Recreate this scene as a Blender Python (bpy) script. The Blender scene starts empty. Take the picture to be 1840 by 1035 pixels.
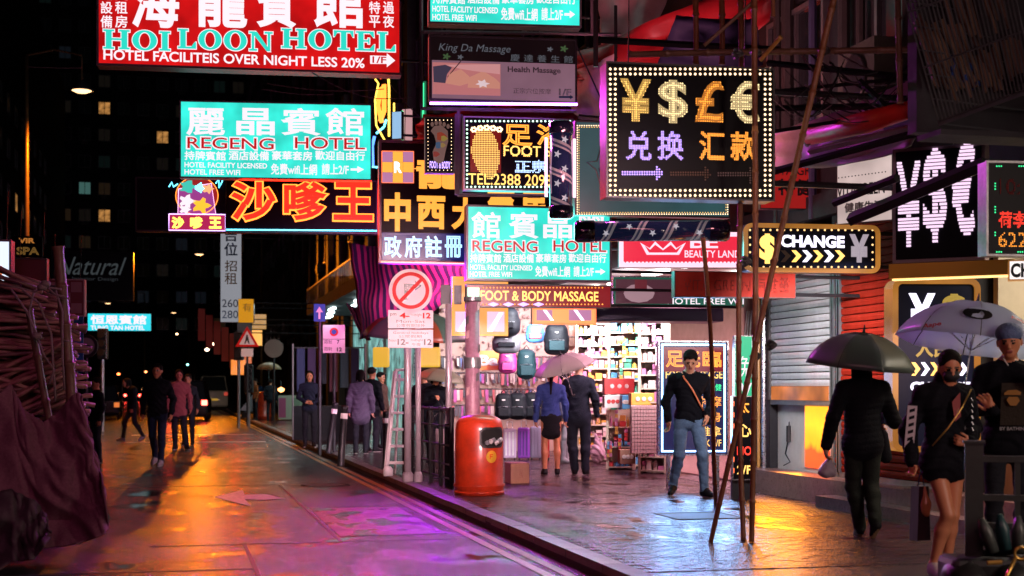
import bpy, bmesh, math, random
import numpy as np
from mathutils import Vector, Matrix, noise
random.seed(7)
S = bpy.context.scene
C = S.collection
rad = math.radians
# ------------------------------------------------------------------ camera
FP = 2555.0; HZ = 697.0; EYE = 1.42
TH = math.atan2(610.0, FP)
cd = bpy.data.cameras.new('camera'); cam = bpy.data.objects.new('camera', cd); C.objects.link(cam)
cam.location = (0, 0, EYE); cam.rotation_euler = (rad(90), 0, -TH)
cd.sensor_width = 36; cd.lens = FP/1840*36; cd.shift_y = (HZ-517.5)/1840
cd.clip_start = .1; cd.clip_end = 600
cd.dof.use_dof = True; cd.dof.focus_distance = 16.5; cd.dof.aperture_fstop = 2.6
S.camera = cam
# ------------------------------------------------------------------ world: night sky over the street
W = bpy.data.worlds.new('World'); S.world = W; W.use_nodes = True
nt = W.node_tree; bg = nt.nodes['Background']
sky = nt.nodes.new('ShaderNodeTexSky'); sky.sky_type = 'NISHITA'; sky.sun_disc = False
sky.sun_elevation = rad(-4); sky.sun_rotation = rad(200)
nt.links.new(sky.outputs[0], bg.inputs[0]); bg.inputs[1].default_value = .05
S.view_settings.view_transform = 'Standard'; S.view_settings.look = 'None'
S.view_settings.exposure = 0; S.view_settings.gamma = 1; S.view_settings.use_curve_mapping = False
cy = S.cycles
cy.use_denoising = True; cy.max_bounces = 5; cy.diffuse_bounces = 2; cy.glossy_bounces = 3
cy.transmission_bounces = 4; cy.transparent_max_bounces = 8
cy.sample_clamp_indirect = 3.0; cy.sample_clamp_direct = 0; cy.blur_glossy = .5
cy.use_light_tree = True; cy.caustics_reflective = False; cy.caustics_refractive = False
# ------------------------------------------------------------------ pixels to places
RX = Vector((math.cos(TH), -math.sin(TH), 0)); FW = Vector((math.sin(TH), math.cos(TH), 0))
def P(px, py, d):
    return Vector((0, 0, EYE)) + FW*d + RX*((px-920)/FP*d) + Vector((0, 0, (HZ-py)/FP*d))
def G(px, py, z=0.0):
    return P(px, py, FP*(EYE-z)/(py-HZ))
def depth_of(p): return Vector((p[0], p[1], 0)).dot(FW)
def on_x(px, py, X):
    v = FW + RX*((px-920)/FP) + Vector((0, 0, (HZ-py)/FP)); t = X/v.x
    return Vector((0, 0, EYE)) + v*t
def on_y(px, py, Y):
    v = FW + RX*((px-920)/FP) + Vector((0, 0, (HZ-py)/FP)); t = Y/v.y
    return Vector((0, 0, EYE)) + v*t
# ------------------------------------------------------------------ colours and materials
def lin(c):
    return tuple((x/255/12.92 if x <= 10.3 else ((x/255+.055)/1.055)**2.4) for x in c)
MATS = {}
def mat(name, col, rough=.6, metal=0, bump=0, scale=20, vary=0, spec=.5, coat=0, dirt=0, trans=0):
    if name in MATS: return MATS[name]
    m = bpy.data.materials.new(name); m.use_nodes = True; n = m.node_tree
    b = n.nodes['Principled BSDF']
    b.inputs['Base Color'].default_value = (*col, 1); b.inputs['Roughness'].default_value = rough
    b.inputs['Metallic'].default_value = metal; b.inputs['Specular IOR Level'].default_value = spec
    b.inputs['Coat Weight'].default_value = coat; b.inputs['Coat Roughness'].default_value = .08
    if trans: b.inputs['Transmission Weight'].default_value = trans
    if bump or vary or dirt:
        tc = n.nodes.new('ShaderNodeTexCoord')
        nz = n.nodes.new('ShaderNodeTexNoise'); nz.inputs['Scale'].default_value = scale; nz.inputs['Detail'].default_value = 5
        n.links.new(tc.outputs['Object'], nz.inputs['Vector'])
    if vary or dirt:
        nz2 = n.nodes.new('ShaderNodeTexNoise'); nz2.inputs['Scale'].default_value = scale*.25; nz2.inputs['Detail'].default_value = 8
        nz2.inputs['Roughness'].default_value = .7
        n.links.new(tc.outputs['Object'], nz2.inputs['Vector'])
        r = n.nodes.new('ShaderNodeValToRGB'); a = vary or dirt
        r.color_ramp.elements[0].position = .3; r.color_ramp.elements[1].position = .7
        lo = tuple(max(0, x*(1-a)) for x in col)
        r.color_ramp.elements[0].color = (*lo, 1); r.color_ramp.elements[1].color = (*tuple(min(1, x*(1+a*.5)) for x in col), 1)
        n.links.new(nz2.outputs['Fac'], r.inputs['Fac']); n.links.new(r.outputs['Color'], b.inputs['Base Color'])
        mr = n.nodes.new('ShaderNodeMapRange'); mr.inputs['To Min'].default_value = min(1, rough+.12); mr.inputs['To Max'].default_value = max(.04, rough-.12)
        n.links.new(nz.outputs['Fac'], mr.inputs['Value']); n.links.new(mr.outputs['Result'], b.inputs['Roughness'])
    if bump:
        bp = n.nodes.new('ShaderNodeBump'); bp.inputs['Strength'].default_value = bump; bp.inputs['Distance'].default_value = .02
        n.links.new(nz.outputs['Fac'], bp.inputs['Height']); n.links.new(bp.outputs['Normal'], b.inputs['Normal'])
    MATS[name] = m; return m
def emit(name, col, strength=1.0, sample=True, mottled=0, base=.03):
    """a surface that gives off light: lit acrylic, tube or diode, or a part given a glow"""
    if name in MATS: return MATS[name]
    m = bpy.data.materials.new(name); m.use_nodes = True; n = m.node_tree
    b = n.nodes['Principled BSDF']; b.inputs['Base Color'].default_value = (*[x*base/.03*.1+.01 for x in col], 1)
    b.inputs['Roughness'].default_value = .25
    b.inputs['Emission Color'].default_value = (*col, 1); b.inputs['Emission Strength'].default_value = strength
    if mottled:   # uneven lamps behind the acrylic
        tc = n.nodes.new('ShaderNodeTexCoord'); nz = n.nodes.new('ShaderNodeTexNoise'); nz.inputs['Scale'].default_value = 2.2; nz.inputs['Detail'].default_value = 2
        n.links.new(tc.outputs['Object'], nz.inputs['Vector'])
        mr = n.nodes.new('ShaderNodeMapRange'); mr.inputs['From Min'].default_value = .3; mr.inputs['From Max'].default_value = .7
        mr.inputs['To Min'].default_value = strength*(1-mottled); mr.inputs['To Max'].default_value = strength*(1+mottled)
        n.links.new(nz.outputs['Fac'], mr.inputs['Value']); n.links.new(mr.outputs['Result'], b.inputs['Emission Strength'])
    if not sample: m.cycles.emission_sampling = 'NONE'
    MATS[name] = m; return m
# ------------------------------------------------------------------ objects
def tag(o, label=None, cat=None, group=None, kind=None):
    if label: o['label'] = label
    if cat: o['category'] = cat
    if group: o['group'] = group
    if kind: o['kind'] = kind
    return o
def thing(name, label, cat, loc=(0, 0, 0), rz=0, group=None, rot=None):
    o = bpy.data.objects.new(name, None); C.objects.link(o); o.empty_display_size = .2
    o.location = loc; o.rotation_euler = rot if rot else (0, 0, rz)
    return tag(o, label, cat, group)
def link(name, me, parent=None, kind=None, label=None):
    o = bpy.data.objects.new(name, me); C.objects.link(o)
    if parent is not None: o.parent = parent
    return tag(o, label, kind=kind)
def copy_tree(o, parent=None):
    c = o.copy(); C.objects.link(c)
    if parent is not None: c.parent = parent
    for ch in list(o.children): copy_tree(ch, c)
    return c
class MB:
    def __init__(s): s.v = []; s.f = []; s.m = []; s.cur = 0
    def add(s, vs, fs):
        n = len(s.v); s.v += [tuple(v) for v in vs]; s.f += [tuple(i+n for i in f) for f in fs]; s.m += [s.cur]*len(fs); return s
    def box(s, x0, x1, y0, y1, z0, z1, M=None):
        vs = [Vector(p) for p in ((x0,y0,z0),(x1,y0,z0),(x1,y1,z0),(x0,y1,z0),(x0,y0,z1),(x1,y0,z1),(x1,y1,z1),(x0,y1,z1))]
        if M: vs = [M@v for v in vs]
        return s.add(vs, ((0,3,2,1),(4,5,6,7),(0,1,5,4),(1,2,6,5),(2,3,7,6),(3,0,4,7)))
    def cbox(s, c, sz, M=None):
        return s.box(c[0]-sz[0]/2, c[0]+sz[0]/2, c[1]-sz[1]/2, c[1]+sz[1]/2, c[2]-sz[2]/2, c[2]+sz[2]/2, M)
    def quad(s, a, b, c, d): return s.add((a, b, c, d), ((0, 1, 2, 3),))
    def tube(s, pts, r, n=8, cap=True):
        pts = [Vector(p) for p in pts]
        rs = r if isinstance(r, (list, tuple)) else [r]*len(pts)
        vs = []; up = Vector((0, 0, 1))
        t = (pts[1]-pts[0]).normalized()
        a = t.cross(up) if abs(t.z) < .95 else t.cross(Vector((1, 0, 0))); a.normalize()
        for i, p in enumerate(pts):
            t = (pts[min(i+1, len(pts)-1)]-pts[max(i-1, 0)])
            t = t.normalized() if t.length > 1e-9 else Vector((0, 0, 1))
            a = (a - t*a.dot(t)); a = a.normalized() if a.length > 1e-6 else t.orthogonal().normalized()
            b = t.cross(a)
            for k in range(n):
                q = 2*math.pi*k/n; vs.append(p + (a*math.cos(q)+b*math.sin(q))*rs[i])
        fs = []
        for i in range(len(pts)-1):
            for k in range(n):
                k2 = (k+1) % n; fs.append((i*n+k, i*n+k2, (i+1)*n+k2, (i+1)*n+k))
        if cap: fs.append(tuple(range(n-1, -1, -1))); fs.append(tuple((len(pts)-1)*n+k for k in range(n)))
        return s.add(vs, fs)
    def lathe(s, prof, n=24, M=None, sx=1, sy=1):
        vs = []; fs = []
        for r, z in prof:
            for k in range(n):
                q = 2*math.pi*k/n; vs.append(Vector((r*math.cos(q)*sx, r*math.sin(q)*sy, z)))
        if M: vs = [M@v for v in vs]
        for i in range(len(prof)-1):
            for k in range(n):
                k2 = (k+1) % n; fs.append((i*n+k, i*n+k2, (i+1)*n+k2, (i+1)*n+k))
        if prof[0][0] > 1e-5: fs.append(tuple(range(n-1, -1, -1)))
        if prof[-1][0] > 1e-5: fs.append(tuple((len(prof)-1)*n+k for k in range(n)))
        return s.add(vs, fs)
    def prism(s, poly, y0, y1):       # poly of (x, z) pushed along y
        n = len(poly)
        vs = [(x, y0, z) for x, z in poly]+[(x, y1, z) for x, z in poly]
        fs = [tuple(range(n)), tuple(range(2*n-1, n-1, -1))]
        for i in range(n):
            j = (i+1) % n; fs.append((i, i+n, j+n, j))
        return s.add(vs, fs)
    def mesh(s, name, mats, smooth=False):
        me = bpy.data.meshes.new(name); me.from_pydata([tuple(v) for v in s.v], [], s.f)
        if not isinstance(mats, (list, tuple)): mats = [mats]
        for m in mats: me.materials.append(m)
        if len(mats) > 1: me.polygons.foreach_set('material_index', s.m)
        if smooth: me.polygons.foreach_set('use_smooth', [True]*len(me.polygons))
        me.update(); return me
    def build(s, name, mats, parent=None, smooth=False, kind=None, label=None, bevel=0):
        o = link(name, s.mesh(name, mats, smooth), parent, kind, label)
        if bevel:
            md = o.modifiers.new('bevel', 'BEVEL'); md.width = bevel; md.segments = 2; md.limit_method = 'ANGLE'
        return o
def rrect(x0, x1, z0, z1, r, n=5):
    pts = []
    for cx, cz, a0 in ((x1-r, z0+r, -90), (x1-r, z1-r, 0), (x0+r, z1-r, 90), (x0+r, z0+r, 180)):
        for k in range(n+1):
            a = rad(a0+90*k/n); pts.append((cx+r*math.cos(a), cz+r*math.sin(a)))
    return pts
# ------------------------------------------------------------------ lettering
_TC = {}
def text_mesh(s, kind='fill', w=.02, spacing=1.0):
    key = (s, kind, w, spacing)
    if key in _TC: return _TC[key]
    c = bpy.data.curves.new('t', 'FONT'); c.body = s; c.resolution_u = 3; c.space_character = spacing; c.space_line = .95
    c.align_x = 'CENTER'
    if kind == 'tube':
        c.fill_mode = 'NONE'; c.bevel_depth = w; c.bevel_resolution = 1; c.resolution_u = 4
    o = bpy.data.objects.new('t', c); C.objects.link(o)
    dg = bpy.context.evaluated_depsgraph_get(); dg.update()
    me = bpy.data.meshes.new_from_object(o.evaluated_get(dg), depsgraph=dg)
    v = np.empty(len(me.vertices)*3); me.vertices.foreach_get('co', v); v = v.reshape(-1, 3)
    me.calc_loop_triangles(); t = np.empty(len(me.loop_triangles)*3, int); me.loop_triangles.foreach_get('vertices', t); t = t.reshape(-1, 3)
    bpy.data.objects.remove(o); bpy.data.curves.remove(c); bpy.data.meshes.remove(me)
    _TC[key] = (v, t); return v, t
def np_mesh(name, v, f, m):
    me = bpy.data.meshes.new(name); me.from_pydata(v.tolist(), [], f.tolist())
    for q in (m if isinstance(m, (list, tuple)) else [m]): me.materials.append(q)
    return me
def text_arrays(s, x0, x1, z0, z1, y, bold=0, tube=None, spacing=1.0, slant=0, flat=True):
    """lettering fitted into a rectangle; bold = extra half stroke as a part of an em"""
    v0, t0 = text_mesh(s, 'fill', 0, spacing)
    lo = v0.min(0); hi = v0.max(0)
    parts = []
    if tube is None: parts.append((v0, t0))
    if bold:
        vb, tb = text_mesh(s, 'tube', bold, spacing); parts.append((vb*np.array((1, 1, .35 if flat else 1)), tb))
        lo = lo-bold; hi = hi+bold
    if tube:
        vb, tb = text_mesh(s, 'tube', tube, spacing); parts.append((vb, tb)); lo = lo-tube; hi = hi+tube
    n = 0; V = []; T = []
    sx = (x1-x0)/(hi[0]-lo[0]); sz = (z1-z0)/(hi[1]-lo[1]); sy = (sx+sz)/2
    for k, (v, t) in enumerate(parts):
        x = x0+(v[:, 0]-lo[0])*sx + slant*(v[:, 1]-lo[1])*sz
        V.append(np.stack((x, y-v[:, 2]*sy - k*.0012, z0+(v[:, 1]-lo[1])*sz), 1)); T.append(t+n); n += len(v)
    return np.concatenate(V), np.concatenate(T)
def text_mask(s, W_, H_, dil=0, spacing=1.0):
    """raster of the lettering stretched over W_ x H_ cells"""
    v, t = text_mesh(s, 'fill', 0, spacing); lo = v.min(0); hi = v.max(0)
    p = (v[:, :2]-lo[:2])/(hi[:2]-lo[:2])*np.array((W_, H_))
    if dil:
        p = dil+p*(np.array((W_-2*dil, H_-2*dil))/np.array((W_, H_)))
    m = np.zeros((H_, W_), bool)
    for a, b, c in p[t]:
        x0, x1 = int(max(0, min(a[0], b[0], c[0])-dil-1)), int(min(W_, max(a[0], b[0], c[0])+dil+2))
        y0, y1 = int(max(0, min(a[1], b[1], c[1])-dil-1)), int(min(H_, max(a[1], b[1], c[1])+dil+2))
        if x1 <= x0 or y1 <= y0: continue
        yy, xx = np.mgrid[y0:y1, x0:x1]+.5
        def ed(p, q):
            L = math.hypot(q[0]-p[0], q[1]-p[1])+1e-9
            return ((q[0]-p[0])*(yy-p[1])-(q[1]-p[1])*(xx-p[0]))/L
        d1, d2, d3 = ed(a, b), ed(b, c), ed(c, a)
        ins = ((d1 >= -dil) & (d2 >= -dil) & (d3 >= -dil)) | ((d1 <= dil) & (d2 <= dil) & (d3 <= dil))
        if dil: ins &= (xx > min(a[0], b[0], c[0])-dil) & (xx < max(a[0], b[0], c[0])+dil) & (yy > min(a[1], b[1], c[1])-dil) & (yy < max(a[1], b[1], c[1])+dil)
        m[y0:y1, x0:x1] |= ins
    return m
def dot_mesh(pts, r, y, m, name='bulb', n=6, dome=.6):
    """pts (x, z); a small dome of n sides at each"""
    pts = np.asarray(pts, float).reshape(-1, 2)
    a = np.arange(n)/n*2*math.pi+.3
    ring = np.stack((np.cos(a)*r, np.zeros(n), np.sin(a)*r), 1); tip = np.array([[0, -r*dome, 0]])
    base = np.concatenate((ring, tip)); N = len(pts)
    off = np.stack((pts[:, 0], np.full(N, y), pts[:, 1]), 1)
    V = (base[None]+off[:, None]).reshape(-1, 3)
    f = np.array([(k, (k+1) % n, n) for k in range(n)])
    Fc = (f[None]+(np.arange(N)*(n+1))[:, None, None]).reshape(-1, 3)
    return np_mesh(name, V, Fc, m)
class Sign:
    """a sign hung at depth d, seen between columns l..r and rows t..b; al = heading of its plane in degrees
    (0 = square across the street, 90 = along the right-hand facade)"""
    def __init__(s, name, label, cat, l, t, r, b, d, al=5, thick=.2, group=None, back=None, frame=None, fw=.03, face=None, radius=0):
        s.u = Vector((math.cos(rad(al)), -math.sin(rad(al)), 0)); s.n = Vector((math.sin(rad(al)), math.cos(rad(al)), 0))
        s.o = P((l+r)/2, b, d)
        s.root = thing(name, label, cat, s.o, -rad(al), group)
        s.x0 = s.loc(l, b)[0]; s.x1 = s.loc(r, b)[0]; s.z0 = 0; s.z1 = s.loc((l+r)/2, t)[1]; s.thick = thick
        x0, x1, z0, z1 = s.x0, s.x1, s.z0, s.z1
        if back:
            mb = MB()
            if radius: mb.prism(rrect(x0, x1, z0, z1, radius), 0, thick)
            else: mb.box(x0, x1, 0, thick, z0, z1)
            mb.build('casing', back, s.root)
        if face:
            mb = MB(); g = fw
            if radius: mb.prism(rrect(x0+g, x1-g, z0+g, z1-g, max(.005, radius-g)), -.006, -.002)
            else: mb.box(x0+g, x1-g, -.006, -.002, z0+g, z1-g)
            mb.build('face', face, s.root)
        if frame:
            mb = MB(); g = fw
            if radius:
                A = rrect(x0, x1, z0, z1, radius); B = rrect(x0+g, x1-g, z0+g, z1-g, max(.005, radius-g)); n = len(A)
                vs = [(x, -.03, z) for x, z in A]+[(x, -.03, z) for x, z in B]+[(x, .0, z) for x, z in A]+[(x, .0, z) for x, z in B]
                fs = []
                for i in range(n):
                    j = (i+1) % n; fs += [(i, j, j+n, i+n), (i, i+2*n, j+2*n, j), (i+n, j+n, j+3*n, i+3*n)]
                mb.add(vs, fs)
            else:
                mb.box(x0-.004, x1+.004, -.025, 0, z1-g, z1+.004); mb.box(x0-.004, x1+.004, -.025, 0, z0-.004, z0+g)
                mb.box(x0-.004, x0+g, -.0245, 0, z0+g, z1-g); mb.box(x1-g, x1+.004, -.0245, 0, z0+g, z1-g)
            mb.build('frame', frame, s.root)
    def loc(s, px, py):
        v = FW + RX*((px-920)/FP) + Vector((0, 0, (HZ-py)/FP)); o = Vector((0, 0, EYE))
        t = (s.o-o).dot(s.n)/v.dot(s.n); q = o+v*t-s.o
        return q.dot(s.u), q.z
    def rect(s, l, t, r, b):
        x0, z0 = s.loc(l, b); x1, z1 = s.loc(r, t)
        x0 = s.loc(l, (t+b)/2)[0]; x1 = s.loc(r, (t+b)/2)[0]
        zm0 = s.loc((l+r)/2, b)[1]; zm1 = s.loc((l+r)/2, t)[1]
        return x0, x1, zm0, zm1
    def text(s, st, l, t, r, b, m, y=-.010, name='lettering', **k):
        v, f = text_arrays(st, *s.rect(l, t, r, b), y, **k)
        return link(name, np_mesh(name, v, f, m), s.root)
    def led(s, st, l, t, r, b, m, pitch=5, dil=.2, rr=.36, y=-.012, name='led_lettering', spacing=1.0):
        x0, x1, z0, z1 = s.rect(l, t, r, b)
        nx = max(3, round((r-l)/pitch)); nz = max(3, round((b-t)/pitch)); k = 4
        msk = text_mask(st, nx*k, nz*k, dil*k, spacing).reshape(nz, k, nx, k).mean((1, 3)) > .4
        zz, xx = np.nonzero(msk)
        if not len(xx): return None
        px_ = (x1-x0)/nx; pz_ = (z1-z0)/nz
        me = dot_mesh(np.stack((x0+(xx+.5)*px_, z0+(zz+.5)*pz_), 1), min(px_, pz_)*rr, y, m, name)
        return link(name, me, s.root, 'stuff')
    def dots(s, pxs, m, r=.01, y=-.012, name='bulbs', n=6):
        return link(name, dot_mesh([s.loc(*p) for p in pxs], r, y, m, name, n), s.root, 'stuff')
    def border(s, l, t, r, b, m, step=8, r_=.01, y=-.012, name='bulbs'):
        pts = []
        nx = max(2, round((r-l)/step)); nz = max(2, round((b-t)/step))
        for i in range(nx+1):
            pts += [(l+(r-l)*i/nx, t), (l+(r-l)*i/nx, b)]
        for i in range(1, nz): pts += [(l, t+(b-t)*i/nz), (r, t+(b-t)*i/nz)]
        return s.dots(pts, m, r_, y, name)
    def panel(s, l, t, r, b, m, y=-.009, name='panel', th=.003):
        x0, x1, z0, z1 = s.rect(l, t, r, b)
        return MB().box(x0, x1, y-th, y, z0, z1).build(name, m, s.root)
    def poly(s, pts, m, y=-.010, name='panel', th=.003):
        q = [s.loc(*p) for p in pts]
        return MB().prism(q, y-th, y).build(name, m, s.root)
    def tube(s, pts, m, r=.008, y=-.03, name='neon_tube', closed=False):
        q = [(a, y, b) for a, b in (s.loc(*p) for p in pts)]
        if closed: q.append(q[0])
        return MB().tube(q, r, 6).build(name, m, s.root, smooth=True)
    def hang(s, m, xs=(.15, .85), h=1.2, r=.006, up=True):
        """rods that carry the sign"""
        for q in xs:
            x = s.x0+(s.x1-s.x0)*q
            MB().tube([(x, s.thick/2, s.z1), (x+.02, s.thick/2, s.z1+h)], r, 6).build('hanger', m, s.root)
    def side_arms(s, m, X=7.4, zs=(.15, .85), r=.022):
        """horizontal brackets back to the right-hand facade"""
        for q in zs:
            z = s.z0+(s.z1-s.z0)*q
            a = s.o+s.u*s.x1+s.n*(s.thick*.5)
            L = (X-a.x)
            if L < .05: continue
            inv = Matrix.Rotation(math.atan2(s.u.y, s.u.x), 4, 'Z').inverted()
            e = inv@Vector((L, 0, 0))
            MB().tube([(s.x1, s.thick/2, z), (s.x1+e.x, s.thick/2+e.y, z)], r, 6).build('bracket', m, s.root)
# ------------------------------------------------------------------ figures: one continuous surface per body
def surface_nets(D, o, h):
    I = D < 0
    c = np.zeros(tuple(n-1 for n in D.shape)+(3,), np.float32); cnt = np.zeros(tuple(n-1 for n in D.shape), np.float32)
    nx, ny, nz = D.shape
    for ax in range(3):
        sl0 = [slice(None)]*3; sl1 = [slice(None)]*3; sl0[ax] = slice(0, -1); sl1[ax] = slice(1, None)
        a = D[tuple(sl0)]; b = D[tuple(sl1)]; x = (a < 0) != (b < 0)
        ii = np.array(np.nonzero(x)).T
        if not len(ii): continue
        av = a[x]; bv = b[x]; t = av/(av-bv)
        pos = ii.astype(np.float32); pos[:, ax] += t
        o1, o2 = [q for q in range(3) if q != ax]
        for d1 in (0, -1):
            for d2 in (0, -1):
                cc = ii.copy(); cc[:, o1] += d1; cc[:, o2] += d2
                ok = (cc[:, o1] >= 0) & (cc[:, o2] >= 0) & (cc[:, o1] < D.shape[o1]-1) & (cc[:, o2] < D.shape[o2]-1)
                k = tuple(cc[ok].T); np.add.at(c, k, pos[ok]); np.add.at(cnt, k, 1)
    act = cnt > 0; idx = -np.ones(cnt.shape, int); idx[act] = np.arange(act.sum())
    V = c[act]/cnt[act][:, None]*h+o
    Q = []
    for ax in range(3):
        sl0 = [slice(None)]*3; sl1 = [slice(None)]*3; sl0[ax] = slice(0, -1); sl1[ax] = slice(1, None)
        a = D[tuple(sl0)] < 0; b = D[tuple(sl1)] < 0
        o1, o2 = [(1, 2), (2, 0), (0, 1)][ax]
        for flip, x in ((False, a & ~b), (True, ~a & b)):
            ii = np.array(np.nonzero(x)).T
            ii = ii[(ii[:, o1] > 0) & (ii[:, o2] > 0) & (ii[:, o1] < D.shape[o1]-1) & (ii[:, o2] < D.shape[o2]-1)]
            if not len(ii): continue
            def g(e1, e2):
                cc = ii.copy(); cc[:, o1] += e1; cc[:, o2] += e2; return idx[tuple(cc.T)]
            q = np.stack((g(-1, -1), g(0, -1), g(0, 0), g(-1, 0)), 1)
            Q.append(q[:, ::-1] if flip else q)
    return V, np.concatenate(Q)
class Fig:
    def __init__(s): s.p = []
    def cap(s, a, b, ra, rb=None, m=0, k=.02, sq=1.0, cut=False, bias=0, fold=0):
        s.p.append(('c', np.array(a, float), np.array(b, float), ra, ra if rb is None else rb, m, k, sq, cut, bias, fold)); return s
    def ell(s, c, r, m=0, k=.015, R=None, cut=False, bias=0, fold=0):
        s.p.append(('e', np.array(c, float), np.array(r, float), None if R is None else np.array(R), 0, m, k, 1, cut, bias, fold)); return s
    @staticmethod
    def dist(pr, X):
        if pr[0] == 'c':
            _, a, b, ra, rb, m, k, sq, cut, bias, fold = pr
            ab = b-a; sc = np.array((1, 1/sq, 1)); ab_ = ab*sc; Y = (X-a)*sc
            t = np.clip((Y@ab_)/max(1e-12, ab_@ab_), 0, 1)
            d = np.linalg.norm(Y-t[..., None]*ab_, axis=-1)-(ra+t*(rb-ra)); d = d*min(1, max(sq, .5))
        else:
            _, c, r, R, _, m, k, sq, cut, bias, fold = pr
            Y = X-c
            if R is not None: Y = Y@R
            q = np.linalg.norm(Y/r, axis=-1); q2 = np.linalg.norm(Y/(r*r), axis=-1)+1e-9
            d = q*(q-1)/q2
        if pr[10] < 0: return d - pr[10]*(np.abs(np.sin(X[..., 2]*58+.8*np.sin(X[..., 0]*9)))**.5*-1+.5+.6*np.sin(X[..., 2]*21+X[..., 0]*15)*np.sin(X[..., 0]*31))
        if pr[10]:
            f = pr[10]; d = d + f*.5*np.sin(X[..., 2]*95+6*np.sin(X[..., 0]*11+X[..., 1]*7))*np.sin(X[..., 0]*13+X[..., 2]*29+X[..., 1]*17)
            d = d + f*np.sin(X[..., 2]*42+3*np.sin(X[..., 0]*17+X[..., 1]*9))*np.sin(X[..., 0]*23+X[..., 2]*13+1.3)
        return d
    def box(s, pr):
        if pr[0] == 'c':
            r = max(pr[3], pr[4])+.03+abs(pr[10]); return np.minimum(pr[1], pr[2])-r, np.maximum(pr[1], pr[2])+r
        r = max(pr[2])+.03; return pr[1]-r, pr[1]+r
    def mesh(s, name, mats, h=.012):
        lo = np.min([s.box(p)[0] for p in s.p], 0)-2*h; hi = np.max([s.box(p)[1] for p in s.p], 0)+2*h
        n = np.ceil((hi-lo)/h).astype(int)+1
        D = np.full(n, .05, np.float32)
        ax = [lo[i]+np.arange(n[i])*h for i in range(3)]
        for pr in s.p:
            a, b = s.box(pr); i0 = np.maximum(0, ((a-lo)/h).astype(int)); i1 = np.minimum(n, ((b-lo)/h).astype(int)+2)
            X = np.stack(np.meshgrid(*[ax[i][i0[i]:i1[i]] for i in range(3)], indexing='ij'), -1)
            d = s.dist(pr, X); sl = tuple(slice(i0[i], i1[i]) for i in range(3)); E = D[sl]; k = pr[6]
            if pr[8]:
                hh = np.clip(.5-.5*(E+d)/k, 0, 1); D[sl] = E*(1-hh)+(-d)*hh+k*hh*(1-hh)
            else:
                hh = np.clip(.5+.5*(E-d)/k, 0, 1); D[sl] = E*(1-hh)+d*hh-k*hh*(1-hh)
        V, Q = surface_nets(D, lo, h)
        me = bpy.data.meshes.new(name); me.from_pydata(V.tolist(), [], Q.tolist())
        for m in mats: me.materials.append(m)
        if len(mats) > 1:
            ce = V[Q].mean(1); best = np.full(len(ce), 9.); mi = np.zeros(len(ce), int)
            for pr in s.p:
                if pr[8]: continue
                d = s.dist(pr, ce)-pr[9]; w = d < best; best[w] = d[w]; mi[w] = pr[5]
            me.polygons.foreach_set('material_index', mi.astype(np.int32))
        me.polygons.foreach_set('use_smooth', [True]*len(me.polygons)); me.update()
        return me
    def hand(s, w, d, t, m=0, curl=.5, L=1.0, spread=.12, k=.006):
        """w wrist, d direction of the fingers, t direction of the thumb side; palm normal = d x t"""
        w = Vector(w); d = Vector(d).normalized(); t = Vector(t); t = (t-d*t.dot(d)).normalized(); n = d.cross(t)
        s.cap(w, w+d*.03*L, .024*L, .028*L, m, .02)
        for q in (-.5, .5): s.cap(w+d*.025*L, w+d*.075*L+t*q*.045*L, .017*L, .016*L, m, .02)
        for i, (off, ln) in enumerate(((.033, .070), (.011, .080), (-.011, .074), (-.032, .058))):
            b = w+d*.082*L+t*off*L
            e = (d+t*(off*spread*20)).normalized(); c1 = curl*.8+.04*i
            e1 = (e*math.cos(c1)+n*math.sin(c1)); e2 = (e*math.cos(c1+curl*1.1)+n*math.sin(c1+curl*1.1)); e3 = (e*math.cos(c1+curl*1.8)+n*math.sin(c1+curl*1.8))
            j1 = b+e1*ln*.45*L; j2 = j1+e2*ln*.33*L; j3 = j2+e3*ln*.26*L
            s.cap(b, j1, .0100*L, .0092*L, m, k); s.cap(j1, j2, .0092*L, .0084*L, m, k); s.cap(j2, j3, .0084*L, .0074*L, m, k)
        b = w+d*.022*L+t*.026*L; e1 = (d*.62+t*.72+n*.3*curl).normalized(); e2 = (d*.9+t*.25+n*.75*curl).normalized()
        j1 = b+e1*.038*L; j2 = j1+e2*.032*L; j3 = j2+e2*.024*L
        s.cap(b, j1, .0135*L, .011*L, m, .012); s.cap(j1, j2, .011*L, .0098*L, m, k); s.cap(j2, j3, .0098*L, .008*L, m, k)
        return s
def rotm(yaw=0, pitch=0, roll=0):
    return np.array((Matrix.Rotation(rad(yaw), 3, 'Z')@Matrix.Rotation(rad(pitch), 3, 'X')@Matrix.Rotation(rad(roll), 3, 'Y')))
SK = dict(head=(0, -.015, 1.60), neck=(0, .015, 1.47), chest=(0, 0, 1.30), waist=(0, 0, 1.08), hips=(0, 0, .93),
          shR=(.165, .01, 1.385), shL=(-.165, .01, 1.385), elR=(.23, .03, 1.13), elL=(-.23, .03, 1.13),
          wrR=(.24, -.04, .89), wrL=(-.24, -.04, .89), hiR=(.09, 0, .90), hiL=(-.09, 0, .90),
          knR=(.10, -.02, .49), knL=(-.10, -.02, .49), anR=(.10, .02, .09), anL=(-.10, .02, .09),
          ftR=(.12, -.13, .03), ftL=(-.12, -.13, .03))
M_SKIN = mat('skin', lin((205, 150, 120)), .5, bump=.05, scale=60)
M_LIP = mat('lips', lin((150, 80, 75)), .4)
M_EYE = mat('eyes', lin((25, 20, 18)), .2)
M_HAIR = mat('black_hair', (.008, .006, .006), .75, bump=.6, scale=110, spec=.12)
M_BROW = mat('eyebrow', (.07, .04, .028), .7)
M_SOLE = mat('white_sole', (.6, .58, .55), .6)
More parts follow.
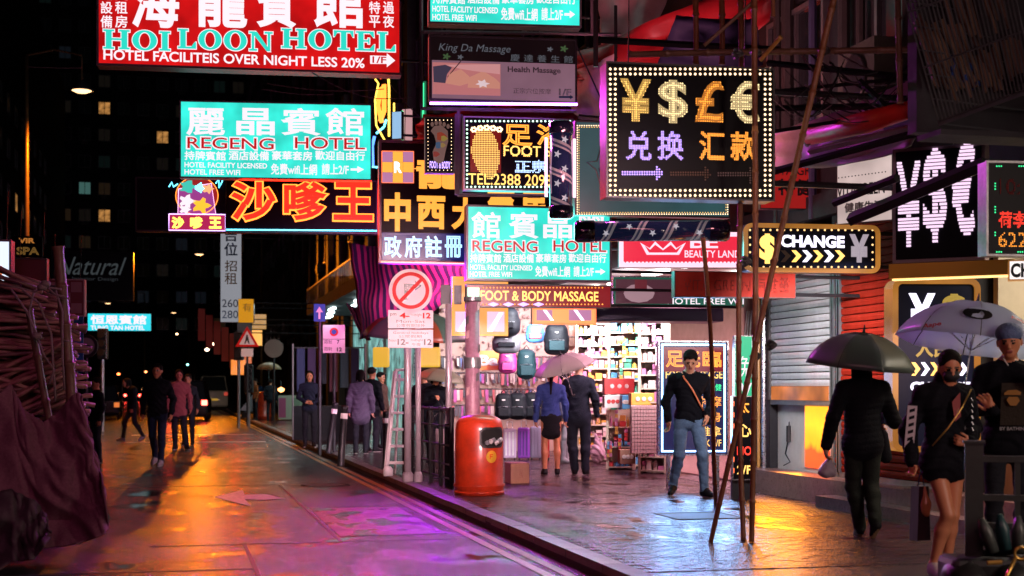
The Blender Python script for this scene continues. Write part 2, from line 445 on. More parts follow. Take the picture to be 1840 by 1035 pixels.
def person(label, loc, face, j=None, top=None, bottom=None, shoe=None, h=.014, ht=1.72, tt=0.0, hem=.86, hem_w=.165, bt=0.0,
           skirt=None, legs_bare=False, collar=False, hair='short', hat=None, hands=((0, 0, -1), (0, 0, -1)), thumbs=((0, -1, 0), (0, -1, 0)),
           curls=(.5, .5), head_rot=(0, 0, 0), female=False, skin=None, mask=None, sole=None, group=None, extra=None, sock=None, slim=1.0, lapel=None, thigh=1.0, F=.007):
    J = dict(SK)
    if j: J.update(j)
    J = {k: np.array(v, float) for k, v in J.items()}
    root = thing('person', label, 'person', loc, face, group); sc = ht/1.72; root.scale = (sc,)*3
    skin = skin or M_SKIN; f = Fig()
    # materials: 0 skin 1 top 2 bottom 3 shoe 4 lip 5 eye 6 brow 7 mask 8 sole
    mats = [skin, top, bottom or top, shoe or top, M_LIP, M_EYE, M_BROW, mask or skin, sole or M_SOLE]
    bm_ = 0 if legs_bare else 2; T = tt; sl = slim
    R = rotm(*head_rot); hc = J['head']
    def H(x, y, z): return hc+R@np.array((x, y, z))
    f.ell(H(0, .012, .045), (.078, .096, .088), 0, .02, R)
    f.cap(H(0, -.022, -.01), H(0, -.042, -.068), .064, .036, 0, .03)
    f.cap(H(.034, -.01, -.02), H(.02, -.045, -.068), .036, .022, 0, .02); f.cap(H(-.034, -.01, -.02), H(-.02, -.045, -.068), .036, .022, 0, .02)
    f.cap(H(0, -.078, .018), H(0, -.098, -.014), .009, .013, 0, .008)
    f.ell(H(.011, -.091, -.018), (.008, .009, .007), 0, .006); f.ell(H(-.011, -.091, -.018), (.008, .009, .007), 0, .006)
    for q in (-1, 1):
        f.ell(H(q*.031, -.101, .014), (.014, .010, .006), 0, .005, R, cut=True)
        f.ell(H(q*.031, -.076, .014), (.009, .008, .0042), 5, .003, R)
        f.cap(H(q*.016, -.084, .034), H(q*.046, -.073, .036), .0038, .003, 6, .003)
        f.ell(H(q*.081, .018, .005), (.010, .019, .031), 0, .006, R)
    f.cap(H(-.017, -.080, -.042), H(.017, -.080, -.042), .0058, m=4, k=.004, bias=.001)
    f.cap(H(-.012, -.079, -.050), H(.012, -.079, -.050), .0058, m=4, k=.004)
    if mask:
        f.ell(H(0, -.062, -.034), (.062, .046, .044), 7, .006, R, bias=.004)
    nk = .052 if not female else .044
    f.cap(J['neck']+(0, .0, -.04), H(0, .02, -.04), nk, nk*.95, 0, .03)
    sw = 1.0 if not female else .9
    # torso
    c = J['chest']; w = J['waist']; hp = J['hips']; u = J['neck']
    shw = abs(J['shR'][0]-J['shL'][0])/2
    f.cap(c+(-.075*sw, 0, .03), c+(.075*sw, 0, .03), (.115+T)*sl, m=1, k=.05, sq=.82, fold=F)
    f.cap(c, w, (.135*sw+T)*sl, (.125*sw+T)*sl, 1, .06, sq=.80, fold=F)
    f.cap(J['shL']+(.02, 0, -.01), J['shR']+(-.02, 0, -.01), .050+T*.7, m=1, k=.04)
    for q_ in ('shL', 'shR'): f.cap(u+(0, .01, -.035), J[q_]+(0, 0, .0), .045+T*.5, .045+T*.6, 1, .03)
    f.cap(u+(0, 0, -.07), u+(0, 0, -.02), .075+T*.5, .055+T*.3, 1, .04)
    if collar: f.cap(u+(0, .005, -.03), u+(0, .0, .035), .074+T*.4, .066+T*.3, 1, .01); f.cap(u+(0, .0, .03), u+(0, -.002, .09), .054, .045, 0, .01, cut=False)
    hz = hem
    f.cap(w, np.array((hp[0], hp[1], max(hz, .3)))+(0, 0, .12), (.125*sw+T)*sl, (hem_w*.90+T*.6)*sl, 1, .04, sq=.78, fold=F)
    f.cap(np.array((hp[0]-.04, hp[1], hz+.06)), np.array((hp[0]+.04, hp[1], hz+.06)), (hem_w*.74+T*.6)*sl, m=1, k=.02, sq=.88, fold=F, bias=.004)
    f.cap(np.array((hp[0]-.05, hp[1], min(.90, hz+.02))), np.array((hp[0]+.05, hp[1], min(.90, hz+.02))), .118*sl, m=1 if legs_bare and not skirt else 2, k=.03, sq=.9)
    if skirt:
        f.cap((hp[0], hp[1], .92), (hp[0], hp[1], skirt+.12), .145, .150, 2, .03, sq=.8, fold=.003)
        f.cap((hp[0]-.07, hp[1], skirt+.07), (hp[0]+.07, hp[1], skirt+.07), .082, m=2, k=.02, sq=1.3, bias=.003)
    for q, sd in ((0, 'L'), (1, 'R')):
        a, e, wr = J['sh'+sd], J['el'+sd], J['wr'+sd]
        f.cap(a, e, .050+T*.8, .043+T*.8, 1, .025, fold=F); f.cap(e, wr, .042+T*.8, .033+T*.6, 1, .015, fold=F)
        dr = (wr-e)/np.linalg.norm(wr-e); f.cap(wr-dr*.03, wr+dr*.02, .028, .025, 0, .01)
        f.hand(wr+dr*.01, hands[q], thumbs[q], 0, curls[q], 1.0 if not female else .9)
        hi, kn, an, ft = J['hi'+sd], J['kn'+sd], J['an'+sd], J['ft'+sd]
        if legs_bare:
            f.cap(hi, kn, .078*thigh, .052*thigh, 0, .010); mid = kn+(an-kn)*.32+(0, .018, 0)
            f.cap(kn, mid, .050, .054, 0, .02); f.cap(mid, an, .053, .034, 0, .03)
            if sock: f.cap(kn+(an-kn)*.35, an, .058, .04, 2, .01)
        else:
            f.cap(hi, kn, (.088+bt)*(.95 if female else 1), .062+bt, bm_, .012, fold=.0035); mid = kn+(an-kn)*.3+(0, .015, 0)
            f.cap(kn, mid, .062+bt, .060+bt, bm_, .03, fold=.0035); f.cap(mid, an+(an-kn)/np.linalg.norm(an-kn)*(-.0), .059+bt, .048+bt, bm_, .03, fold=.004)
        hd = ft-an; hd[2] = 0
        n_ = hd/np.linalg.norm(hd); heel = an+(0, 0, -.045)-n_*.03
        f.cap(heel, ft, .043, .034, 3, .02, sq=1); f.cap(an+(0, 0, -.01), ft*.5+an*.5+(0, 0, .0), .042, .036, 3, .03)
        so = np.array((0, 0, -.022)); f.cap(heel+so, ft+so, .030, .026, 8, .004)
    if extra: extra(f, J, H, mats)
    link('body', f.mesh('body', mats, h), root)
    if hair or hat:
        g = Fig(); hm = [M_HAIR]
        if hair:
            g.ell(H(0, .022, .062), (.088, .104, .088), 0, .01, R)
            g.ell(H(0, -.10, .010), (.070, .082, .084), 0, .012, R, cut=True)
            g.ell(H(0, -.03, -.115), (.14, .15, .085), 0, .012, R, cut=True)
            if hair in ('spiky', 'short') and not hat:
                for q in range(11): a_ = -.9+q*.18; g.cap(H(.062*a_, -.055-.02*(1-a_*a_), .105-.012*a_*a_), H(.066*a_+.006, -.074-.02*(1-a_*a_), .078+random.uniform(-.008, .008)), .011, .004, 0, .008)
                for _ in range(26):
                    a = random.uniform(-1, 1); b = random.uniform(-.9, .7)
                    p = np.array((.07*a, .09*b, .118-.05*(a*a+b*b)*.8)); g.cap(H(*p), H(*(p+(.012*a, -.018, .022))), .010, .003, 0, .01)
            if hair == 'long':
                for q in (-1, 1): g.cap(H(q*.068, .02, .03), H(q*.085, .03, -.20), .032, .020, 0, .02, sq=1)
                g.cap(H(0, .075, .04), H(0, .075, -.24), .062, .045, 0, .03); g.cap(H(-.05, .07, 0), H(-.05, .07, -.22), .04, .03, 0, .02); g.cap(H(.05, .07, 0), H(.05, .07, -.22), .04, .03, 0, .02)
            if hair == 'bob':
                for q in (-1, 1): g.cap(H(q*.066, .015, .04), H(q*.080, .015, -.07), .032, .024, 0, .02)
                g.cap(H(0, .07, .02), H(0, .07, -.07), .066, .055, 0, .03)
            if hair == 'ponytail':
                g.cap(H(0, .10, .04), H(0.01, .14, 0), .03, .032, 0, .01); g.cap(H(.01, .14, 0), H(.02, .15, -.30), .034, .014, 0, .02)
            if hair == 'bun': g.ell(H(0, .12, .07), (.04, .035, .04), 0, .01)
        link('hair' if hair else 'hat', g.mesh('hair', hm, min(h, .010)), root) if hair else None
        if hat: hat(root, H, R)
    return root
# ------------------------------------------------------------------ street surfaces
def wet(name, c0, c1, r0, r1, nscale=1.3, bump=.25, bdist=.01, fine=60, fbump=.35, puddle=True, lo=(.36, .62)):
    m = bpy.data.materials.new(name); m.use_nodes = True; n = m.node_tree; b = n.nodes['Principled BSDF']
    L = n.links.new; tc = n.nodes.new('ShaderNodeTexCoord')
    def noi(sc, det, v=None):
        z = n.nodes.new('ShaderNodeTexNoise'); z.inputs['Scale'].default_value = sc; z.inputs['Detail'].default_value = det; L(v or tc.outputs['Object'], z.inputs['Vector']); return z
    mp = n.nodes.new('ShaderNodeMapping'); mp.inputs['Scale'].default_value = (1, .55, 1); L(tc.outputs['Object'], mp.inputs['Vector'])
    big = noi(nscale, 6, mp.outputs[0]); mid = noi(13, 4); fin = noi(fine, 3); tiny = noi(260, 2)
    cr = n.nodes.new('ShaderNodeMapRange'); cr.inputs['From Min'].default_value = lo[0]; cr.inputs['From Max'].default_value = lo[1]
    cr.inputs['To Min'].default_value = r0; cr.inputs['To Max'].default_value = r1; L(big.outputs['Fac'], cr.inputs['Value'])
    ad = n.nodes.new('ShaderNodeMath'); ad.operation = 'MULTIPLY_ADD'; L(fin.outputs['Fac'], ad.inputs[0]); ad.inputs[1].default_value = .14; L(cr.outputs[0], ad.inputs[2])
    L(ad.outputs[0], b.inputs['Roughness'])
    mx = n.nodes.new('ShaderNodeMix'); mx.data_type = 'RGBA'; mx.inputs['A'].default_value = (*c0, 1); mx.inputs['B'].default_value = (*c1, 1)
    L(mid.outputs['Fac'], mx.inputs['Factor']); 
    mx2 = n.nodes.new('ShaderNodeMix'); mx2.data_type = 'RGBA'; mx2.blend_type = 'MULTIPLY'; mx2.inputs['Factor'].default_value = .8
    rr = n.nodes.new('ShaderNodeMapRange'); rr.inputs['From Min'].default_value = .35; rr.inputs['From Max'].default_value = .65; rr.inputs['To Min'].default_value = .45; rr.inputs['To Max'].default_value = 1.3
    L(tiny.outputs['Fac'], rr.inputs['Value']); L(mx.outputs['Result'], mx2.inputs['A']); L(rr.outputs[0], mx2.inputs['B']); L(mx2.outputs['Result'], b.inputs['Base Color'])
    sm = n.nodes.new('ShaderNodeMath'); sm.operation = 'MULTIPLY_ADD'; L(fin.outputs['Fac'], sm.inputs[0]); sm.inputs[1].default_value = fbump; L(mid.outputs['Fac'], sm.inputs[2])
    bs = n.nodes.new('ShaderNodeMapRange'); bs.inputs['From Min'].default_value = lo[0]; bs.inputs['From Max'].default_value = lo[1]; bs.inputs['To Min'].default_value = .03; bs.inputs['To Max'].default_value = bump; L(big.outputs['Fac'], bs.inputs['Value'])
    bp = n.nodes.new('ShaderNodeBump'); bp.inputs['Distance'].default_value = bdist; L(bs.outputs[0], bp.inputs['Strength']); L(sm.outputs[0], bp.inputs['Height']); L(bp.outputs[0], b.inputs['Normal'])
    b.inputs['Specular IOR Level'].default_value = .62
    return m
M_ROAD = wet('wet_asphalt', (.006, .006, .006), (.016, .015, .014), .06, .15, nscale=1.8, bump=1.0, bdist=.034, fbump=.55, lo=(.34, .52))
M_PAVE = wet('wet_paving', (.030, .013, .017), (.072, .030, .038), .05, .15, 2.2, bump=.9, bdist=.024, fbump=.6, lo=(.34, .52))
M_KERB = wet('wet_granite_kerb', (.07, .065, .06), (.14, .13, .12), .22, .4, 3)
M_YEL = mat('worn_yellow_paint', (.42, .20, .02), .35, bump=.3, scale=60, vary=.6)
M_WHP = mat('worn_white_paint', (.75, .70, .66), .4, bump=.3, scale=60, vary=.6)
KX = 3.23; ZP = .12
def struct(name, mb, m, **k): return tag(mb.build(name, m, **k), kind='structure')
struct('ground', MB().box(-90, 90, -25, 330, -.6, -.03), mat('far_ground', (.03, .03, .03), .5))
struct('road', MB().box(-7, KX-.16, -20, 300, -.03, 0), M_ROAD)
struct('left_pavement', MB().box(-11.5, -7, -20, 300, -.03, ZP), M_KERB)
pav = struct('pavement', MB().box(KX, 7.6, -20, 300, -.03, ZP-.005), M_PAVE)
# paving bricks: real pieces nearby, the first three hundred one by one
bl = MB().box(-.0965, .0965, -.0465, .0465, -.012, 0).mesh('paving_brick', M_PAVE)
spots = []
y = 9.6; row = 0
while y < 31:
    x = KX+.11+(row % 2)*.1
    while x < 7.08:
        spots.append((x, y)); x += .2
    y += .1; row += 1
spots = [(x, y) for x, y in spots if 560 < 920+FP*(x*RX.x+y*RX.y)/(x*FW.x+y*FW.y) < 1900]
rest = MB(); cnt = 0
for x, y in spots:
    rx, ry, dz = random.gauss(0, .004), random.gauss(0, .004), random.uniform(-.0015, .0015)
    d = x*FW.x+y*FW.y
    if cnt < 300 and FP*(EYE-ZP)/d+HZ < 1040:
        o = link('paving_brick', bl, pav); o.location = (x, y, ZP+dz); o.rotation_euler = (rx, ry, random.gauss(0, .006)); cnt += 1
    else:
        M_ = Matrix.Translation((x, y, ZP+dz))@Matrix.Rotation(rx, 4, 'X')@Matrix.Rotation(ry, 4, 'Y')
        rest.box(-.0965, .0965, -.0465, .0465, -.012, 0, M_)
rest.build('paving_bricks', M_PAVE, pav, kind='stuff')
struct('far_paving', MB().box(KX+.01, 7.09, 31, 300, ZP-.012, ZP), M_PAVE)
kb = struct('kerb', MB().box(KX-.16, KX, -20, 300, -.03, .08), mat('kerb_mortar', (.03, .03, .03), .6))
km = MB().box(-.082, .083, .006, .994, -.02, .045).mesh('kerb_stone', M_KERB)
for i in range(8, 74):
    o = link('kerb_stone', km, kb); o.location = (KX-.08, i, .08+random.uniform(-.004, .004)); o.rotation_euler = (0, random.gauss(0, .01), random.gauss(0, .002))
# painted lines
mk = struct('road_markings', MB().box(2.72, 2.80, 6, 120, .001, .005).box(2.88, 2.96, 6, 120, .001, .005), M_YEL)
ap = [G(385, 893, .005), G(436, 880, .005), G(440, 889, .005), G(478, 888, .005), G(512, 896, .005), G(470, 898, .005), G(440, 897, .005), G(452, 910, .005)]
ar = MB(); ar.add([(p.x, p.y, .005) for p in ap], (tuple(range(7, -1, -1)),)); struct('painted_arrow', ar, M_WHP)
ml = MB()
for yy in (38, 44): ml.box(-1.2, 2.4, yy, yy+.25, .001, .005)
struct('stop_line', ml, M_WHP)
# seams and patches of newer asphalt in the road
M_SEAM = mat('bitumen_seam', (.004, .004, .004), .5)
sm_ = MB()
for x0, x1, y0, y1 in ((-.2, 2.6, 13.1, 13.13), (.62, .65, 10.2, 13.1), (-3, .62, 11.3, 11.33), (-1.5, 2.65, 21.0, 21.04), (1.5, 1.53, 13.13, 21.0)): sm_.box(x0, x1, y0, y1, -.01, .003)
struct('road_seams', sm_, M_SEAM)
struct('asphalt_patch', MB().box(1.56, 2.6, 13.6, 16.8, -.01, .004), wet('patched_asphalt', (.006, .006, .006), (.014, .013, .013), .12, .33, nscale=3, bump=.5, bdist=.02, fbump=1))
# manhole cover and gutter grates
mh = thing('manhole_cover', 'square iron manhole cover set in the wet paving near the bamboo poles', 'manhole', (5.2, 13.6, ZP+.002))
M_IRON = mat('wet_iron', (.025, .022, .022), .5, .2, bump=.3, scale=40)
MB().box(-.32, .32, -.32, .32, -.01, .002).build('cover_plate', M_IRON, mh)
MB().box(-.36, .36, -.36, -.325, -.01, .006).box(-.36, .36, .325, .36, -.01, .006).box(-.36, -.325, -.325, .325, -.01, .006).box(.325, .36, -.325, .325, -.01, .006).build('frame', M_IRON, mh)
# ------------------------------------------------------------------ materials for buildings
M_DARKW = mat('dark_render', (.022, .022, .028), .8, bump=.3, scale=6, vary=.4)
M_GREYW = mat('grey_green_tile', (.09, .10, .085), .6, bump=.3, scale=8, vary=.3)
M_BROWN = mat('brown_tile', (.10, .055, .035), .6, bump=.2, scale=8, vary=.3)
M_GLASS = mat('dark_glass', (.02, .025, .03), .12, 0, spec=.8)
M_METAL = mat('grey_metal', (.22, .22, .23), .4, .6, bump=.1, scale=30, vary=.25)
M_DMETAL = mat('dark_metal', (.035, .035, .04), .4, .5, bump=.1, scale=30, vary=.25)
M_STEEL = mat('steel', (.5, .5, .52), .28, .9, vary=.2)
M_WHITEW = mat('white_wall', (.62, .58, .56), .5, bump=.1, scale=15, vary=.12)
M_CREAM = mat('cream_panel', (.65, .56, .42), .5, vary=.1)
M_PIPE = mat('pipe', (.07, .065, .065), .45, .2, vary=.3)
E_WARMW = emit('lit_window_warm', (1, .45, .12), .36, sample=False, mottled=.6)
E_COOLW = emit('lit_window_cool', (.2, .5, .45), .2, sample=False)
def windows(root, places, w, h, m_lit={}, ac=False, face='x', sub=True):
    fm = MB(); t = .06
    if face == 'x':
        fm.box(-.07, .05, -w/2, w/2, -t, 0).box(-.07, .05, -w/2, w/2, h, h+t).box(-.07, .05, -w/2-t, -w/2, -t, h+t).box(-.07, .05, w/2, w/2+t, -t, h+t).box(-.05, .03, -t/2, t/2, 0, h)
        pm = MB().box(-.015, .02, -w/2, w/2, 0, h)
        am = MB().box(-.4, -.02, -.4, .4, -.55, -.12)
    else:
        fm.box(-w/2, w/2, -.07, .05, -t, 0).box(-w/2, w/2, -.07, .05, h, h+t).box(-w/2-t, -w/2, -.07, .05, -t, h+t).box(w/2, w/2+t, -.07, .05, -t, h+t).box(-t/2, t/2, -.05, .03, 0, h)
        pm = MB().box(-w/2, w/2, -.015, .02, 0, h)
        am = MB().box(-.4, .4, -.4, -.02, -.55, -.12)
    f = fm.mesh('window', M_METAL); p = pm.mesh('pane', M_GLASS); a = am.mesh('air_conditioner', M_GREYW); lit = {}
    for i, q in enumerate(places):
        o = link('window', f, root); o.location = q
        mm = m_lit.get(i)
        if mm:
            if mm.name not in lit: lit[mm.name] = pm.mesh('pane', mm)
            link('pane', lit[mm.name], o)
        else: link('pane', p, o)
        if ac and i % 3 == 1: link('air_conditioner', a, o)
# right-hand row, building by building (street face at x = 7.4)
def block(label, y0, y1, ztop, m, zg=3.3, x0=7.4, depth=9, nwin=(4, 4), name='tenement_building', piers=(), lit={}, wz=4.6):
    r = thing(name, label, 'building', (x0, (y0+y1)/2, 0)); L = (y1-y0)/2
    MB().box(0, depth, -L, L, zg, ztop).build('wall', m, r)
    MB().box(-.12, 0, -L, L, zg-.05, zg+.22).build('cornice', M_DARKW, r)
    for a, b in piers: MB().box(0, .5, a-(y0+y1)/2, b-(y0+y1)/2, 0, zg).build('pier', m, r)
    pl = []
    for k in range(nwin[1]):
        for i in range(nwin[0]):
            pl.append((-.01, -L+(i+.5)*2*L/nwin[0], wz+k*3.1))
    windows(r, pl, 1.5, 1.35, lit, ac=True)
    return r
bA = block('dark tenement on the right above the roller shutters and exchange shop', 6.0, 17.4, 24, M_DARKW, 3.45, nwin=(4, 5), piers=((6, 6.4), (8.8, 9.1), (12.15, 12.5), (14.95, 15.1), (16.85, 17.4)))
bB = block('tenement on the right over the brightly lit luggage and gift shops', 17.4, 34, 22, M_DARKW, 3.5, nwin=(5, 5), piers=((33.6, 34),))
bC = block('grey green building on the right with tall pilasters beyond the striped awning', 34, 62, 26, M_GREYW, 4.4, nwin=(8, 6), piers=((34, 34.5), (61.5, 62)))
bD = block('brown tiled building on the right with a lit street canopy', 62, 92, 34, M_BROWN, 4.6, nwin=(8, 8), piers=((62, 62.5), (91.5, 92)), lit={9: E_WARMW})
bE = block('pale far building on the right just behind the vertical rental sign', 92, 150, 40, M_GREYW, 4.6, nwin=(14, 9), piers=((92, 93),))
for b_, y0, y1, h in ((bC, 34, 62, 26), (bD, 62, 92, 34)):
    pm = MB().box(-.28, 0, -.3, .3, 0, h).mesh('pilaster', M_GREYW if b_ is bC else M_BROWN)
    yy = y0+1
    while yy < y1:
        o = link('pilaster', pm, b_); o.location = (0, yy-(y0+y1)/2, 0); yy += 4.6
MB().box(0.02, 8, -14, 14, -.0, 4.38).build('shopfront', M_DARKW, bC)
MB().box(0.02, 8, -15, 15, -.0, 4.58).build('shopfront', M_DARKW, bD)
MB().box(0.02, 8, -28, 29, 0, 4.58).build('shopfront', M_DARKW, bE)
# lit canopy of building D with tube lamps
E_TUBE = emit('cool_tube', (.75, 1, 1), 5.0)
E_TUBEW = emit('white_tube', (1, .93, .88), 6.0)
can = thing('shop_canopy', 'dark shop canopy with bright white lamps under it beyond the ladder', 'canopy', (6.3, 50, 0))
MB().box(-1.0, 1.1, -8, 8, 4.35, 4.75).build('canopy_slab', M_DARKW, can)
rl = MB()
for k in range(33): rl.box(-1.0, -.97, -8+k*.5, -7.97+k*.5, 4.75, 5.35)
rl.box(-1.01, -.96, -8, 8, 5.35, 5.4).build('railing', M_METAL, can)
for k in range(6):
    o = MB().box(-.07, .07, -.75, .75, -.07, 0).build('lamp', E_TUBE, can); o.location = (-.7+.25*(k % 3), -7+k*2.8, 4.30)
MB().box(.85, 1.0, -7, 8, .12, 4.3).build('lit_display', emit('lit_display_cool', (.18, .42, .40), .8, mottled=.7), can)
# street end and the left-hand row
E = thing('tower_block', 'black tower block closing the street far away with a few lit windows', 'building', (0, 165, 0))
MB().box(-46, 9, 0, 14, 0, 72).build('wall', M_DARKW, E)
pl = []; lt = {}
for k in range(15):
    for i in range(14):
        pl.append((-20+i*2.1, -.01, 8+k*3.0))
def wi(px, py):
    q = on_y(px, py, 165); return int(round((q.z-.6-8)/3.0))*14+int(round((q.x+20)/2.1))
for q in ((183, 213), (203, 213), (297, 246), (160, 316), (195, 405)):
    k = wi(*q)
    if 0 <= k < len(pl): lt[k] = E_WARMW if q[0] != 160 else E_COOLW
DIM = [emit('faint_glow_pane_%d' % i, c_, st_, sample=False) for i, (c_, st_) in enumerate((((1, .6, .3), .010), ((.5, .7, 1), .006), ((1, .8, .6), .004), ((.4, .9, .8), .004)))]  # faint glow added to dark panes so the far facade shows
rw = random.Random(5)
for k in range(len(pl)):
    if k not in lt and rw.random() < .45: lt[k] = rw.choice(DIM)
windows(E, pl, 1.2, 1.3, lt, face='y', ac=True)
Lb = thing('tenement_building', 'unlit tenement on the far left side of the street', 'building', (-11.4, 92, 0))
MB().box(-9, 0, -70, 70, 0, 34).build('wall', M_DARKW, Lb)
windows(Lb, [(.01, -20+i*5, 5+k*3.2) for i in range(14) for k in range(6)], 1.5, 1.3, {10: E_WARMW, 33: E_COOLW, 51: E_WARMW})
# dark shopfronts on the left
ls = thing('shop_row', 'row of dark closed shopfronts along the far left pavement', 'shop', (-11.4, 70, 0))
for k in range(9):
    MB().box(.01, .12, -38+k*8.2, -31+k*8.2, .15, 3.0).build('shutter', M_DMETAL, ls)
    MB().box(.01, .9, -38+k*8.2, -31+k*8.2, 3.1, 3.9).build('fascia', mat('dull_red_fascia', (.12, .02, .02), .5) if k % 2 else M_BROWN, ls)
# ------------------------------------------------------------------ steps and roller shutters
st = struct('steps', MB().box(7.10, 9.5, 6, 12.9, .0, .42).box(7.10, 9.5, 12.9, 17.2, .0, .40), mat('pink_granite', (.30, .17, .16), .3, bump=.15, scale=50, vary=.35))
MB().box(6.86, 7.10, 6, 14.4, 0, .24).build('lower_step', mat('pink_granite_worn', (.24, .15, .15), .3, bump=.15, scale=50, vary=.35), st)
M_SHW = mat('white_shutter', (.72, .70, .73), .4, .1, bump=.2, scale=7, vary=.3)
M_SHR = mat('red_shutter', (.34, .022, .010), .7, 0, spec=.05, bump=.15, scale=7, vary=.5)
def shutter(label, y0, y1, z0, z1, m, pitch=.085, x=7.42):
    r = thing('roller_shutter', label, 'shutter', (x, (y0+y1)/2, z0)); L = (y1-y0)/2
    sm = MB()
    prof = [(0, 0), (-.014, .006), (-.022, pitch*.5), (-.014, pitch-.012), (0, pitch-.006), (.006, pitch-.006), (.006, 0)]
    vs = [(a, -L, b) for a, b in prof]+[(a, L, b) for a, b in prof]; n = len(prof)
    sm.add(vs, [(i, (i+1) % n, (i+1) % n+n, i+n) for i in range(n)])
    me = sm.mesh('slat', m); k = 0
    while z0+k*pitch < z1:
        o = link('slat', me, r); o.location = (random.gauss(0, .003), 0, k*pitch); o.rotation_euler = (random.gauss(0, .0015), random.gauss(0, .03), 0); k += 1
    MB().box(-.04, .02, -L-.06, -L, 0, z1-z0).build('guide_rail', M_METAL, r)
    MB().box(-.04, .02, L, L+.06, 0, z1-z0).build('guide_rail', M_METAL, r)
    MB().box(-.03, .015, -L, L, -.06, 0).build('bottom_bar', M_METAL, r)
    return r
shutter('pale grey roller shutter half lowered over a lit window', 15.12, 16.82, 1.27, 3.3, M_SHW)
MB().box(-.04, -.025, -.80, .80, .0, .17).build('orange_strip', emit('orange_strip', (.9, .25, .05), .55, mottled=.8), None)  # strip is given its own glow
o = bpy.data.objects['orange_strip']; o.name = 'orange_sign_strip'; o.location = (7.42, 15.97, 1.27)
tag(o, 'thin orange glowing strip along the bottom of the pale shutter', 'sign')
rs = shutter('red roller shutter behind the man with the grey umbrella', 12.55, 14.9, .46, 3.3, M_SHR)
shutter('dark red roller shutter to the left of the tall currency sign', 14.93, 15.02, .46, 3.3, M_SHR)
bw = thing('shop_window', 'white window bay with glowing yellow and orange panel under the pale shutter', 'window', (7.5, 15.97, .40))
MB().box(0, .3, -.86, .86, 0, .86).build('bay_wall', M_WHITEW, bw)
def grad_panel():
    m = bpy.data.materials.new('orange_lit_panel'); m.use_nodes = True; n = m.node_tree; b = n.nodes['Principled BSDF']
    tc = n.nodes.new('ShaderNodeTexCoord'); sp = n.nodes.new('ShaderNodeSeparateXYZ'); n.links.new(tc.outputs['Object'], sp.inputs[0])
    nz = n.nodes.new('ShaderNodeTexNoise'); nz.inputs['Scale'].default_value = 3; n.links.new(tc.outputs['Object'], nz.inputs['Vector'])
    ad = n.nodes.new('ShaderNodeMath'); ad.operation = 'MULTIPLY_ADD'; ad.inputs[1].default_value = .35; n.links.new(nz.outputs['Fac'], ad.inputs[0]); n.links.new(sp.outputs['Z'], ad.inputs[2])
    cr = n.nodes.new('ShaderNodeValToRGB'); e = cr.color_ramp.elements
    e[0].position = .2; e[0].color = (.7, .06, .01, 1); e[1].position = .95; e[1].color = (1, .30, .01, 1)
    q = cr.color_ramp.elements.new(.42); q.color = (.75, .05, .01, 1); q = cr.color_ramp.elements.new(.50); q.color = (1, .26, .006, 1); q = cr.color_ramp.elements.new(.75); q.color = (1, .36, .012, 1)
    n.links.new(ad.outputs[0], cr.inputs[0]); n.links.new(cr.outputs[0], b.inputs['Emission Color']); b.inputs['Emission Strength'].default_value = 2.4; b.inputs['Base Color'].default_value = (.03, .01, .005, 1)
    return m
MB().box(-.02, -.005, -.62, .02, .06, .80).build('lit_panel', grad_panel(), bw)
MB().tube([(-.03, .45, .6), (-.05, .45, .35), (-.06, .5, .2), (-.05, .38, .1), (-.06, .55, .05)], .008, 6).build('loose_cable', M_DMETAL, bw)
MB().tube([(-.04, .45, .55), (-.04, .45, .35)], .03, 8).build('plug', M_DMETAL, bw)
# exchange shop at the far right edge
xs = thing('exchange_shop', 'cream walled exchange shop lit inside at the right edge', 'shop', (7.6, 10.6, .42))
MB().box(1.2, 1.3, -2, 1.5, 0, 3).build('back_wall', M_CREAM, xs)
MB().box(0, 1.2, 1.42, 1.5, 0, 3).build('side_wall', M_CREAM, xs)
MB().box(0, 1.3, -2, 1.5, 2.85, 2.95).build('ceiling', M_WHITEW, xs)
MB().box(.02, .12, -2.0, 1.45, 0, .95).build('counter', mat('counter', (.2, .1, .06), .3), xs)
MB().box(1.17, 1.19, -.6, .3, 1.45, 1.95).build('rate_board', emit('rate_board', (.1, .5, .5), .8), xs)
for k in range(3):
    MB().box(.3, .9, -1.8+k*1.1, -1.6+k*1.1, 2.80, 2.845).build('tube_lamp', E_TUBEW, xs)
MB().lathe([(0, -.07), (.05, -.055), (.07, 0), (.05, .055), (0, .07)], 16, Matrix.Translation((.3, 1.2, 2.3))).build('camera_dome', M_GLASS, xs, smooth=True)
# ------------------------------------------------------------------ lit signs
E_TEAL = emit('teal_acrylic', lin((52, 222, 205)), 1.15, mottled=.28)
E_WHT = emit('white_letter', lin((246, 232, 240)), 1.15, sample=False)
E_RED = emit('red_acrylic', lin((205, 18, 20)), 1.0, mottled=.3)
E_REDL = emit('red_letter', lin((196, 22, 24)), 1.0, sample=False)
E_TEALL = emit('teal_letter', lin((45, 215, 195)), 1.1, sample=False)
E_BULB = emit('warm_bulb', (1, .70, .42), 2.4, sample=False)
E_BULBG = emit('green_white_bulb', (.62, 1, .78), 2.2, sample=False)
E_GOLD = emit('gold_led', (1, .58, .14), 1.8, sample=False)
E_ORG = emit('orange_led', (1, .33, .04), 2.0, sample=False)
E_REDO = emit('red_orange_led', (1, .16, .05), 2.2, sample=False)
E_PUR = emit('violet_led', (.50, .33, 1), 2.2, sample=False)
E_BLU = emit('blue_white_led', (.45, .62, 1), 2.4, sample=False)
E_WLED = emit('white_led', (.85, .80, 1), 2.0, sample=False)
E_GRN = emit('green_led', (.05, 1, .35), 1.6, sample=False)
E_CYAN = emit('cyan_neon', (.12, .75, 1), 4.5)
E_VIO = emit('violet_neon_tube', (.50, .14, 1), 14)
E_PINK = emit('pink_neon', (1, .18, .5), 3.0)
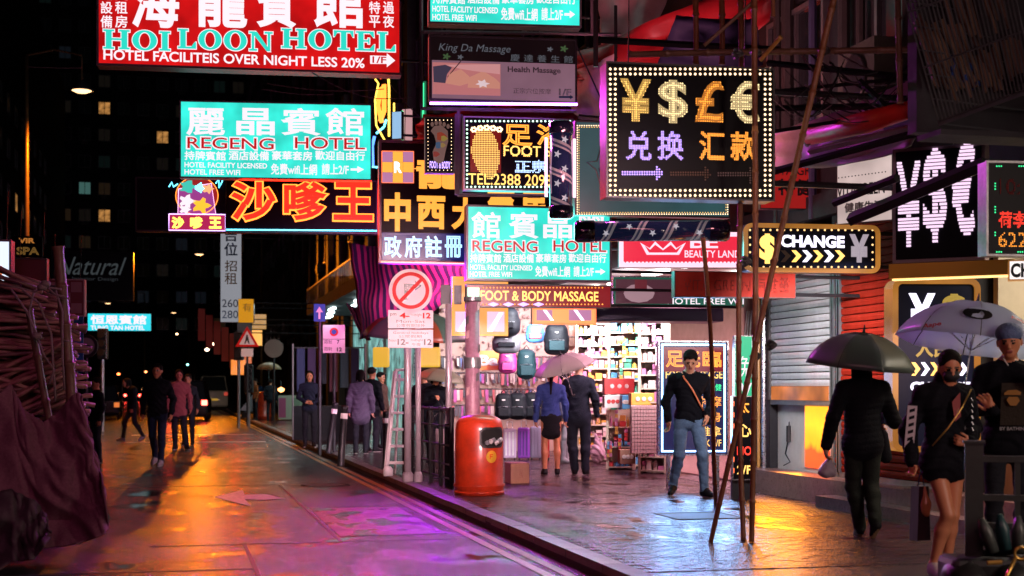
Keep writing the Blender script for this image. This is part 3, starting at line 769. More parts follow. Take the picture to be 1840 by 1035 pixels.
E_NRED = emit('red_neon_fill', (.78, .03, .012), 1.25)
E_NORG = emit('orange_neon', (1, .24, .03), 3.2)
E_YN = emit('yellow_neon', (1, .62, .08), 3.0)
E_BN = emit('blue_neon', (.08, .25, 1), 3.0)
E_GN = emit('green_neon', (.05, .8, .3), 1.8)
M_BLK = mat('black_board', (.004, .004, .006), .4, spec=.08)
M_BLK2 = mat('black_acrylic', (.008, .004, .008), .4, spec=.10)
M_NAVY = mat('navy_board', (.006, .009, .030), .4, spec=.12)
M_GOLD = emit('gold_frame', (.85, .33, .05), .38, mottled=.4)
M_CASE = mat('sign_casing', (.05, .045, .05), .45, .4, vary=.3)
M_CASEP = mat('painted_casing', (.22, .16, .20), .45, .2, vary=.3)
M_DIM = mat('unlit_diode', (.10, .06, .04), .4)

def under(m):
    b = m.node_tree.nodes['Principled BSDF']; c = b.inputs['Emission Color'].default_value
    return emit('under_'+m.name, tuple(c)[:3], .45, sample=False)

def regeng(label, l, t, r, b, d, al, order='麗晶賓館', group=None, dd=0):
    """teal hotel light box; everything on it placed in shares of its own height and width"""
    s = Sign('hotel_sign', label, 'sign', l, t, r, b, d, al, .22, None, M_CASE, M_CASEP, .022, E_TEAL)
    w = r-l; h = b-t
    def q(a, c, e, f): return (l+a*w, t+c*h, l+e*w, t+f*h)
    xs = (.035, .295, .53, .76)
    for ch, x in zip(order, xs): s.text(ch, *q(x, .075, x+.20, .43), E_WHT, bold=.018)
    for k, (st, a, e) in enumerate((('REGENG', .04, .49), ('HOTEL', .60, .965))):
        s.text(st, *q(a-.008, .445, e+.008, .625), E_WHT, bold=.045, y=-.009)
        s.text(st, *q(a, .462, e, .608), E_REDL, y=-.016, bold=.008)
    for st, a, e in (('持牌賓館', .025, .24), ('酒店設備', .255, .465), ('豪華套房', .48, .69), ('歡迎自由行', .705, .965)):
        s.text(st, *q(a, .635, e, .755), E_WHT, bold=.02)
    s.text('HOTEL FACILITY LICENSED', *q(.025, .785, .455, .855), E_WHT, bold=.02)
    s.text('HOTEL FREE WIFI', *q(.025, .875, .315, .945), E_WHT, bold=.02)
    s.text('免費wifi上網', *q(.475, .80, .715, .945), E_WHT, bold=.018); s.text('請上2/F', *q(.74, .80, .88, .945), E_WHT, bold=.018)
    a = q(.89, .82, .96, .93); my = (a[1]+a[3])/2; hh = a[3]-a[1]
    s.poly([(a[0], my-hh*.13), (a[0]+(a[2]-a[0])*.5, my-hh*.13), (a[0]+(a[2]-a[0])*.5, my-hh*.4), (a[2], my), (a[0]+(a[2]-a[0])*.5, my+hh*.4), (a[0]+(a[2]-a[0])*.5, my+hh*.13), (a[0], my+hh*.13)], E_WHT, name='arrow')
    return s
s1 = regeng('large teal hotel light box directly above the red orange neon sign', 323, 184, 668, 322, 24, 7.5)
s1.hang(M_DMETAL, h=2.6)
s2 = regeng('teal hotel light box cut off at the top above the grey massage board', 770, -112, 1044, 46, 18.2, 7)
s2.hang(M_DMETAL, h=1.5); s2.side_arms(M_DMETAL)
# the mirrored one lower right has its characters the other way round
s3 = regeng('teal hotel light box with reversed characters behind the star patterned pole', 838, 371, 1098, 505, 18.6, 4, order='館賓晶麗')
s3.side_arms(M_DMETAL)
# big red hotel sign
def slab_word(s, st, l, t, r, b):
    """fat serif capitals: teal faces on a white outline"""
    def bx(x0, x1, z0, z1): return [(x0, z0), (x1, z0), (x1, z1), (x0, z1)]
    def I(x): return [bx(x+.09, x+.31, .06, .94), bx(x, x+.40, 0, .10), bx(x, x+.40, .90, 1)]
    G_ = {'I': (.40, I(0)), 'H': (.98, I(0)+I(.58)+[bx(.2, .8, .46, .56)]), 'L': (.72, I(0)+[bx(.1, .72, 0, .10), [(.5, .05), (.72, .0), (.72, .34), (.66, .34)]]),
          'T': (.80, [bx(.29, .51, .05, .95), bx(.18, .62, 0, .10), bx(0, .80, .90, 1), [(0, .68), (.06, .68), (.16, .95), (0, 1)], [(.74, .68), (.80, .68), (.80, 1), (.64, .95)]]),
          'E': (.78, I(0)+[bx(.1, .74, 0, .10), bx(.1, .72, .90, 1), bx(.2, .55, .46, .55), [(.52, .05), (.74, 0), (.76, .32), (.70, .32)], [(.52, .95), (.72, 1), (.74, .70), (.68, .70)], bx(.49, .55, .36, .65)]),
          'N': (.95, [bx(.10, .20, .05, .95), bx(.75, .85, .05, .95), bx(0, .32, 0, .10), bx(0, .25, .90, 1), bx(.62, .95, .90, 1), [(.08, .98), (.32, .98), (.87, .0), (.70, .0)]])}
    tot = sum((.92 if c == 'O' else G_[c][0])+.10 for c in st)-.10; x0, x1, z0, z1 = s.rect(l, t, r, b); kx = (x1-x0)/tot; kz = z1-z0; x = 0; o_ = .012
    for c in st:
        W_ = .92 if c == 'O' else G_[c][0]
        for lay, (m, g, y) in enumerate(((E_WHT, o_, -.009), (E_TEALL, 0, -.016))):
            mb = MB()
            if c == 'O':
                n = 32; cx = x0+(x+.46)*kx; cz = z0+.5*kz; vs = []
                for a_, b_ in ((.46*kx+g, .52*kz+g), (.22*kx-g, .42*kz-g)): vs += [(cx+a_*math.cos(k/n*2*math.pi), y, cz+b_*math.sin(k/n*2*math.pi)) for k in range(n)]
                mb.add(vs, [(k, (k+1) % n, n+(k+1) % n, n+k) for k in range(n)])
            else:
                for i_, P_ in enumerate(G_[c][1]):
                    q = [(x0+(x+a_)*kx, z0+b_*kz) for a_, b_ in P_]
                    if g:
                        ux = [a_ for a_, _ in q]; uz = [b_ for _, b_ in q]; cx = (min(ux)+max(ux))/2; cz = (min(uz)+max(uz))/2
                        q = [(a_+math.copysign(g, a_-cx), b_+math.copysign(g, b_-cz)) for a_, b_ in q]
                    mb.add([(a_, y-.0006*i_, b_) for a_, b_ in q], (tuple(range(len(q))),))
            mb.build('letter' if lay else 'letter_outline', m, s.root)
        x += W_+.10
s = Sign('hotel_sign', 'huge red hotel light box with white brush characters at the top left', 'sign', 174, -78, 721, 126, 21.5, 5, .3, None, M_CASE, M_CASEP, .03, E_RED)
for ch, a, e in (('海', 236, 322), ('龍', 352, 444), ('賓', 462, 530), ('館', 562, 655)):
    s.text(ch, a, -45, e, 50, E_WHT, bold=.028)
for c_, x0, x1 in (('設', 181, 202), ('租', 207, 229), ('特', 663, 683), ('過', 688, 708)):
    s.text(c_, x0, 3, x1, 25, E_WHT, bold=.015)
for c_, x0, x1 in (('備', 181, 202), ('房', 207, 229), ('平', 663, 683), ('夜', 688, 708)):
    s.text(c_, x0, 28, x1, 50, E_WHT, bold=.015)
for c_, x0, x1 in (('建', 181, 202), ('日', 207, 229), ('日', 663, 683), ('租', 688, 708)):
    s.text(c_, x0, -22, x1, 0, E_WHT, bold=.015)
for st, a, e in (('HOI', 186, 306), ('LOON', 320, 490), ('HOTEL', 506, 710)):
    slab_word(s, st, a, 55, e, 90)
s.text('HOTEL FACILITEIS OVER NIGHT LESS 20%', 186, 97, 655, 115, E_WHT, bold=.02)
s.poly([(665, 100), (695, 101), (695, 96), (710, 109), (695, 121), (695, 115), (665, 115)], E_WHT, name='arrow')
s.text('1/F', 669, 102, 694, 114, E_REDL, y=-.016, bold=.02)
s.hang(M_DMETAL, h=1.5); s.side_arms(M_DMETAL)
# satay neon
s = Sign('neon_sign', 'black neon sign with fat red orange characters hanging under the teal hotel box', 'sign', 243, 321, 679, 418, 25.5, 7, .25, None, M_CASE, None, .03, M_BLK2)
for ch, a, e in (('沙', 414, 498), ('嗲', 508, 588), ('王', 597, 672)):
    s.text(ch, a, 325, e, 399, E_NORG, bold=.06, y=-.012, name='neon_outline'); s.text(ch, a+2.5, 327.5, e-2.5, 396.5, E_NRED, bold=.028, y=-.060, name='neon_character')
s.tube([(405, 413), (677, 415)], E_CYAN, .012, -.04)
s.tube([(668, 300), (678, 302)], E_CYAN, .012, -.04)
lg = Sign('neon_emblem', 'small neon emblem of a flower basket at the left end of the satay sign', 'sign', 303, 322, 406, 416, 25.2, 7, .05, None, M_BLK2)
M_REDB = emit('red_disc', (.45, .02, .02), .7)
lg.poly([(354+38*math.cos(a/14*math.pi), 352+34*math.sin(a/14*math.pi)) for a in range(28)], M_REDB, -.01, 'disc')
lg.tube([(354+38*math.cos(a/14*math.pi), 352+34*math.sin(a/14*math.pi)) for a in range(28)], E_NORG, .007, -.02, closed=True)
lg.poly([(321, 340), (380, 330), (388, 385), (320, 385)], emit('magenta_panel', (.42, .06, .32), .8), -.015, 'basket')
lg.tube([(321, 340), (380, 330), (388, 385), (320, 385)], emit('pink_white_neon', (1, .5, .85), 2.2), .007, -.03, closed=True)
def blob(s, cx, cy, r, m, y=-.04, n=9, name='petals', k=.35):
    s.poly([(cx+r*(1+k*math.cos(5*a/n*2*math.pi))*math.cos(a/n*2*math.pi), cy+r*(1+k*math.cos(5*a/n*2*math.pi))*math.sin(a/n*2*math.pi)*.85) for a in range(n)], m, y, name)
blob(lg, 338, 336, 13, emit('green_leaf_neon', (.05, .5, .4), 1.2), n=12); blob(lg, 360, 338, 9, E_CYAN, -.05); blob(lg, 336, 362, 12, E_WHT, -.05, 16); blob(lg, 333, 377, 9, E_WHT, -.06, 14); blob(lg, 362, 370, 14, emit('yellow_bloom', (1, .45, .03), 1.4), -.05, 18); blob(lg, 374, 340, 9, emit('peach_bloom', (1, .45, .2), 1.2), -.06, 14)
for q in ((304, 328, 320, 336), (388, 322, 400, 338)):
    lg.tube([(q[0], q[1]+8), (q[0]+5, q[1]), ((q[0]+q[2])/2, q[3]), (q[2], q[1]+3)], E_CYAN, .012, -.03)
lg.panel(305, 386, 404, 414, emit('crimson_panel', (.5, .02, .10), .9), -.02)
lg.tube([(304, 385), (405, 386), (405, 415), (304, 414)], emit('lilac_neon', (.72, .42, 1), 3), .009, -.035, closed=True)
for ch, a in (('沙', 309), ('嗲', 342), ('王', 376)): lg.text(ch, a, 390, a+22, 411, E_YN, bold=.05, y=-.03)
# medical sign
M_MAR = mat('maroon_board', (.022, .003, .006), .4, spec=.15)
s = Sign('medical_sign', 'maroon clinic sign with orange check emblem and orange and blue characters', 'sign', 681, 256, 992, 474, 21, 4, .25, None, M_CASEP, mat('pink_frame', (.4, .16, .22), .35), .035, M_MAR)
E_ORL = emit('orange_clinic_led', (1, .38, .05), 1.35, sample=True)
E_MAU = emit('mauve_led', (.55, .22, .42), .9)
for i in range(3):
    for j in range(3):
        x = 687+i*18.6; z = 273+j*18.6
        s.panel(x, z, x+18.2, z+18.2, E_MAU if (i+j) % 2 == 0 and (i, j) != (1, 1) else E_ORL, -.012, 'check')
s.tube([(686, 272), (743, 272.5), (743, 329), (686, 328.5)], E_REDO, .006, -.02, closed=True)
s.text('R', 708, 291, 721, 311, E_WLED, y=-.02, bold=.04)
for ch, q in (('龍', (748, 284, 838, 340)), ('中', (690, 346, 738, 416)), ('西', (749, 352, 800, 412)), ('大', (812, 355, 860, 412)), ('藥', (875, 340, 925, 400)), ('房', (935, 340, 980, 400))):
    s.text(ch, *q, E_ORL, bold=.045)
E_ICE = emit('ice_blue_led', (.45, .75, 1), 1.6)
for ch, a in (('政', 690), ('府', 727), ('註', 763), ('冊', 799)):
    s.text(ch, a, 424, a+31, 463, E_ICE, bold=.03)
s.panel(686, 419, 836, 468, emit('blue_back_glow', (.008, .014, .16), .7, sample=False), -.008)
s.tube([(684, 471), (835, 474)], emit('peach_tube', (1, .4, .3), 2.5), .010, -.03)
s.hang(M_DMETAL, h=1.0); s.side_arms(M_DMETAL)
# grey massage board in its frame
s = Sign('massage_board', 'unlit grey massage board with a sleeping face picture inside a metal frame', 'sign', 771, 67, 1036, 183, 17.4, 6, .18, None, M_CASE, M_DMETAL, .018, mat('black_film', (.012, .013, .014), .3))
E_PKB = emit('dim_pink_board', lin((132, 96, 112)), .85, mottled=.12)  # board and print are unlit; their brightness is painted in as emission
s.panel(776, 112, 1033, 181, E_PKB, -.010, 'lower_board')
M_PK1 = emit('photo_pink', lin((196, 120, 120)), .8, sample=False); M_PK2 = emit('photo_skin', lin((205, 138, 120)), .85, sample=False)
s.panel(777, 114, 899, 171, M_PK1, -.014, 'photo')
s.poly([(800, 150), (808, 132), (828, 125), (843, 138), (842, 150), (826, 155)], M_PK2, -.018, 'printed_face')
s.poly([(778, 120), (800, 117), (812, 122), (803, 134), (800, 150), (779, 148)], emit('photo_hair', lin((66, 58, 78)), .8, sample=False), -.0175, 'printed_hair')
s.poly([(800, 117), (898, 116), (898, 134), (850, 128), (826, 124)], emit('photo_towel', lin((215, 150, 150)), .8, sample=False), -.0178, 'printed_towel')
s.poly([(842, 140), (868, 128), (890, 142), (898, 150), (898, 160), (840, 158)], M_PK2, -.0176, 'printed_arm')
for a in range(6): s.poly([(867+13*math.cos(a), 151+8*math.sin(a)), (867+7*math.cos(a+.6), 151+4*math.sin(a+.6)), (867, 151), (867+7*math.cos(a-.6), 151+4*math.sin(a-.6))], emit('photo_flower', lin((230, 205, 210)), .85, sample=False), -.021-.0004*a, 'printed_petal')
M_GRL = emit('grey_letter', lin((92, 96, 104)), .8, sample=False); M_INK = mat('black_ink', (.01, .01, .012), .5)
s.text('King Da Massage', 787, 80, 915, 97, M_GRL, slant=.25)
s.text('慶達養生館', 917, 99, 1029, 112, M_GRL, spacing=1.7)
for cx, cy, r, m in ((802, 102, 8, emit('leaf_green', (.05, .10, .04), .8, sample=False)), (827, 103, 6, M_GRL), (988, 89, 6, M_GRL), (1013, 88, 8, bpy.data.materials['leaf_green'])):
    blob(s, cx, cy, r*.7, m, -.012, 20, 'star_motif', .45)
s.text('Health Massage', 912, 121, 1007, 134, M_INK, y=-.013, bold=.022)
s.text('正宗穴位按摩', 922, 159, 990, 169, M_INK, y=-.013)
s.text('1/F', 1004, 160, 1026, 172, mat('dark_green_ink', (.005, .06, .05), .5), y=-.013, bold=.02)
s.poly([(1004, 173), (1024, 173), (1024, 171), (1030, 175), (1024, 179), (1024, 176.5), (1004, 176.5)], bpy.data.materials['dark_green_ink'], -.013, 'arrow')
s.tube([(772, 187), (1036, 189)], E_VIO, .016, -.05)
fr = thing('support_rack', 'grey metal frame carrying the massage board and foot signs', 'frame', s.o)
def Q(px, py, d=17.55): return P(px, py, d)-Vector(s.o)
fb = MB()
for a, b in (((755, 57), (1115, 62)), ((755, 195), (1036, 200)), ((757, 0), (757, 196)), ((824, 198), (824, 350)), ((1064, -60), (1064, 62)), ((757, 57), (757, 196)), ((822, 350), (985, 352))):
    fb = MB(); fb.tube([Q(*a), Q(*b)], .022, 4); fb.build('frame_bar', M_CASEP, fr)
MB().tube([Q(824, 205), Q(824, 350)], .05, 4).build('frame_post', M_CASEP, fr)
MB().tube([Q(828, 110, 17.3), Q(776, 172, 17.3)], .006, 5).build('wire', M_DMETAL, fr)
MB().tube([Q(1035, 80, 17.3), Q(1088, 195, 17.3)], .010, 5).build('wire', M_DMETAL, fr)
# small foot sign
s = Sign('foot_sign', 'small dark bulb framed sign with a patchwork foot', 'sign', 764, 211, 816, 311, 17.2, 5, .12, None, M_DMETAL, M_CASE, .008, M_BLK)
s.border(769, 216, 811, 306, E_BULB, 6.5, .006)
def foot(s, cx, cy, w, h, m, y=-.014):
    pts = [(-.05, .5), (-.32, .42), (-.38, .2), (-.18, 0), (-.3, -.2), (-.48, -.3), (-.3, -.42), (.1, -.44), (.42, -.3), (.44, -.05), (.3, .2), (.2, .44)]
    o = s.poly([(cx+a*w, cy+b*h) for a, b in pts], m, y, 'sole')
    for i in range(5):
        s.poly([(cx+(-.40+i*.21)*w+.09*w*math.cos(a/5*math.pi), cy+(-.44-.06*math.sin(i*.8+.4))*h+.06*h*math.sin(a/5*math.pi)) for a in range(10)], m, y-.001, 'toe')
    return o
foot(s, 790, 258, 34, 74, emit('dim_sole', lin((120, 90, 84)), .7, sample=False))
for q, c_ in (((792, 246, 9), (150, 60, 40)), ((797, 250, 6), (150, 130, 60)), ((788, 262, 7), (60, 90, 120)), ((783, 278, 6), (140, 50, 40)), ((795, 262, 5), (150, 120, 70))):
    blob(s, q[0], q[1], q[2], emit('patch_%d_%d' % (c_[0], c_[2]), lin(c_), .7, sample=False), -.019-.0003*q[0]/10, 8, 'patch', .2)
s.text('FOOT & BODY', 772, 290, 809, 303, E_PUR, bold=.03)
# large foot massage LED sign
s = Sign('foot_massage_sign', 'bulb framed foot massage sign with a glowing dotted foot and telephone number', 'sign', 833, 212, 1030, 343, 17.6, 5, .16, None, M_DMETAL, mat('lilac_frame', (.35, .28, .38), .35, .4), .014, M_BLK2)
s.border(839, 218, 1024, 336, E_BULBG, 7.4, .014)
pts = []
def inside(px, py):
    # foot outline: ball up top, narrowing to the heel
    u = (px-874)/34; v = (py-277)/48
    if abs(v) > 1: return False
    wl = -.72+.30*(v+1)*.9 - .15*math.cos(v*2); wr = .72-.55*max(0, v-.0)-.1*math.cos(v*3+1)
    e = math.sqrt(max(0, 1-v*v))
    cx = .0+.1*v; return cx-.80*e+.22*max(0, v) < u < cx+.72*e-.05
row = 232; 
while row < 325:
    k = 844
    while k < 900:
        if inside(k, row): pts.append((k, row))
        k += 2.9
    row += 3.3
s.panel(845, 232, 900, 310, emit('red_backglow', (.22, .008, .004), .8), -.0085)
s.dots(pts, E_GOLD, .0085, -.02, 'sole_lamps')
tp = []
for i in range(5):
    cx = 851+i*11.5; cyy = 234-4*math.sin((i+.3)/4.6*math.pi)
    for a in range(7): tp.append((cx+4.2*math.cos(a), cyy+3.6*math.sin(a)))
s.dots(tp, E_BULB, .016, -.02, 'toe_lamps')
s.text('足', 903, 224, 956, 262, E_ORG, tube=.025, name='neon_lettering'); s.text('浴', 964, 224, 1012, 262, E_ORG, tube=.025, name='neon_lettering')
s.led('FOOT', 904, 262, 972, 282, E_GOLD, 3.3, .0, .45); s.text('FOOT SPA', 905, 263, 1020, 281, E_GOLD, y=-.012, bold=.005)
s.led('正宗', 925, 287, 982, 311, E_BLU, 2.6, .3, .46)
s.text('TEL:2388 2093', 841, 313, 990, 333, E_GOLD, bold=.004)
s.side_arms(M_DMETAL)
# currency sign
s = Sign('currency_sign', 'square black bulb framed sign with four currency symbols and arrows', 'sign', 1089, 118, 1390, 358, 12.3, 3, .22, None, M_DMETAL, M_CASE, .012, M_BLK)
for g in (0, 9.0): s.border(1096+g, 124.5+g, 1383-g, 351.5-g, E_BULB, 9.0, .0125)
for st, q, m in (('¥', (1115, 142, 1168, 219), E_GOLD), ('$', (1182, 144, 1235, 222), emit('pale_gold_led', (1, .75, .36), 1.8, sample=False)), ('£', (1249, 146, 1299, 220), E_ORG), ('€', (1312, 146, 1364, 222), bpy.data.materials['pale_gold_led'])):
    s.text(st, *q, under(m), bold=.03, name='symbol'); s.led(st, *q, m, 3.9, .40, .44, name='symbol_lamps')
for st, q, m in (('兑', (1124, 236, 1170, 288), E_PUR), ('换', (1181, 236, 1227, 288), E_PUR), ('汇', (1256, 237, 1301, 288), E_ORG), ('款', (1312, 237, 1358, 289), E_ORG)):
    s.text(st, *q, under(m), bold=.02, name='character'); s.led(st, *q, m, 2.8, .25, .46, name='character_lamps')
def arrow_pts(l, r, cy, hh, step=4.4, th=6):
    out = []
    x = l
    while x < r:
        y = -hh
        while y <= hh:
            if (x < r-hh*.95 and abs(y) <= th) or (x >= r-hh*.95 and abs(y) <= (r-x)*1.05): out.append((x, cy+y))
            y += step
        x += step
    return out
s.dots(arrow_pts(1118, 1192, 312, 16), E_PUR, .0085, name='arrow_lamps'); s.dots(arrow_pts(1205, 1278, 313, 16), M_DIM, .0085, name='arrow_lamps'); s.dots(arrow_pts(1290, 1362, 314, 16), mat('unlit_white_diode', (.16, .13, .15), .4), .0085, name='arrow_lamps')
s.side_arms(M_DMETAL, r=.03); s.hang(M_DMETAL, h=2.2)
# green star sign
M_GB = mat('grey_teal_board', (.06, .13, .14), .35, vary=.15)
s = Sign('star_sign', 'grey teal board with dark star outline behind the currency sign', 'sign', 1033, 221, 1312, 389, 16.6, 3, .14, None, M_DMETAL, None, .02, emit('teal_grey_glow', lin((44, 84, 88)), .75, mottled=.2))
s.border(1037, 226, 1307, 385, E_BULB, 4.2, .008, name='bulbs'); s.border(1040, 229, 1304, 382, E_GOLD, 4.6, .006)
st_ = [(1078, 268), (1090, 295), (1120, 298), (1098, 318), (1104, 350), (1078, 332), (1070, 305), (1054, 292), (1072, 290)]
s.tube(st_, M_DMETAL, .008, -.02, 'star_outline', closed=True)
s.poly([(1074, 302), (1092, 310), (1092, 352)], M_NAVY, -.012, 'star_navy_part')  # navy triangle on the star
# star patterned poles
def star_pole(label, a, b, r, d):
    A = P(*a, d); B = P(*b, d); L = (B-A).length; z = (B-A).normalized()
    q = z.to_track_quat('Z', 'Y').to_euler(); r_ = thing('pole_sign', label, 'sign', A, rot=q)
    m = bpy.data.materials.get('barber_stripes')
    if not m:
        m = bpy.data.materials.new('barber_stripes'); m.use_nodes = True; n = m.node_tree; bs = n.nodes['Principled BSDF']
        tc = n.nodes.new('ShaderNodeTexCoord'); sp = n.nodes.new('ShaderNodeSeparateXYZ'); n.links.new(tc.outputs['Object'], sp.inputs[0])
        at = n.nodes.new('ShaderNodeMath'); at.operation = 'ARCTAN2'; n.links.new(sp.outputs['Y'], at.inputs[0]); n.links.new(sp.outputs['X'], at.inputs[1])
        m1 = n.nodes.new('ShaderNodeMath'); m1.operation = 'MULTIPLY_ADD'; m1.inputs[1].default_value = 1/(2*math.pi); n.links.new(at.outputs[0], m1.inputs[0])
        m2 = n.nodes.new('ShaderNodeMath'); m2.operation = 'MULTIPLY'; m2.inputs[1].default_value = 3.0; n.links.new(sp.outputs['Z'], m2.inputs[0]); n.links.new(m2.outputs[0], m1.inputs[2])
        m3 = n.nodes.new('ShaderNodeMath'); m3.operation = 'FRACT'; 
        m25 = n.nodes.new('ShaderNodeMath'); m25.operation = 'MULTIPLY'; m25.inputs[1].default_value = 1.0; n.links.new(m1.outputs[0], m25.inputs[0]); n.links.new(m25.outputs[0], m3.inputs[0])
        cr = n.nodes.new('ShaderNodeValToRGB'); cr.color_ramp.interpolation = 'CONSTANT'; e = cr.color_ramp.elements
        e[0].color = (.01, .015, .05, 1); e[1].position = .55; e[1].color = (.30, .27, .30, 1); k = e.new(.62); k.color = (.04, .05, .10, 1); k = e.new(.70); k.color = (.30, .27, .30, 1); k = e.new(.8); k.color = (.01, .015, .05, 1)
        n.links.new(m3.outputs[0], cr.inputs[0]); n.links.new(cr.outputs[0], bs.inputs['Base Color']); n.links.new(cr.outputs[0], bs.inputs['Emission Color']); bs.inputs['Emission Strength'].default_value = .35; bs.inputs['Roughness'].default_value = .12; bs.inputs['Coat Weight'].default_value = 1
    MB().lathe([(r, L*.12), (r, L*.88)], 28).build('striped_drum', m, r_, smooth=True)
    MB().lathe([(0, 0), (r*.9, 0), (r*1.08, L*.02), (r*1.08, L*.125), (r, L*.13)], 28).build('end_cap', mat('navy_gloss', (.006, .007, .02), .12, coat=1), r_, smooth=True)
    MB().lathe([(r, L*.87), (r*1.08, L*.875), (r*1.08, L*.98), (r*.9, L), (0, L)], 28).build('end_cap', bpy.data.materials['navy_gloss'], r_, smooth=True)
    inv = r_.matrix_basis.inverted() if False else None
    # white stars stuck on the drum, facing the street
    R_ = q.to_matrix().inverted(); vd = (R_@(-FW)); a0 = math.atan2(vd.y, vd.x)
    for i in range(5):
        zz = L*(.2+.15*i); a = a0+(-.35 if i % 2 else .3); sm = MB(); rr_ = r*.36
        ring = []
        for k in range(10):
            rad_ = rr_ if k % 2 == 0 else rr_*.42; t = k/10*2*math.pi
            da = rad_*math.cos(t)/r; ring.append(((r+.004)*math.cos(a+da), (r+.004)*math.sin(a+da), zz+rad_*math.sin(t)))
        c_ = ((r+.004)*math.cos(a), (r+.004)*math.sin(a), zz); sm.add(ring+[c_], [(k, (k+1) % 10, 10) for k in range(10)])
        sm.build('star', emit('star_white', (.7, .66, .75), .6, sample=False), r_)
    return r_
sp1 = star_pole('upright navy pole sign with stars and diagonal stripes before the foot sign', (1008, 393), (1008, 219), .130, 16.2)
E_PKT = emit('pale_pink_tube', (1, .55, .75), 2.0)
for x in (-.165, .17): MB().tube([(x, -.02, .25), (x, -.02, .92)], .018, 8).build('side_tube', E_PKT, sp1)
sp2 = star_pole('horizontal navy pole sign with stars and stripes under the currency sign', (1032, 416), (1310, 414), .115, 15.9)
# horizontal pole carries a row of tiny lamps
# change sign, rounded
def change_sign():
    s = Sign('exchange_sign', 'rounded orange framed exchange sign with a row of chevrons below the currency sign', 'sign', 1335, 403, 1580, 490, 14.6, 4, .16, None, M_DMETAL, M_GOLD, .045, M_NAVY, radius=.09)
    s.border(1347, 413.5, 1567, 480, emit('amber_lamp', (1, .6, .25), 1.7, sample=False), 12.4, .012)
    s.text('$', 1364, 420, 1392, 474, E_GOLD, bold=.05)
    s.text('CHANGE', 1402, 423, 1517, 445, E_WLED, bold=.045)
    for i, m in enumerate((M_DIM, E_GOLD, E_WLED, E_GOLD, E_WLED, E_GOLD)):
        x = 1402+i*19.5; s.poly([(x, 450), (x+8, 450), (x+18, 460), (x+8, 471), (x, 471), (x+9, 460)], m, name='chevron')
    s.text('¥', 1527, 421, 1559, 472, emit('dim_lilac_diode', (.5, .42, .5), .75, sample=False), bold=.05)
    s.side_arms(M_DMETAL)
    return s
change_sign()
# tall exchange sign
def tall_exchange():
    s = Sign('exchange_sign', 'tall gold framed currency exchange sign behind the two umbrellas', 'sign', 1602, 500, 1760, 812, 13.4, 10, .22, None, M_GOLD, M_GOLD, .055, M_NAVY, radius=.10)
    s.text('¥', 1634, 527, 1678, 592, E_WLED, bold=.045); s.text('$', 1692, 528, 1735, 588, emit('gold_diode', (.5, .33, .06), .8, sample=False), bold=.045)
    s.text('人民币', 1645, 608, 1738, 642, bpy.data.materials['gold_diode'], bold=.03)
    for i, m in enumerate((E_GOLD, E_WLED, E_GOLD, E_WLED, E_GOLD, E_WLED)):
        x = 1637+i*17; s.poly([(x, 651), (x+7, 651), (x+16, 663), (x+7, 675), (x, 675), (x+8, 663)], m, name='chevron')
    s.text('CHANGE', 1635, 686, 1743, 704, E_WLED, bold=.05)
    s.side_arms(M_DMETAL, X=7.45)
tall_exchange()
# currency neon along the facade
s = Sign('currency_neon', 'slanting facade sign with large ribbed white currency symbols', 'sign', 1604, 262, 1770, 470, 12.6, 42, .2, None, M_CASEP, None, .03, M_BLK)
E_RIB = emit('ribbed_white_led', (1, .70, .95), 1.15, sample=True)
def ribs(s, ch, l, t, r, b):
    x0, x1, z0, z1 = s.rect(l, t, r, b); nx = 60; nz = 26
    msk = text_mask(ch, nx, nz, .9); mb = MB()
    for j in range(nz):
        i = 0
        while i < nx:
            if msk[j, i]:
                k = i
                while k < nx and msk[j, k]: k += 1
                w_ = (x1-x0)/nx; h_ = (z1-z0)/nz
                mb.box(x0+i*w_, x0+k*w_, -.03, -.012, z0+(j+.18)*h_, z0+(j+.85)*h_); i = k
            i += 1
    mb.build('ribbed_symbol', E_RIB, s.root)
ribs(s, '¥', 1613, 290, 1654, 445); ribs(s, '$', 1660, 266, 1702, 437); ribs(s, '€', 1712, 256, 1752, 424)
s.side_arms(M_DMETAL, X=7.42)
o = thing('gold_ledge', 'gold lit ledge running under the ribbed currency neon', 'ledge', s.o, -rad(42))
MB().box(s.x0-.02, s.x1+.25, -.06, .25, -.14, -.01).build('ledge_board', mat('gold_ledge', (.6, .30, .04), .35, .2), o)
MB().box(s.x0, s.x1+.2, -.02, .05, -.155, -.142).build('lit_strip', emit('ledge_strip', (1, .6, .2), 2.5), o)
# red LED ticker at the right edge
s = Sign('led_ticker', 'upright black LED board with red digits at the right edge of the frame', 'sign', 1771, 291, 1878, 460, 10.6, 8, .14, None, M_METAL, M_METAL, .012, M_BLK)
s.led('10:15', 1795, 322, 1868, 350, mat('dim_red_diode', (.25, .01, .01), .4), 2.8, 0, .4)
s.led('荷李活', 1793, 380, 1868, 410, emit('red_led', (1, .05, .03), 1.8, sample=False), 2.2, .2, .48); s.led('6228', 1793, 418, 1862, 444, E_ORG, 3, 0, .42)
s.dots([(x, 299) for x in (1790, 1794, 1798, 1830, 1834, 1838, 1862, 1866)]+[(x, 453) for x in (1790, 1794, 1798, 1828, 1832, 1836, 1860)]+[(1787, y) for y in (330, 335, 340, 372, 377, 382, 418, 423)], E_GRN, .006)
# white CHANGE fascia at the edge
s = Sign('exchange_sign', 'white lit fascia with black letters at the right edge under the LED board', 'sign', 1812, 466, 1930, 503, 11.4, 30, .12, None, M_GOLD, None, .01, emit('white_fascia', (.9, .82, .8), 1.2))
s.text('CHANGE', 1816, 472, 1920, 498, M_INK, bold=.045)
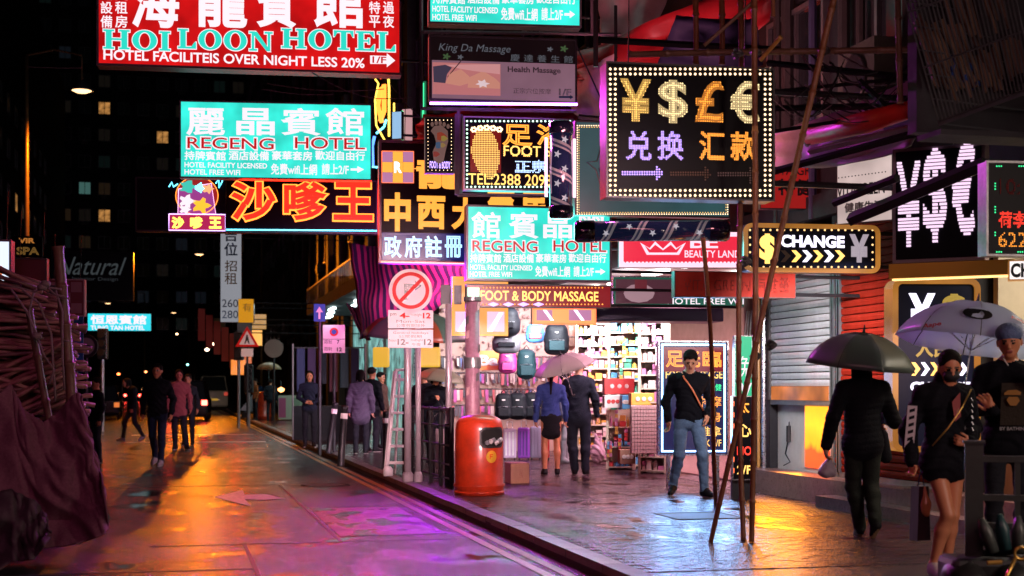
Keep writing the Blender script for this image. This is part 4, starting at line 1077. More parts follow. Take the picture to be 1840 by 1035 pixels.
# beauty shop fascia and others over the shops
E_PINKW = emit('pink_white_edge', (1, .62, .75), 1.3)
s = Sign('beauty_sign', 'red lit beauty shop sign with a white crown and scalloped pink edge', 'sign', 1113, 418, 1400, 480, 18.2, 12, .2, None, M_CASEP, E_PINKW, .05, emit('crimson_acrylic', (.72, .02, .05), 1.2))
s.poly([(1150, 436), (1162, 458), (1220, 458), (1232, 436), (1215, 446), (1205, 434), (1191, 447), (1177, 434), (1167, 446)], E_PINKW, name='crown')
s.poly([(1158, 441), (1166, 454), (1216, 454), (1225, 441), (1214, 449), (1205, 440), (1191, 450), (1177, 440), (1168, 449)], bpy.data.materials['crimson_acrylic'], -.015, name='crown_inner')
s.text('BE', 1240, 424, 1290, 446, E_PINKW, bold=.02); s.text('BEAUTY LAND', 1230, 450, 1330, 463, E_PINKW, bold=.012)
s.dots([(1120+i*7, 473) for i in range(34)], E_PINKW, .022, -.014, 'scallops', 8)
s.side_arms(M_DMETAL)
s = Sign('hotel_board', 'green framed hotel board with a bedroom photo above the gift shop', 'sign', 1100, 497, 1356, 552, 19.0, 8, .15, None, M_CASE, M_STEEL, .015, emit('green_board', lin((24, 96, 78)), .8))
s.panel(1106, 502, 1208, 546, emit('photo_brown', lin((84, 46, 58)), .8), -.012, 'photo')
s.poly([(1138+i*0+28*math.cos(a/6*math.pi)+10, 527+17*math.sin(a/6*math.pi)) for a, i in ((k, 0) for k in range(12))], emit('photo_bed', lin((178, 140, 150)), .8, sample=False), -.016, 'printed_bed')
s.panel(1140, 503, 1162, 520, emit('photo_red', lin((110, 40, 50)), .8, sample=False), -.018, 'printed_picture')
s.text('龍華', 1206, 500, 1220, 530, E_WHT); s.text('HOTEL FREE WIFI', 1199, 536, 1345, 547, E_WHT, bold=.012)
s.side_arms(M_DMETAL)
s = Sign('shop_sign', 'dull red board with faint dotted lettering behind the bamboo poles', 'sign', 1212, 488, 1430, 535, 15.4, 4, .12, None, M_CASE, None, .01, mat('dull_red_board', (.34, .03, .02), .6, vary=.3, spec=.08))
s.led('VITA GREEN 特健靈', 1228, 498, 1418, 525, mat('dark_red_diode', (.12, .015, .012), .4), 2.6, 0, .45)
s.side_arms(M_DMETAL)
# foot & body LED strip
s = Sign('massage_sign', 'long red LED strip sign with foot and body massage in gold letters', 'sign', 838, 512, 1098, 553, 18.4, 4, .14, None, M_CASE, M_CASE, .012, emit('red_led_ground', (.28, .01, .015), .8))
s.text('FOOT & BODY MASSAGE', 863, 523, 1075, 541, E_GOLD, bold=.02)
s.panel(840, 517, 861, 548, emit('green_cross', (.25, 1, .6), 1.5), -.012)
s.dots([(868+i*6.3, 547) for i in range(35)]+[(868+i*6.3, 517) for i in range(35)], E_ORG, .010)
for i in range(4): s.poly([(876+i*27, 547), (886+i*27, 543), (896+i*27, 547), (886+i*27, 551)], E_PUR, -.018, name='diamond')
s.side_arms(M_DMETAL)
M_OLED = emit('orange_led_mesh', (1, .40, .12), 1.1)
s = Sign('led_box', 'orange LED box with two white slashes hanging under the massage strip', 'sign', 957, 553, 1070, 583, 18.6, 4, .14, None, M_CASE, E_REDO, .02, M_OLED)
s.panel(964, 557, 992, 576, E_MAU, -.012); s.panel(1022, 557, 1062, 576, E_MAU, -.012)
for x in (975, 1030): s.poly([(x, 557), (x+6, 557), (x+20, 576), (x+14, 576)], E_WLED, -.018, name='slash')
s = Sign('led_box', 'square orange LED box with white slashes behind the lilac lamp post', 'sign', 812, 498, 912, 603, 20.2, 4, .14, None, M_CASE, E_ORL, .02, M_OLED)
s.panel(818, 560, 855, 596, emit('pale_lilac_led', (.9, .62, .8), 1.1), -.012); s.panel(875, 560, 906, 596, bpy.data.materials['pale_lilac_led'], -.012)
for x in (822, 876): s.poly([(x, 596), (x+8, 596), (x+28, 562), (x+20, 562)], E_WLED, -.018, name='slash')
# vita green
s = Sign('shop_sign', 'red sign board with black characters behind the leaning bamboo pole', 'sign', 1366, 274, 1503, 376, 16.8, 6, .14, None, M_CASE, None, .01, emit('dim_red_board', lin((158, 26, 24)), .85))
s.text('VITA GREEN', 1383, 298, 1490, 315, M_INK, bold=.01); s.text('特健靈', 1397, 322, 1492, 352, M_INK, bold=.03)
s.side_arms(M_DMETAL)
s = Sign('facade_sign', 'white perforated facade board with raised dark letters beside the red board', 'sign', 1504, 262, 1604, 400, 14.8, 55, .12, None, M_CASEP, None, .01, emit('cream_board', lin((225, 200, 195)), .8, mottled=.3))
s.text('VITAGREEN', 1508, 330, 1594, 352, M_INK, bold=.02, y=-.05); s.text('健康生活', 1520, 362, 1590, 380, M_METAL, bold=.03, y=-.03)
s.dots([(1508+i*6, 320-i*.8+r*60) for i in range(15) for r in (-.6, 0)], M_INK, .008)
# light box by the door with blue white lamps
s = Sign('massage_light_box', 'door light box edged with blue white lamps behind the man in jeans', 'sign', 1183, 613, 1308, 818, 18.3, 10, .16, None, M_STEEL, M_STEEL, .014, emit('navy_lit', (.010, .012, .08), .8))
s.panel(1192, 624, 1300, 668, emit('red_lit', (.24, .008, .02), .9), -.010)
s.text('足', 1196, 630, 1228, 660, E_ORG, tube=.03); s.text('臨', 1262, 630, 1296, 660, E_ORG, tube=.03); s.text('光', 1230, 630, 1258, 660, E_ORG, tube=.03)
s.text('FOOT MASSAGE', 1196, 666, 1298, 680, E_GOLD, bold=.01)
s.text('足部保健', 1250, 690, 1296, 702, E_GRN); s.text('按摩', 1258, 712, 1296, 732, E_ORG); s.text('全身', 1258, 740, 1296, 758, E_ORG); s.text('推拿', 1258, 766, 1296, 784, E_GOLD); s.text('HK 1/F', 1258, 790, 1296, 802, E_GOLD)
E_BLW = emit('blue_white_lamp', (.30, .55, 1), 7.0)
x0, x1, z0, z1 = s.rect(1188, 618, 1303, 812)
MB().box(x0, x0+.02, -.03, -.012, z0, z1).box(x1-.02, x1, -.03, -.012, z0, z1).box(x0+.02, x1-.02, -.03, -.012, z0, z0+.02).box(x0+.02, x1-.02, -.03, -.012, z1-.02, z1).build('lamp_strip', E_BLW, s.root)
for k in (0, 1): MB().box(x0+.08+k*(x1-x0-.2), x0+.12+k*(x1-x0-.2), -.02, .1, -s.o.z+ZP, 0).build('leg', M_STEEL, s.root)
# small LED ladder board
s = Sign('led_board', 'narrow black LED board with red and orange signs by the bamboo foot', 'sign', 1316, 712, 1356, 862, 16.6, 10, .1, None, M_STEEL, M_STEEL, .008, M_BLK)
for st, q, m in (('太', (1326, 718, 1346, 742), E_ORG), ('心', (1326, 762, 1350, 785), E_GOLD), ('NO', (1324, 802, 1350, 818), bpy.data.materials['red_led']), ('2/F', (1324, 836, 1350, 852), E_GOLD)): s.text(st, *q, m, bold=.02)
for i in range(7):
    for x in (1317.5, 1354.5): s.dots([(x, 722+i*20+j*2.2) for j in range(4)], E_REDO, .010, -.02, 'lamps')
MB().box(s.x0, s.x1, .02, .1, -s.o.z+.12, 0).build('stand', M_DMETAL, s.root)
s = Sign('lit_panel', 'tall green lit panel with white strokes in the doorway behind the bamboo', 'sign', 1320, 603, 1352, 735, 17.2, 8, .1, None, M_STEEL, None, .01, emit('green_panel', (.02, .50, .24), 1.1))
s.text('免', 1326, 640, 1350, 680, E_WHT); s.text('V', 1328, 688, 1350, 715, E_WHT, bold=.04)
# far teal sign, vertical rental board, yellow board
s = Sign('hotel_sign', 'small far teal guest house sign glowing above the red traffic light', 'sign', 157, 563, 272, 595, 62, 6, .3, None, M_CASE, None, .02, emit('far_teal', lin((40, 200, 215)), 1.3))
s.text('恒恩賓館', 163, 566, 263, 583, E_WHT, bold=.03, y=-.03); s.text('TUNG TAN HOTEL', 163, 585, 260, 593, E_WHT, bold=.03, y=-.03)
s.side_arms(M_DMETAL, X=-2)
s = Sign('rental_board', 'tall white vertical board with blue and gold characters beyond the satay sign', 'sign', 396, 400, 434, 579, 55, 8, .3, None, M_CASE, None, .01, emit('dim_white_board', lin((150, 152, 160)), .8))
BI = mat('blue_ink', (.01, .04, .12), .5); GI = mat('gold_ink', (.35, .18, .05), .5)
s.text('吉', 403, 412, 427, 434, BI, y=-.03, bold=.02); s.text('位', 403, 436, 427, 460, BI, y=-.03, bold=.02); s.text('招', 404, 468, 426, 488, GI, y=-.03, bold=.01); s.text('租', 404, 490, 426, 511, GI, y=-.03, bold=.01)
s.text('260', 399, 538, 428, 552, BI, y=-.03); s.text('280', 399, 558, 428, 572, BI, y=-.03)
s.side_arms(M_DMETAL)
s = Sign('shop_sign', 'small yellow lit board beside the lower end of the rental board', 'sign', 428, 537, 456, 580, 52, 8, .3, None, M_CASE, None, .01, emit('yellow_board', lin((222, 150, 20)), .8))
s.text('有', 436, 545, 452, 560, GI, y=-.03); s.side_arms(M_DMETAL)
s = Sign('shop_sign', 'small grey board hanging directly under the yellow board', 'sign', 426, 580, 452, 601, 52.2, 8, .2, None, M_CASE, None, .01, mat('grey_board', (.2, .22, .2), .5)); s.side_arms(M_DMETAL)
s = Sign('shop_sign', 'dark sign with faint slanted script far above the left side street', 'sign', 92, 452, 240, 540, 70, 4, .3, None, M_DMETAL, None, .01, M_BLK)
s.text('Natural', 100, 462, 216, 494, emit('dim_script', (.05, .06, .065), .7, sample=False), slant=.35, y=-.03); s.text('Interior Design', 130, 498, 212, 506, emit('dim_script2', (.03, .035, .04), .7, sample=False), y=-.03)
s.side_arms(M_DMETAL, X=-4)
# signs at the left edge
s = Sign('light_box', 'white lit box with an orange shape at the left edge above the bamboo pile', 'sign', -60, 431, 20, 522, 17, 6, .2, None, M_CASEP, M_CASEP, .02, emit('white_box', (.75, .82, 1), 1.2))
s.poly([(-10, 480), (4, 478), (6, 488), (2, 498), (-10, 496)], emit('orange_shape', (.9, .25, .1), 1, sample=False), name='shape'); s.hang(M_BLK, h=.6)
s = Sign('shop_sign', 'dark red square board beside the white light box on the left', 'sign', 24, 464, 84, 520, 18, 6, .15, None, M_CASEP, M_CASE, .015, mat('dark_red_board', (.10, .008, .010), .4)); s.hang(M_BLK, h=.6)
s = Sign('pharmacy_sign', 'red and pink checked board behind the tall leaning bamboo pole', 'sign', 84, 502, 152, 568, 18.6, 6, .15, None, M_CASEP, mat('pink_grey_frame', (.3, .16, .2), .4), .012, mat('dark_red_board2', (.12, .01, .015), .4))
for i in range(3):
    for j in range(3):
        if (i+j) % 2 == 0: s.panel(88+i*20, 507+j*19, 107+i*20, 525+j*19, mat('dull_pink_board', (.24, .10, .14), .4), -.012, 'check')
s.hang(M_BLK, h=.6)
s = Sign('neon_sign', 'faint orange neon letters above the dark red board on the left', 'sign', 24, 424, 76, 462, 30, 6, .1, None, M_BLK)
s.text('VIR', 34, 428, 62, 437, emit('dull_orange_neon', (.7, .25, .05), .8, sample=False), tube=.03); s.text('SPA', 30, 444, 70, 458, emit('dull_brown_neon', (.25, .13, .03), .7, sample=False), tube=.03); s.hang(M_BLK, h=.6)
# tangle of coloured neon tubes beyond the hotel boxes
nn = thing('neon_sculpture', 'orange yellow and blue neon tubes seen between the hotel signs', 'neon', P(690, 250, 27))
def N(px, py, d=27): return P(px, py, d)-P(690, 250, 27)
for pts, m, r in (([(693, 255), (676, 225), (674, 180), (680, 150), (674, 142)], E_YN, .018), ([(699, 245), (699, 160), (698, 140)], E_YN, .022), ([(708, 215), (708, 185)], E_YN, .018), ([(686, 220), (679, 190), (684, 160), (690, 152), (690, 200), (683, 218)], E_NORG, .045), ([(676, 132), (684, 140), (690, 132)], emit('red_neon', (1, .05, .02), 2.5), .03),
                  ([(672, 130), (674, 118), (700, 118), (720, 124)], E_BN, .02), ([(673, 245), (669, 262), (670, 300)], E_BN, .03), ([(676, 240), (690, 228), (694, 215)], E_CYAN, .02), ([(668, 300), (690, 300)], E_CYAN, .015)):
    MB().tube([N(*q) for q in pts], r, 7).build('neon_tube', m, nn, smooth=True)
MB().box(-.02, .25, .08, .14, -.2, 1.6).build('backing', M_BLK, nn)
g2 = Sign('facade_sign', 'green neon edged panel of pale glass leaning behind the massage frame', 'sign', 722, 195, 742, 262, 25, 30, .1, None, M_CASE, None, .01, emit('pale_pink_glow', (.7, .36, .38), .8))
g2.tube([(724, 200), (724, 258)], E_GN, .02); g2.side_arms(M_DMETAL)
g3 = Sign('facade_sign', 'narrow upright green neon strip left of the grey massage board', 'sign', 755, 145, 767, 215, 22, 20, .1, None, M_CASE, None, .01, emit('green_glow', (.02, .18, .09), .8))
g3.tube([(761, 150), (761, 212)], E_GN, .015); g3.side_arms(M_DMETAL)
g4 = Sign('facade_sign', 'pale pointed sign panel with blue glow left of the small foot sign', 'sign', 704, 200, 722, 250, 24, 30, .1, None, M_CASE, None, .01, emit('ice_glow', (.35, .6, .9), .9)); g4.side_arms(M_DMETAL)
# ------------------------------------------------------------------ bamboo
def bamboo_mat(name, c, v=.35):
    return mat(name, c, .45, bump=.25, scale=30, vary=v)
M_BAM = bamboo_mat('bamboo', (.20, .075, .028)); M_BAMY = bamboo_mat('yellow_bamboo', (.45, .24, .06)); M_BAMD = bamboo_mat('old_bamboo', (.14, .075, .045))
M_TIE = mat('nylon_tie', (.03, .03, .03), .5)
def bamboo(root, a, b, r0, r1=None, m=None, seg=.33, name='pole', wob=.006):
    a, b = Vector(a), Vector(b); L = (b-a).length; r1 = r1 or r0; n = max(1, int(L/seg)); pts = []; rs = []
    side = (b-a).cross(Vector((0, 0, 1))); side = side.normalized() if side.length > 1e-4 else Vector((1, 0, 0)); ph = random.uniform(0, 6); am = wob*L
    def at(t): return a.lerp(b, t)+side*math.sin(t*5+ph)*am
    for i in range(n):
        t0 = i/n; t1 = (i+1)/n; k = r0+(r1-r0)*t0; e = min(.02/L, .2/n)
        for t, q in ((t0+e*.1, .99), (t0+e*1.4, .93), ((t0+t1)/2, .92), (t1-e*1.4, .95), (t1-e*.5, 1.14), (t1-e*.1, 1.14)): pts.append(at(t)); rs.append(k*q)
    return MB().tube(pts, rs, 8).build(name, m or M_BAM, root, smooth=True)
def tie(root, p, r=.045):
    mb = MB(); p = Vector(p)
    for k in range(3): mb.lathe([(r, -.012), (r*1.12, 0), (r, .012)], 9, Matrix.Translation(p)@Matrix.Rotation(rad(35*(k-1)), 4, 'Y')@Matrix.Translation((0, 0, .02*(k-1))))
    mb.build('tie', M_TIE, root)
sc0 = G(1320, 975, ZP); sf = thing('bamboo_scaffold', 'brown bamboo scaffold poles standing on the wet pavement before the shops', 'scaffold', sc0)
def B(px, py, d): return P(px, py, d)-sc0
def Bg(px, py): return G(px, py, ZP)-sc0
d0 = 11.95
bamboo(sf, Bg(1352, 974), B(1358, -60, 12.0), .026, .029)
bamboo(sf, Bg(1338, 970), B(1324, -60, 12.9), .026, .028)
bamboo(sf, Bg(1276, 976), B(1512, -60, 11.6), .024, .031)
bamboo(sf, Bg(1290, 905)+Vector((0, 0, 0)), B(1263, 428, 13.4), .026, .022)
bamboo(sf, B(1130, 98, 12.7), B(1660, 88, 11.8), .030, .030, M_BAMD)
bamboo(sf, B(1250, -60, 13.6), B(1250, 116, 13.6), .032, .028); bamboo(sf, B(1297, -60, 13.6), B(1297, 116, 13.6), .032, .028)
bamboo(sf, B(1612, -40, 11.8), B(1618, 185, 11.8), .028, .028, M_BAMD); bamboo(sf, B(1388, -60, 12.0), B(1389, 30, 12.0), .020, .018)
bamboo(sf, B(1366, 108, 12.1), B(1404, 66, 11.9), .020, .026, M_BAMY); bamboo(sf, B(1265, 82, 12.2), B(1368, -10, 12.0), .018, .020, M_BAMD)
for q in ((1357, 95), (1325, 97), (1481, 92), (1357, 640), (1385, 620), (1340, 470)): tie(sf, B(q[0], q[1], 12.05))
# a strip of tape and label on the diagonal pole
# ------------------------------------------------------------------ brackets and cables of the facade
M_BEAM = mat('black_beam', (.012, .012, .014), .45, .3)
br = thing('sign_brackets', 'black steel beams and brackets crossing in front of the dark tenement', 'bracket', (6.0, 13, 4))
def A_(px, py, d): return P(px, py, d)-Vector((6.0, 13, 4))
for a, b, r, da, db in (((1076, 72), (1400, 90), .035, 14.2, 13.6), ((1385, 195), (1700, 188), .030, 13.4, 12.2), ((1380, 113), (1640, 140), .030, 13.6, 12.4), ((1385, 165), (1640, 140), .018, 13.4, 12.4), ((1380, 238), (1560, 210), .018, 13.0, 12.6),
                        ((1385, 310), (1700, 225), .035, 13.0, 11.6), ((1530, 395), (1770, 295), .06, 12.4, 11.0), ((1585, 372), (1775, 300), .03, 12.4, 11.0), ((1500, 365), (1612, 320), .04, 13.0, 12.2), ((1545, 145), (1600, 200), .03, 12.6, 12.4), ((1500, 280), (1660, 232), .02, 12.6, 11.8),
                        ((1040, 210), (1130, 218), .03, 16.4, 16.2), ((1070, -20), (1070, 120), .03, 16, 16), ((1106, 10), (1106, 118), .02, 15.9, 15.9)):
    MB().tube([A_(*a, da), A_(*b, db)], r, 5).build('beam', M_BEAM, br)
cbl = thing('cables', 'tangled black cables drooping between the beams on the upper right', 'cable', (6.0, 13, 4))
for k in range(26):
    x0 = random.uniform(1385, 1560); x1 = x0+random.uniform(60, 200); y0 = random.uniform(90, 200); y1 = random.uniform(100, 220); sg = random.uniform(8, 60); d = random.uniform(12.2, 13.4)
    MB().tube([A_(x0+(x1-x0)*t/8, y0+(y1-y0)*t/8+sg*math.sin(t/8*math.pi), d) for t in range(9)], random.choice((.004, .006, .009)), 4).build('cable', M_DMETAL if k % 3 else M_CASEP, cbl)
wires = thing('overhead_wires', 'thin dark wires crossing the street above the teal signs', 'wire', (2, 20, 7))
for a, b, s_ in (((470, 160), (600, 170), 4), ((480, 150), (690, 160), 8), ((560, 130), (740, 175), 20), ((700, 150), (760, 215), 4), ((50, 120), (147, 122), 1), ((1040, 150), (1095, 60), 3), ((1390, 20), (1540, 130), 6), ((1070, 0), (1330, 60), 10)):
    MB().tube([P(a[0]+(b[0]-a[0])*t/6, a[1]+(b[1]-a[1])*t/6+s_*math.sin(t/6*math.pi), 19)-Vector((2, 20, 7)) for t in range(7)], .006, 4).build('wire', M_CASEP, wires)
# pipes up the dark tenement
pp = thing('drain_pipes', 'vertical drain pipes running up the dark tenement behind the bamboo', 'pipe', (7.3, 15, 3.4))
for y, r in ((14.2, .05), (14.6, .07), (15.4, .05), (16.1, .08), (16.4, .05), (13.2, .05), (12.2, .06)):
    mb = MB(); mb.tube([(0, y-15, 0), (0, y-15, 9)], r, 8)
    for z in (1, 3, 5): mb.lathe([(r*1.25, z), (r*1.25, z+.1)], 8, Matrix.Translation((0, y-15, 0)))
    mb.build('pipe', M_PIPE if y != 15.4 else mat('blue_pipe', (.06, .06, .14), .4), pp)
M_BLUEP = mat('blue_grey_sheet', (.035, .045, .07), .5, vary=.4)
ac = MB().box(-.55, 0, -.4, .4, -.35, .35).mesh('unit_case', M_GREYW)
for i, (y, z) in enumerate(((16.9, 4.9), (13.4, 4.6), (11.6, 5.4))):
    o = thing('air_conditioner', ('air conditioner box high on the dark wall right of the currency sign', 'air conditioner box hanging over the red awning roll', 'air conditioner box near the barred balcony')[i], 'air conditioner', (7.38, y, z), group='air conditioners on the dark tenement')
    link('unit_case', ac, o); MB().lathe([(0, 0), (.24, 0), (.26, .02), (.24, .03), (.2, .03)], 16, Matrix.Translation((-.55, 0, 0))@Matrix.Rotation(rad(-90), 4, 'Y')).build('fan_grille', M_DMETAL, o)
# ------------------------------------------------------------------ cloth: tarpaulins and awnings
def patch(name, label, cat, cs, m, nu=12, nv=8, sag=.1, th=.01, strips=None, seed=0, mats=None):
    """cloth between four corners (TL, TR, BR, BL)"""
    o0 = cs[0].copy(); TL, TR, BR, BL = [c-o0 for c in cs]; mb = MB(); vs = []
    nrm = (TR-TL).cross(BL-TL).normalized(); rng = random.Random(seed)
    for j in range(nv+1):
        for i in range(nu+1):
            u, v = i/nu, j/nv; p = (TL*(1-u)+TR*u)*(1-v)+(BL*(1-u)+BR*u)*v
            p = p+Vector((0, 0, -sag*4*u*(1-u)*(.3+v)))+nrm*(noise.noise(Vector((u*3+seed, v*3, seed)))*sag*1.4+.25*sag*math.sin(u*14+v*3))
            vs.append(p)
    fs = []; ms = []
    for j in range(nv):
        for i in range(nu):
            k = j*(nu+1)+i; fs.append((k, k+1, k+nu+2, k+nu+1)); ms.append(i % 2 if strips else 0)
    mb.v = vs; mb.f = fs; mb.m = ms
    o = link(name, mb.mesh(name, mats or m, True)); o.location = o0; tag(o, label, cat)
    md = o.modifiers.new('thick', 'SOLIDIFY'); md.thickness = th
    return o
M_TPK = mat('pink_lit_tarpaulin', (.62, .38, .40), .5, bump=.4, scale=10, vary=.25); M_TRD = mat('red_tarpaulin', (.50, .02, .03), .4, bump=.3, scale=8, vary=.3)  # pink neon light is put into the pale cloth colour
M_TDK = mat('dark_blue_cloth', (.02, .015, .06), .6, bump=.3, scale=8)
patch('tarpaulin', 'pale pink-lit tarpaulin sheet between the massage board and the currency sign', 'tarpaulin', (P(1036, 125, 17.9), P(1105, 95, 17.0), P(1098, 195, 17.4), P(1030, 200, 18.2)), M_TPK, sag=.08, seed=2)
patch('tarpaulin', 'red tarpaulin strip stretched diagonally above the currency sign', 'tarpaulin', (P(1030, 95, 18), P(1390, -60, 16.4), P(1385, 40, 16.4), P(1030, 145, 18)), M_TRD, sag=.15, seed=3)
patch('tarpaulin', 'pink-lit tarpaulin hanging at the top beside the steel post', 'tarpaulin', (P(1060, -50, 18.3), P(1210, -50, 17.6), P(1170, 110, 17.6), P(1085, 110, 18.2)), M_TPK, sag=.15, seed=5)
patch('tarpaulin', 'dark blue cloth arch above the currency sign behind the bamboo stubs', 'tarpaulin', (P(1215, 28, 15.9), P(1360, 30, 15.9), P(1370, 118, 15.9), P(1180, 118, 15.9)), M_TDK, sag=.12, seed=7)
patch('tarpaulin', 'red tarpaulin folds just below the grey massage board', 'tarpaulin', (P(760, 205, 20.5), P(1030, 165, 19.6), P(1040, 215, 19.6), P(740, 250, 20.5)), M_TRD, sag=.15, seed=9)
patch('tarpaulin', 'pale tarpaulin behind the red rolled awning on the upper right', 'tarpaulin', (P(1385, 240, 14.6), P(1668, 130, 12.8), P(1690, 215, 12.6), P(1392, 300, 14.8)), M_TPK, sag=.10, seed=11)
patch('tarpaulin', 'white plastic sheet above the perforated facade board', 'tarpaulin', (P(1440, 255, 14.3), P(1660, 205, 12.9), P(1640, 262, 12.9), P(1440, 300, 14.3)), mat('white_plastic', (.6, .58, .66), .35, bump=.3, scale=8), sag=.05, seed=13)
M_ROLL = mat('red_awning_roll', (.55, .02, .015), .4, bump=.2, scale=12, vary=.2)
aw = thing('awning_roll', 'rolled red awning slanting up to the right beside the barred balcony', 'awning', P(1455, 245, 13.2))
q0 = P(1455, 245, 13.2); q1 = P(1665, 188, 11.8)
MB().tube([(0, 0, 0), (q1-q0)*.5+Vector((0, 0, -.01)), q1-q0], [.085, .10, .07], 12).build('cloth_roll', M_ROLL, aw, smooth=True)
MB().tube([Vector((0, 0, -.14)), q1-q0+Vector((0, 0, -.16))], .03, 4).build('awning_bar', M_CASEP, aw)
MB().lathe([(.09, 0), (.10, .02), (.05, .05)], 12, Matrix.Rotation(rad(-90), 4, 'Y')).build('end_bracket', M_BROWN, aw)
# striped awning over the pavement
M_STA = mat('purple_stripe', (.72, .10, .30), .6, bump=.2, scale=30); M_STB = mat('grey_violet_stripe', (.06, .05, .12), .6, bump=.2, scale=30)
patch('striped_awning', 'magenta and violet striped awning sagging behind the no right turn sign', 'awning', (P(627, 436, 29), P(845, 452, 23), P(840, 520, 22.5), P(646, 610, 27)), None, nu=38, nv=10, sag=.12, strips=True, mats=[M_STA, M_STB], seed=4)
patch('striped_awning', 'short drooping flap of striped cloth below the large striped awning', 'awning', (P(622, 545, 29), P(650, 555, 28), P(668, 610, 27.5), P(648, 600, 28)), None, nu=12, nv=5, sag=.05, strips=True, mats=[M_STA, M_STB], seed=14)
# blue awning box over the gift shop
o = MB().box(-.95, 1.15, 0, .7, 0, .19).build('blue_awning', mat('navy_awning', (.012, .018, .075), .4), bevel=.02); o.location = P(1155, 577, 19.6); o.rotation_euler = (0, 0, -rad(6)); tag(o, 'navy blue awning box over the gift shop entrance', 'awning')
# ------------------------------------------------------------------ barred balcony
bc0 = P(1690, 222, 10.9); bcg = thing('balcony_cage', 'barred balcony cage full of dry brown bundles at the top right', 'balcony', bc0)
def K(px, py, d=10.9): return P(px, py, d)-bc0
M_BAR = mat('bar_metal', (.10, .11, .12), .4, .4, vary=.3)
nb = 27
for i in range(nb):
    t = i/(nb-1); a = K(1688+t*172, 222-t*64, 10.9-.7*t); b = K(1606+t*190, -70-t*70, 11.1-.7*t)
    MB().tube([a, b], .007, 5).build('bar', M_BAR, bcg)
for f, r in ((0, .022), (.34, .008), (.68, .008)):
    MB().tube([K(1688, 222).lerp(K(1606, -70, 11.1), f), K(1862, 158, 10.2).lerp(K(1800, -140, 10.4), f)], r, 5).build('rail', M_BAR, bcg)
for i in range(7): MB().tube([K(1688, 222).lerp(K(1606, -70, 11.1), i/6*.9), K(1688, 222).lerp(K(1606, -70, 11.1), i/6*.9)+Vector((1.2, .3, 0))], .007, 5).build('side_bar', M_BAR, bcg)
MB().box(0, 1.6, 0, .35, -.08, -.04).build('balcony_slab', M_DARKW, bcg)
BD = [bamboo_mat('dry_bundle_a', (.14, .075, .05)), bamboo_mat('dry_bundle_b', (.10, .05, .035)), bamboo_mat('dry_bundle_c', (.17, .10, .06))]
for i in range(46):
    row = i % 2; t = random.random()
    if row: a = (1645+t*95, 20+t*10+random.uniform(0, 40)); b = (a[0]+35+random.uniform(0, 20), a[1]+random.uniform(90, 130))
    else: a = (1755+t*110, 100-t*60+random.uniform(-6, 16)); b = (a[0]+14, a[1]+random.uniform(55, 70))
    if i > 36: a = (1680+t*150, random.uniform(-60, -10)); b = (a[0]+30, a[1]+random.uniform(70, 110))
    MB().tube([K(*a, 11.15), K(*b, 11.1)], [.022, .016], 6).build('dry_stick', BD[i % 3], bcg)
mb = MB()
for k, (x, y, w, h) in enumerate(((1712, 128, 22, 50), (1735, 140, 24, 40), (1755, 150, 16, 25))): mb.add([K(x-w/2, y-h/2, 11.2), K(x+w/2, y-h/2-8, 11.2), K(x+w/2, y+h/2-8, 11.2), K(x-w/2, y+h/2, 11.2), K(x, y, 11.05)], [(0, 1, 4), (1, 2, 4), (2, 3, 4), (3, 0, 4)])
mb.build('blue_bag', mat('blue_plastic', (.02, .08, .36), .35, bump=.3, scale=10), bcg)
MB().box(0, 2.0, .36, .5, .0, 2.2).build('dark_room', M_DARKW, bcg)
sof = MB().box(7.40-1.0, 7.38, 6.2, 12.0, 3.78, 3.86).build('soffit', M_DARKW); tag(sof, 'dark concrete soffit running under the barred balcony', 'ledge')
# ------------------------------------------------------------------ left: pile of poles under sacking
lp = G(110, 985, 0); pile = thing('bamboo_pile', 'big stack of short bamboo poles roped together on the left', 'bamboo pile', lp)
def Lp(px, py, d): return P(px, py, d)-lp
PM = [bamboo_mat('pile_a', (.30, .15, .12)), bamboo_mat('pile_b', (.14, .07, .06)), bamboo_mat('pile_c', (.34, .17, .14))]
rng = random.Random(3)
meshes = []
for k in range(10):
    pts = []; rs = []; L = 1.9; ph = rng.uniform(0, 6)
    for i in range(13):
        t = i/12; pts.append((-L*(1-t), .03*math.sin(t*4+ph), .028*math.sin(t*5+ph)-.10*max(0, t-.62)**1.3+.01*math.sin(t*17+ph))); rs.append((.019 if i % 3 else .0225)*(1-.06*t))
    mb = MB(); mb.tube(pts, rs, 8); meshes.append(mb.mesh('bamboo_stick', PM[k % 3], True))
n = 0
for row in range(40):
    y = 506+row*5.9
    xr = 88+min(row, 13)*4.8+max(0, row-13)*.55
    for dep in range(4):
        o = link('bamboo_stick', meshes[rng.randrange(10)], pile)
        o.location = Lp(xr+rng.uniform(-60, 12)-dep*2, y+rng.uniform(-3, 3)+(0 if row > 3 else 4), 12.6+dep*.10+rng.uniform(-.03, .03))
        o.rotation_euler = (rng.uniform(-.6, .6), rad(rng.gauss(2, 9)+(6 if row < 6 else 0)), -TH+rad(rng.uniform(-26, 26))); n += 1
for row in range(9):
    for dep in range(3):
        o = link('bamboo_stick', meshes[rng.randrange(10)], pile); o.location = Lp(128+rng.uniform(-16, 6), 610+row*12+rng.uniform(-4, 4), 12.45+dep*.08)
        o.rotation_euler = (rng.uniform(-.5, .5), rad(-28+rng.uniform(-9, 9)), -TH+rad(rng.uniform(-12, 12)))
MB().add([Lp(-80, 516, 13.3), Lp(118, 512, 13.3), Lp(132, 980, 13.3), Lp(-80, 990, 13.3)], ((0, 3, 2, 1),)).build('dark_backing', M_DARKW, pile)
bamboo(pile, Lp(140, 860, 12.2), Lp(105, 442, 12.1), .052, .048, M_BAMD); bamboo(pile, Lp(96, 800, 12.2), Lp(52, 555, 12.1), .034, .034, M_BAMD)
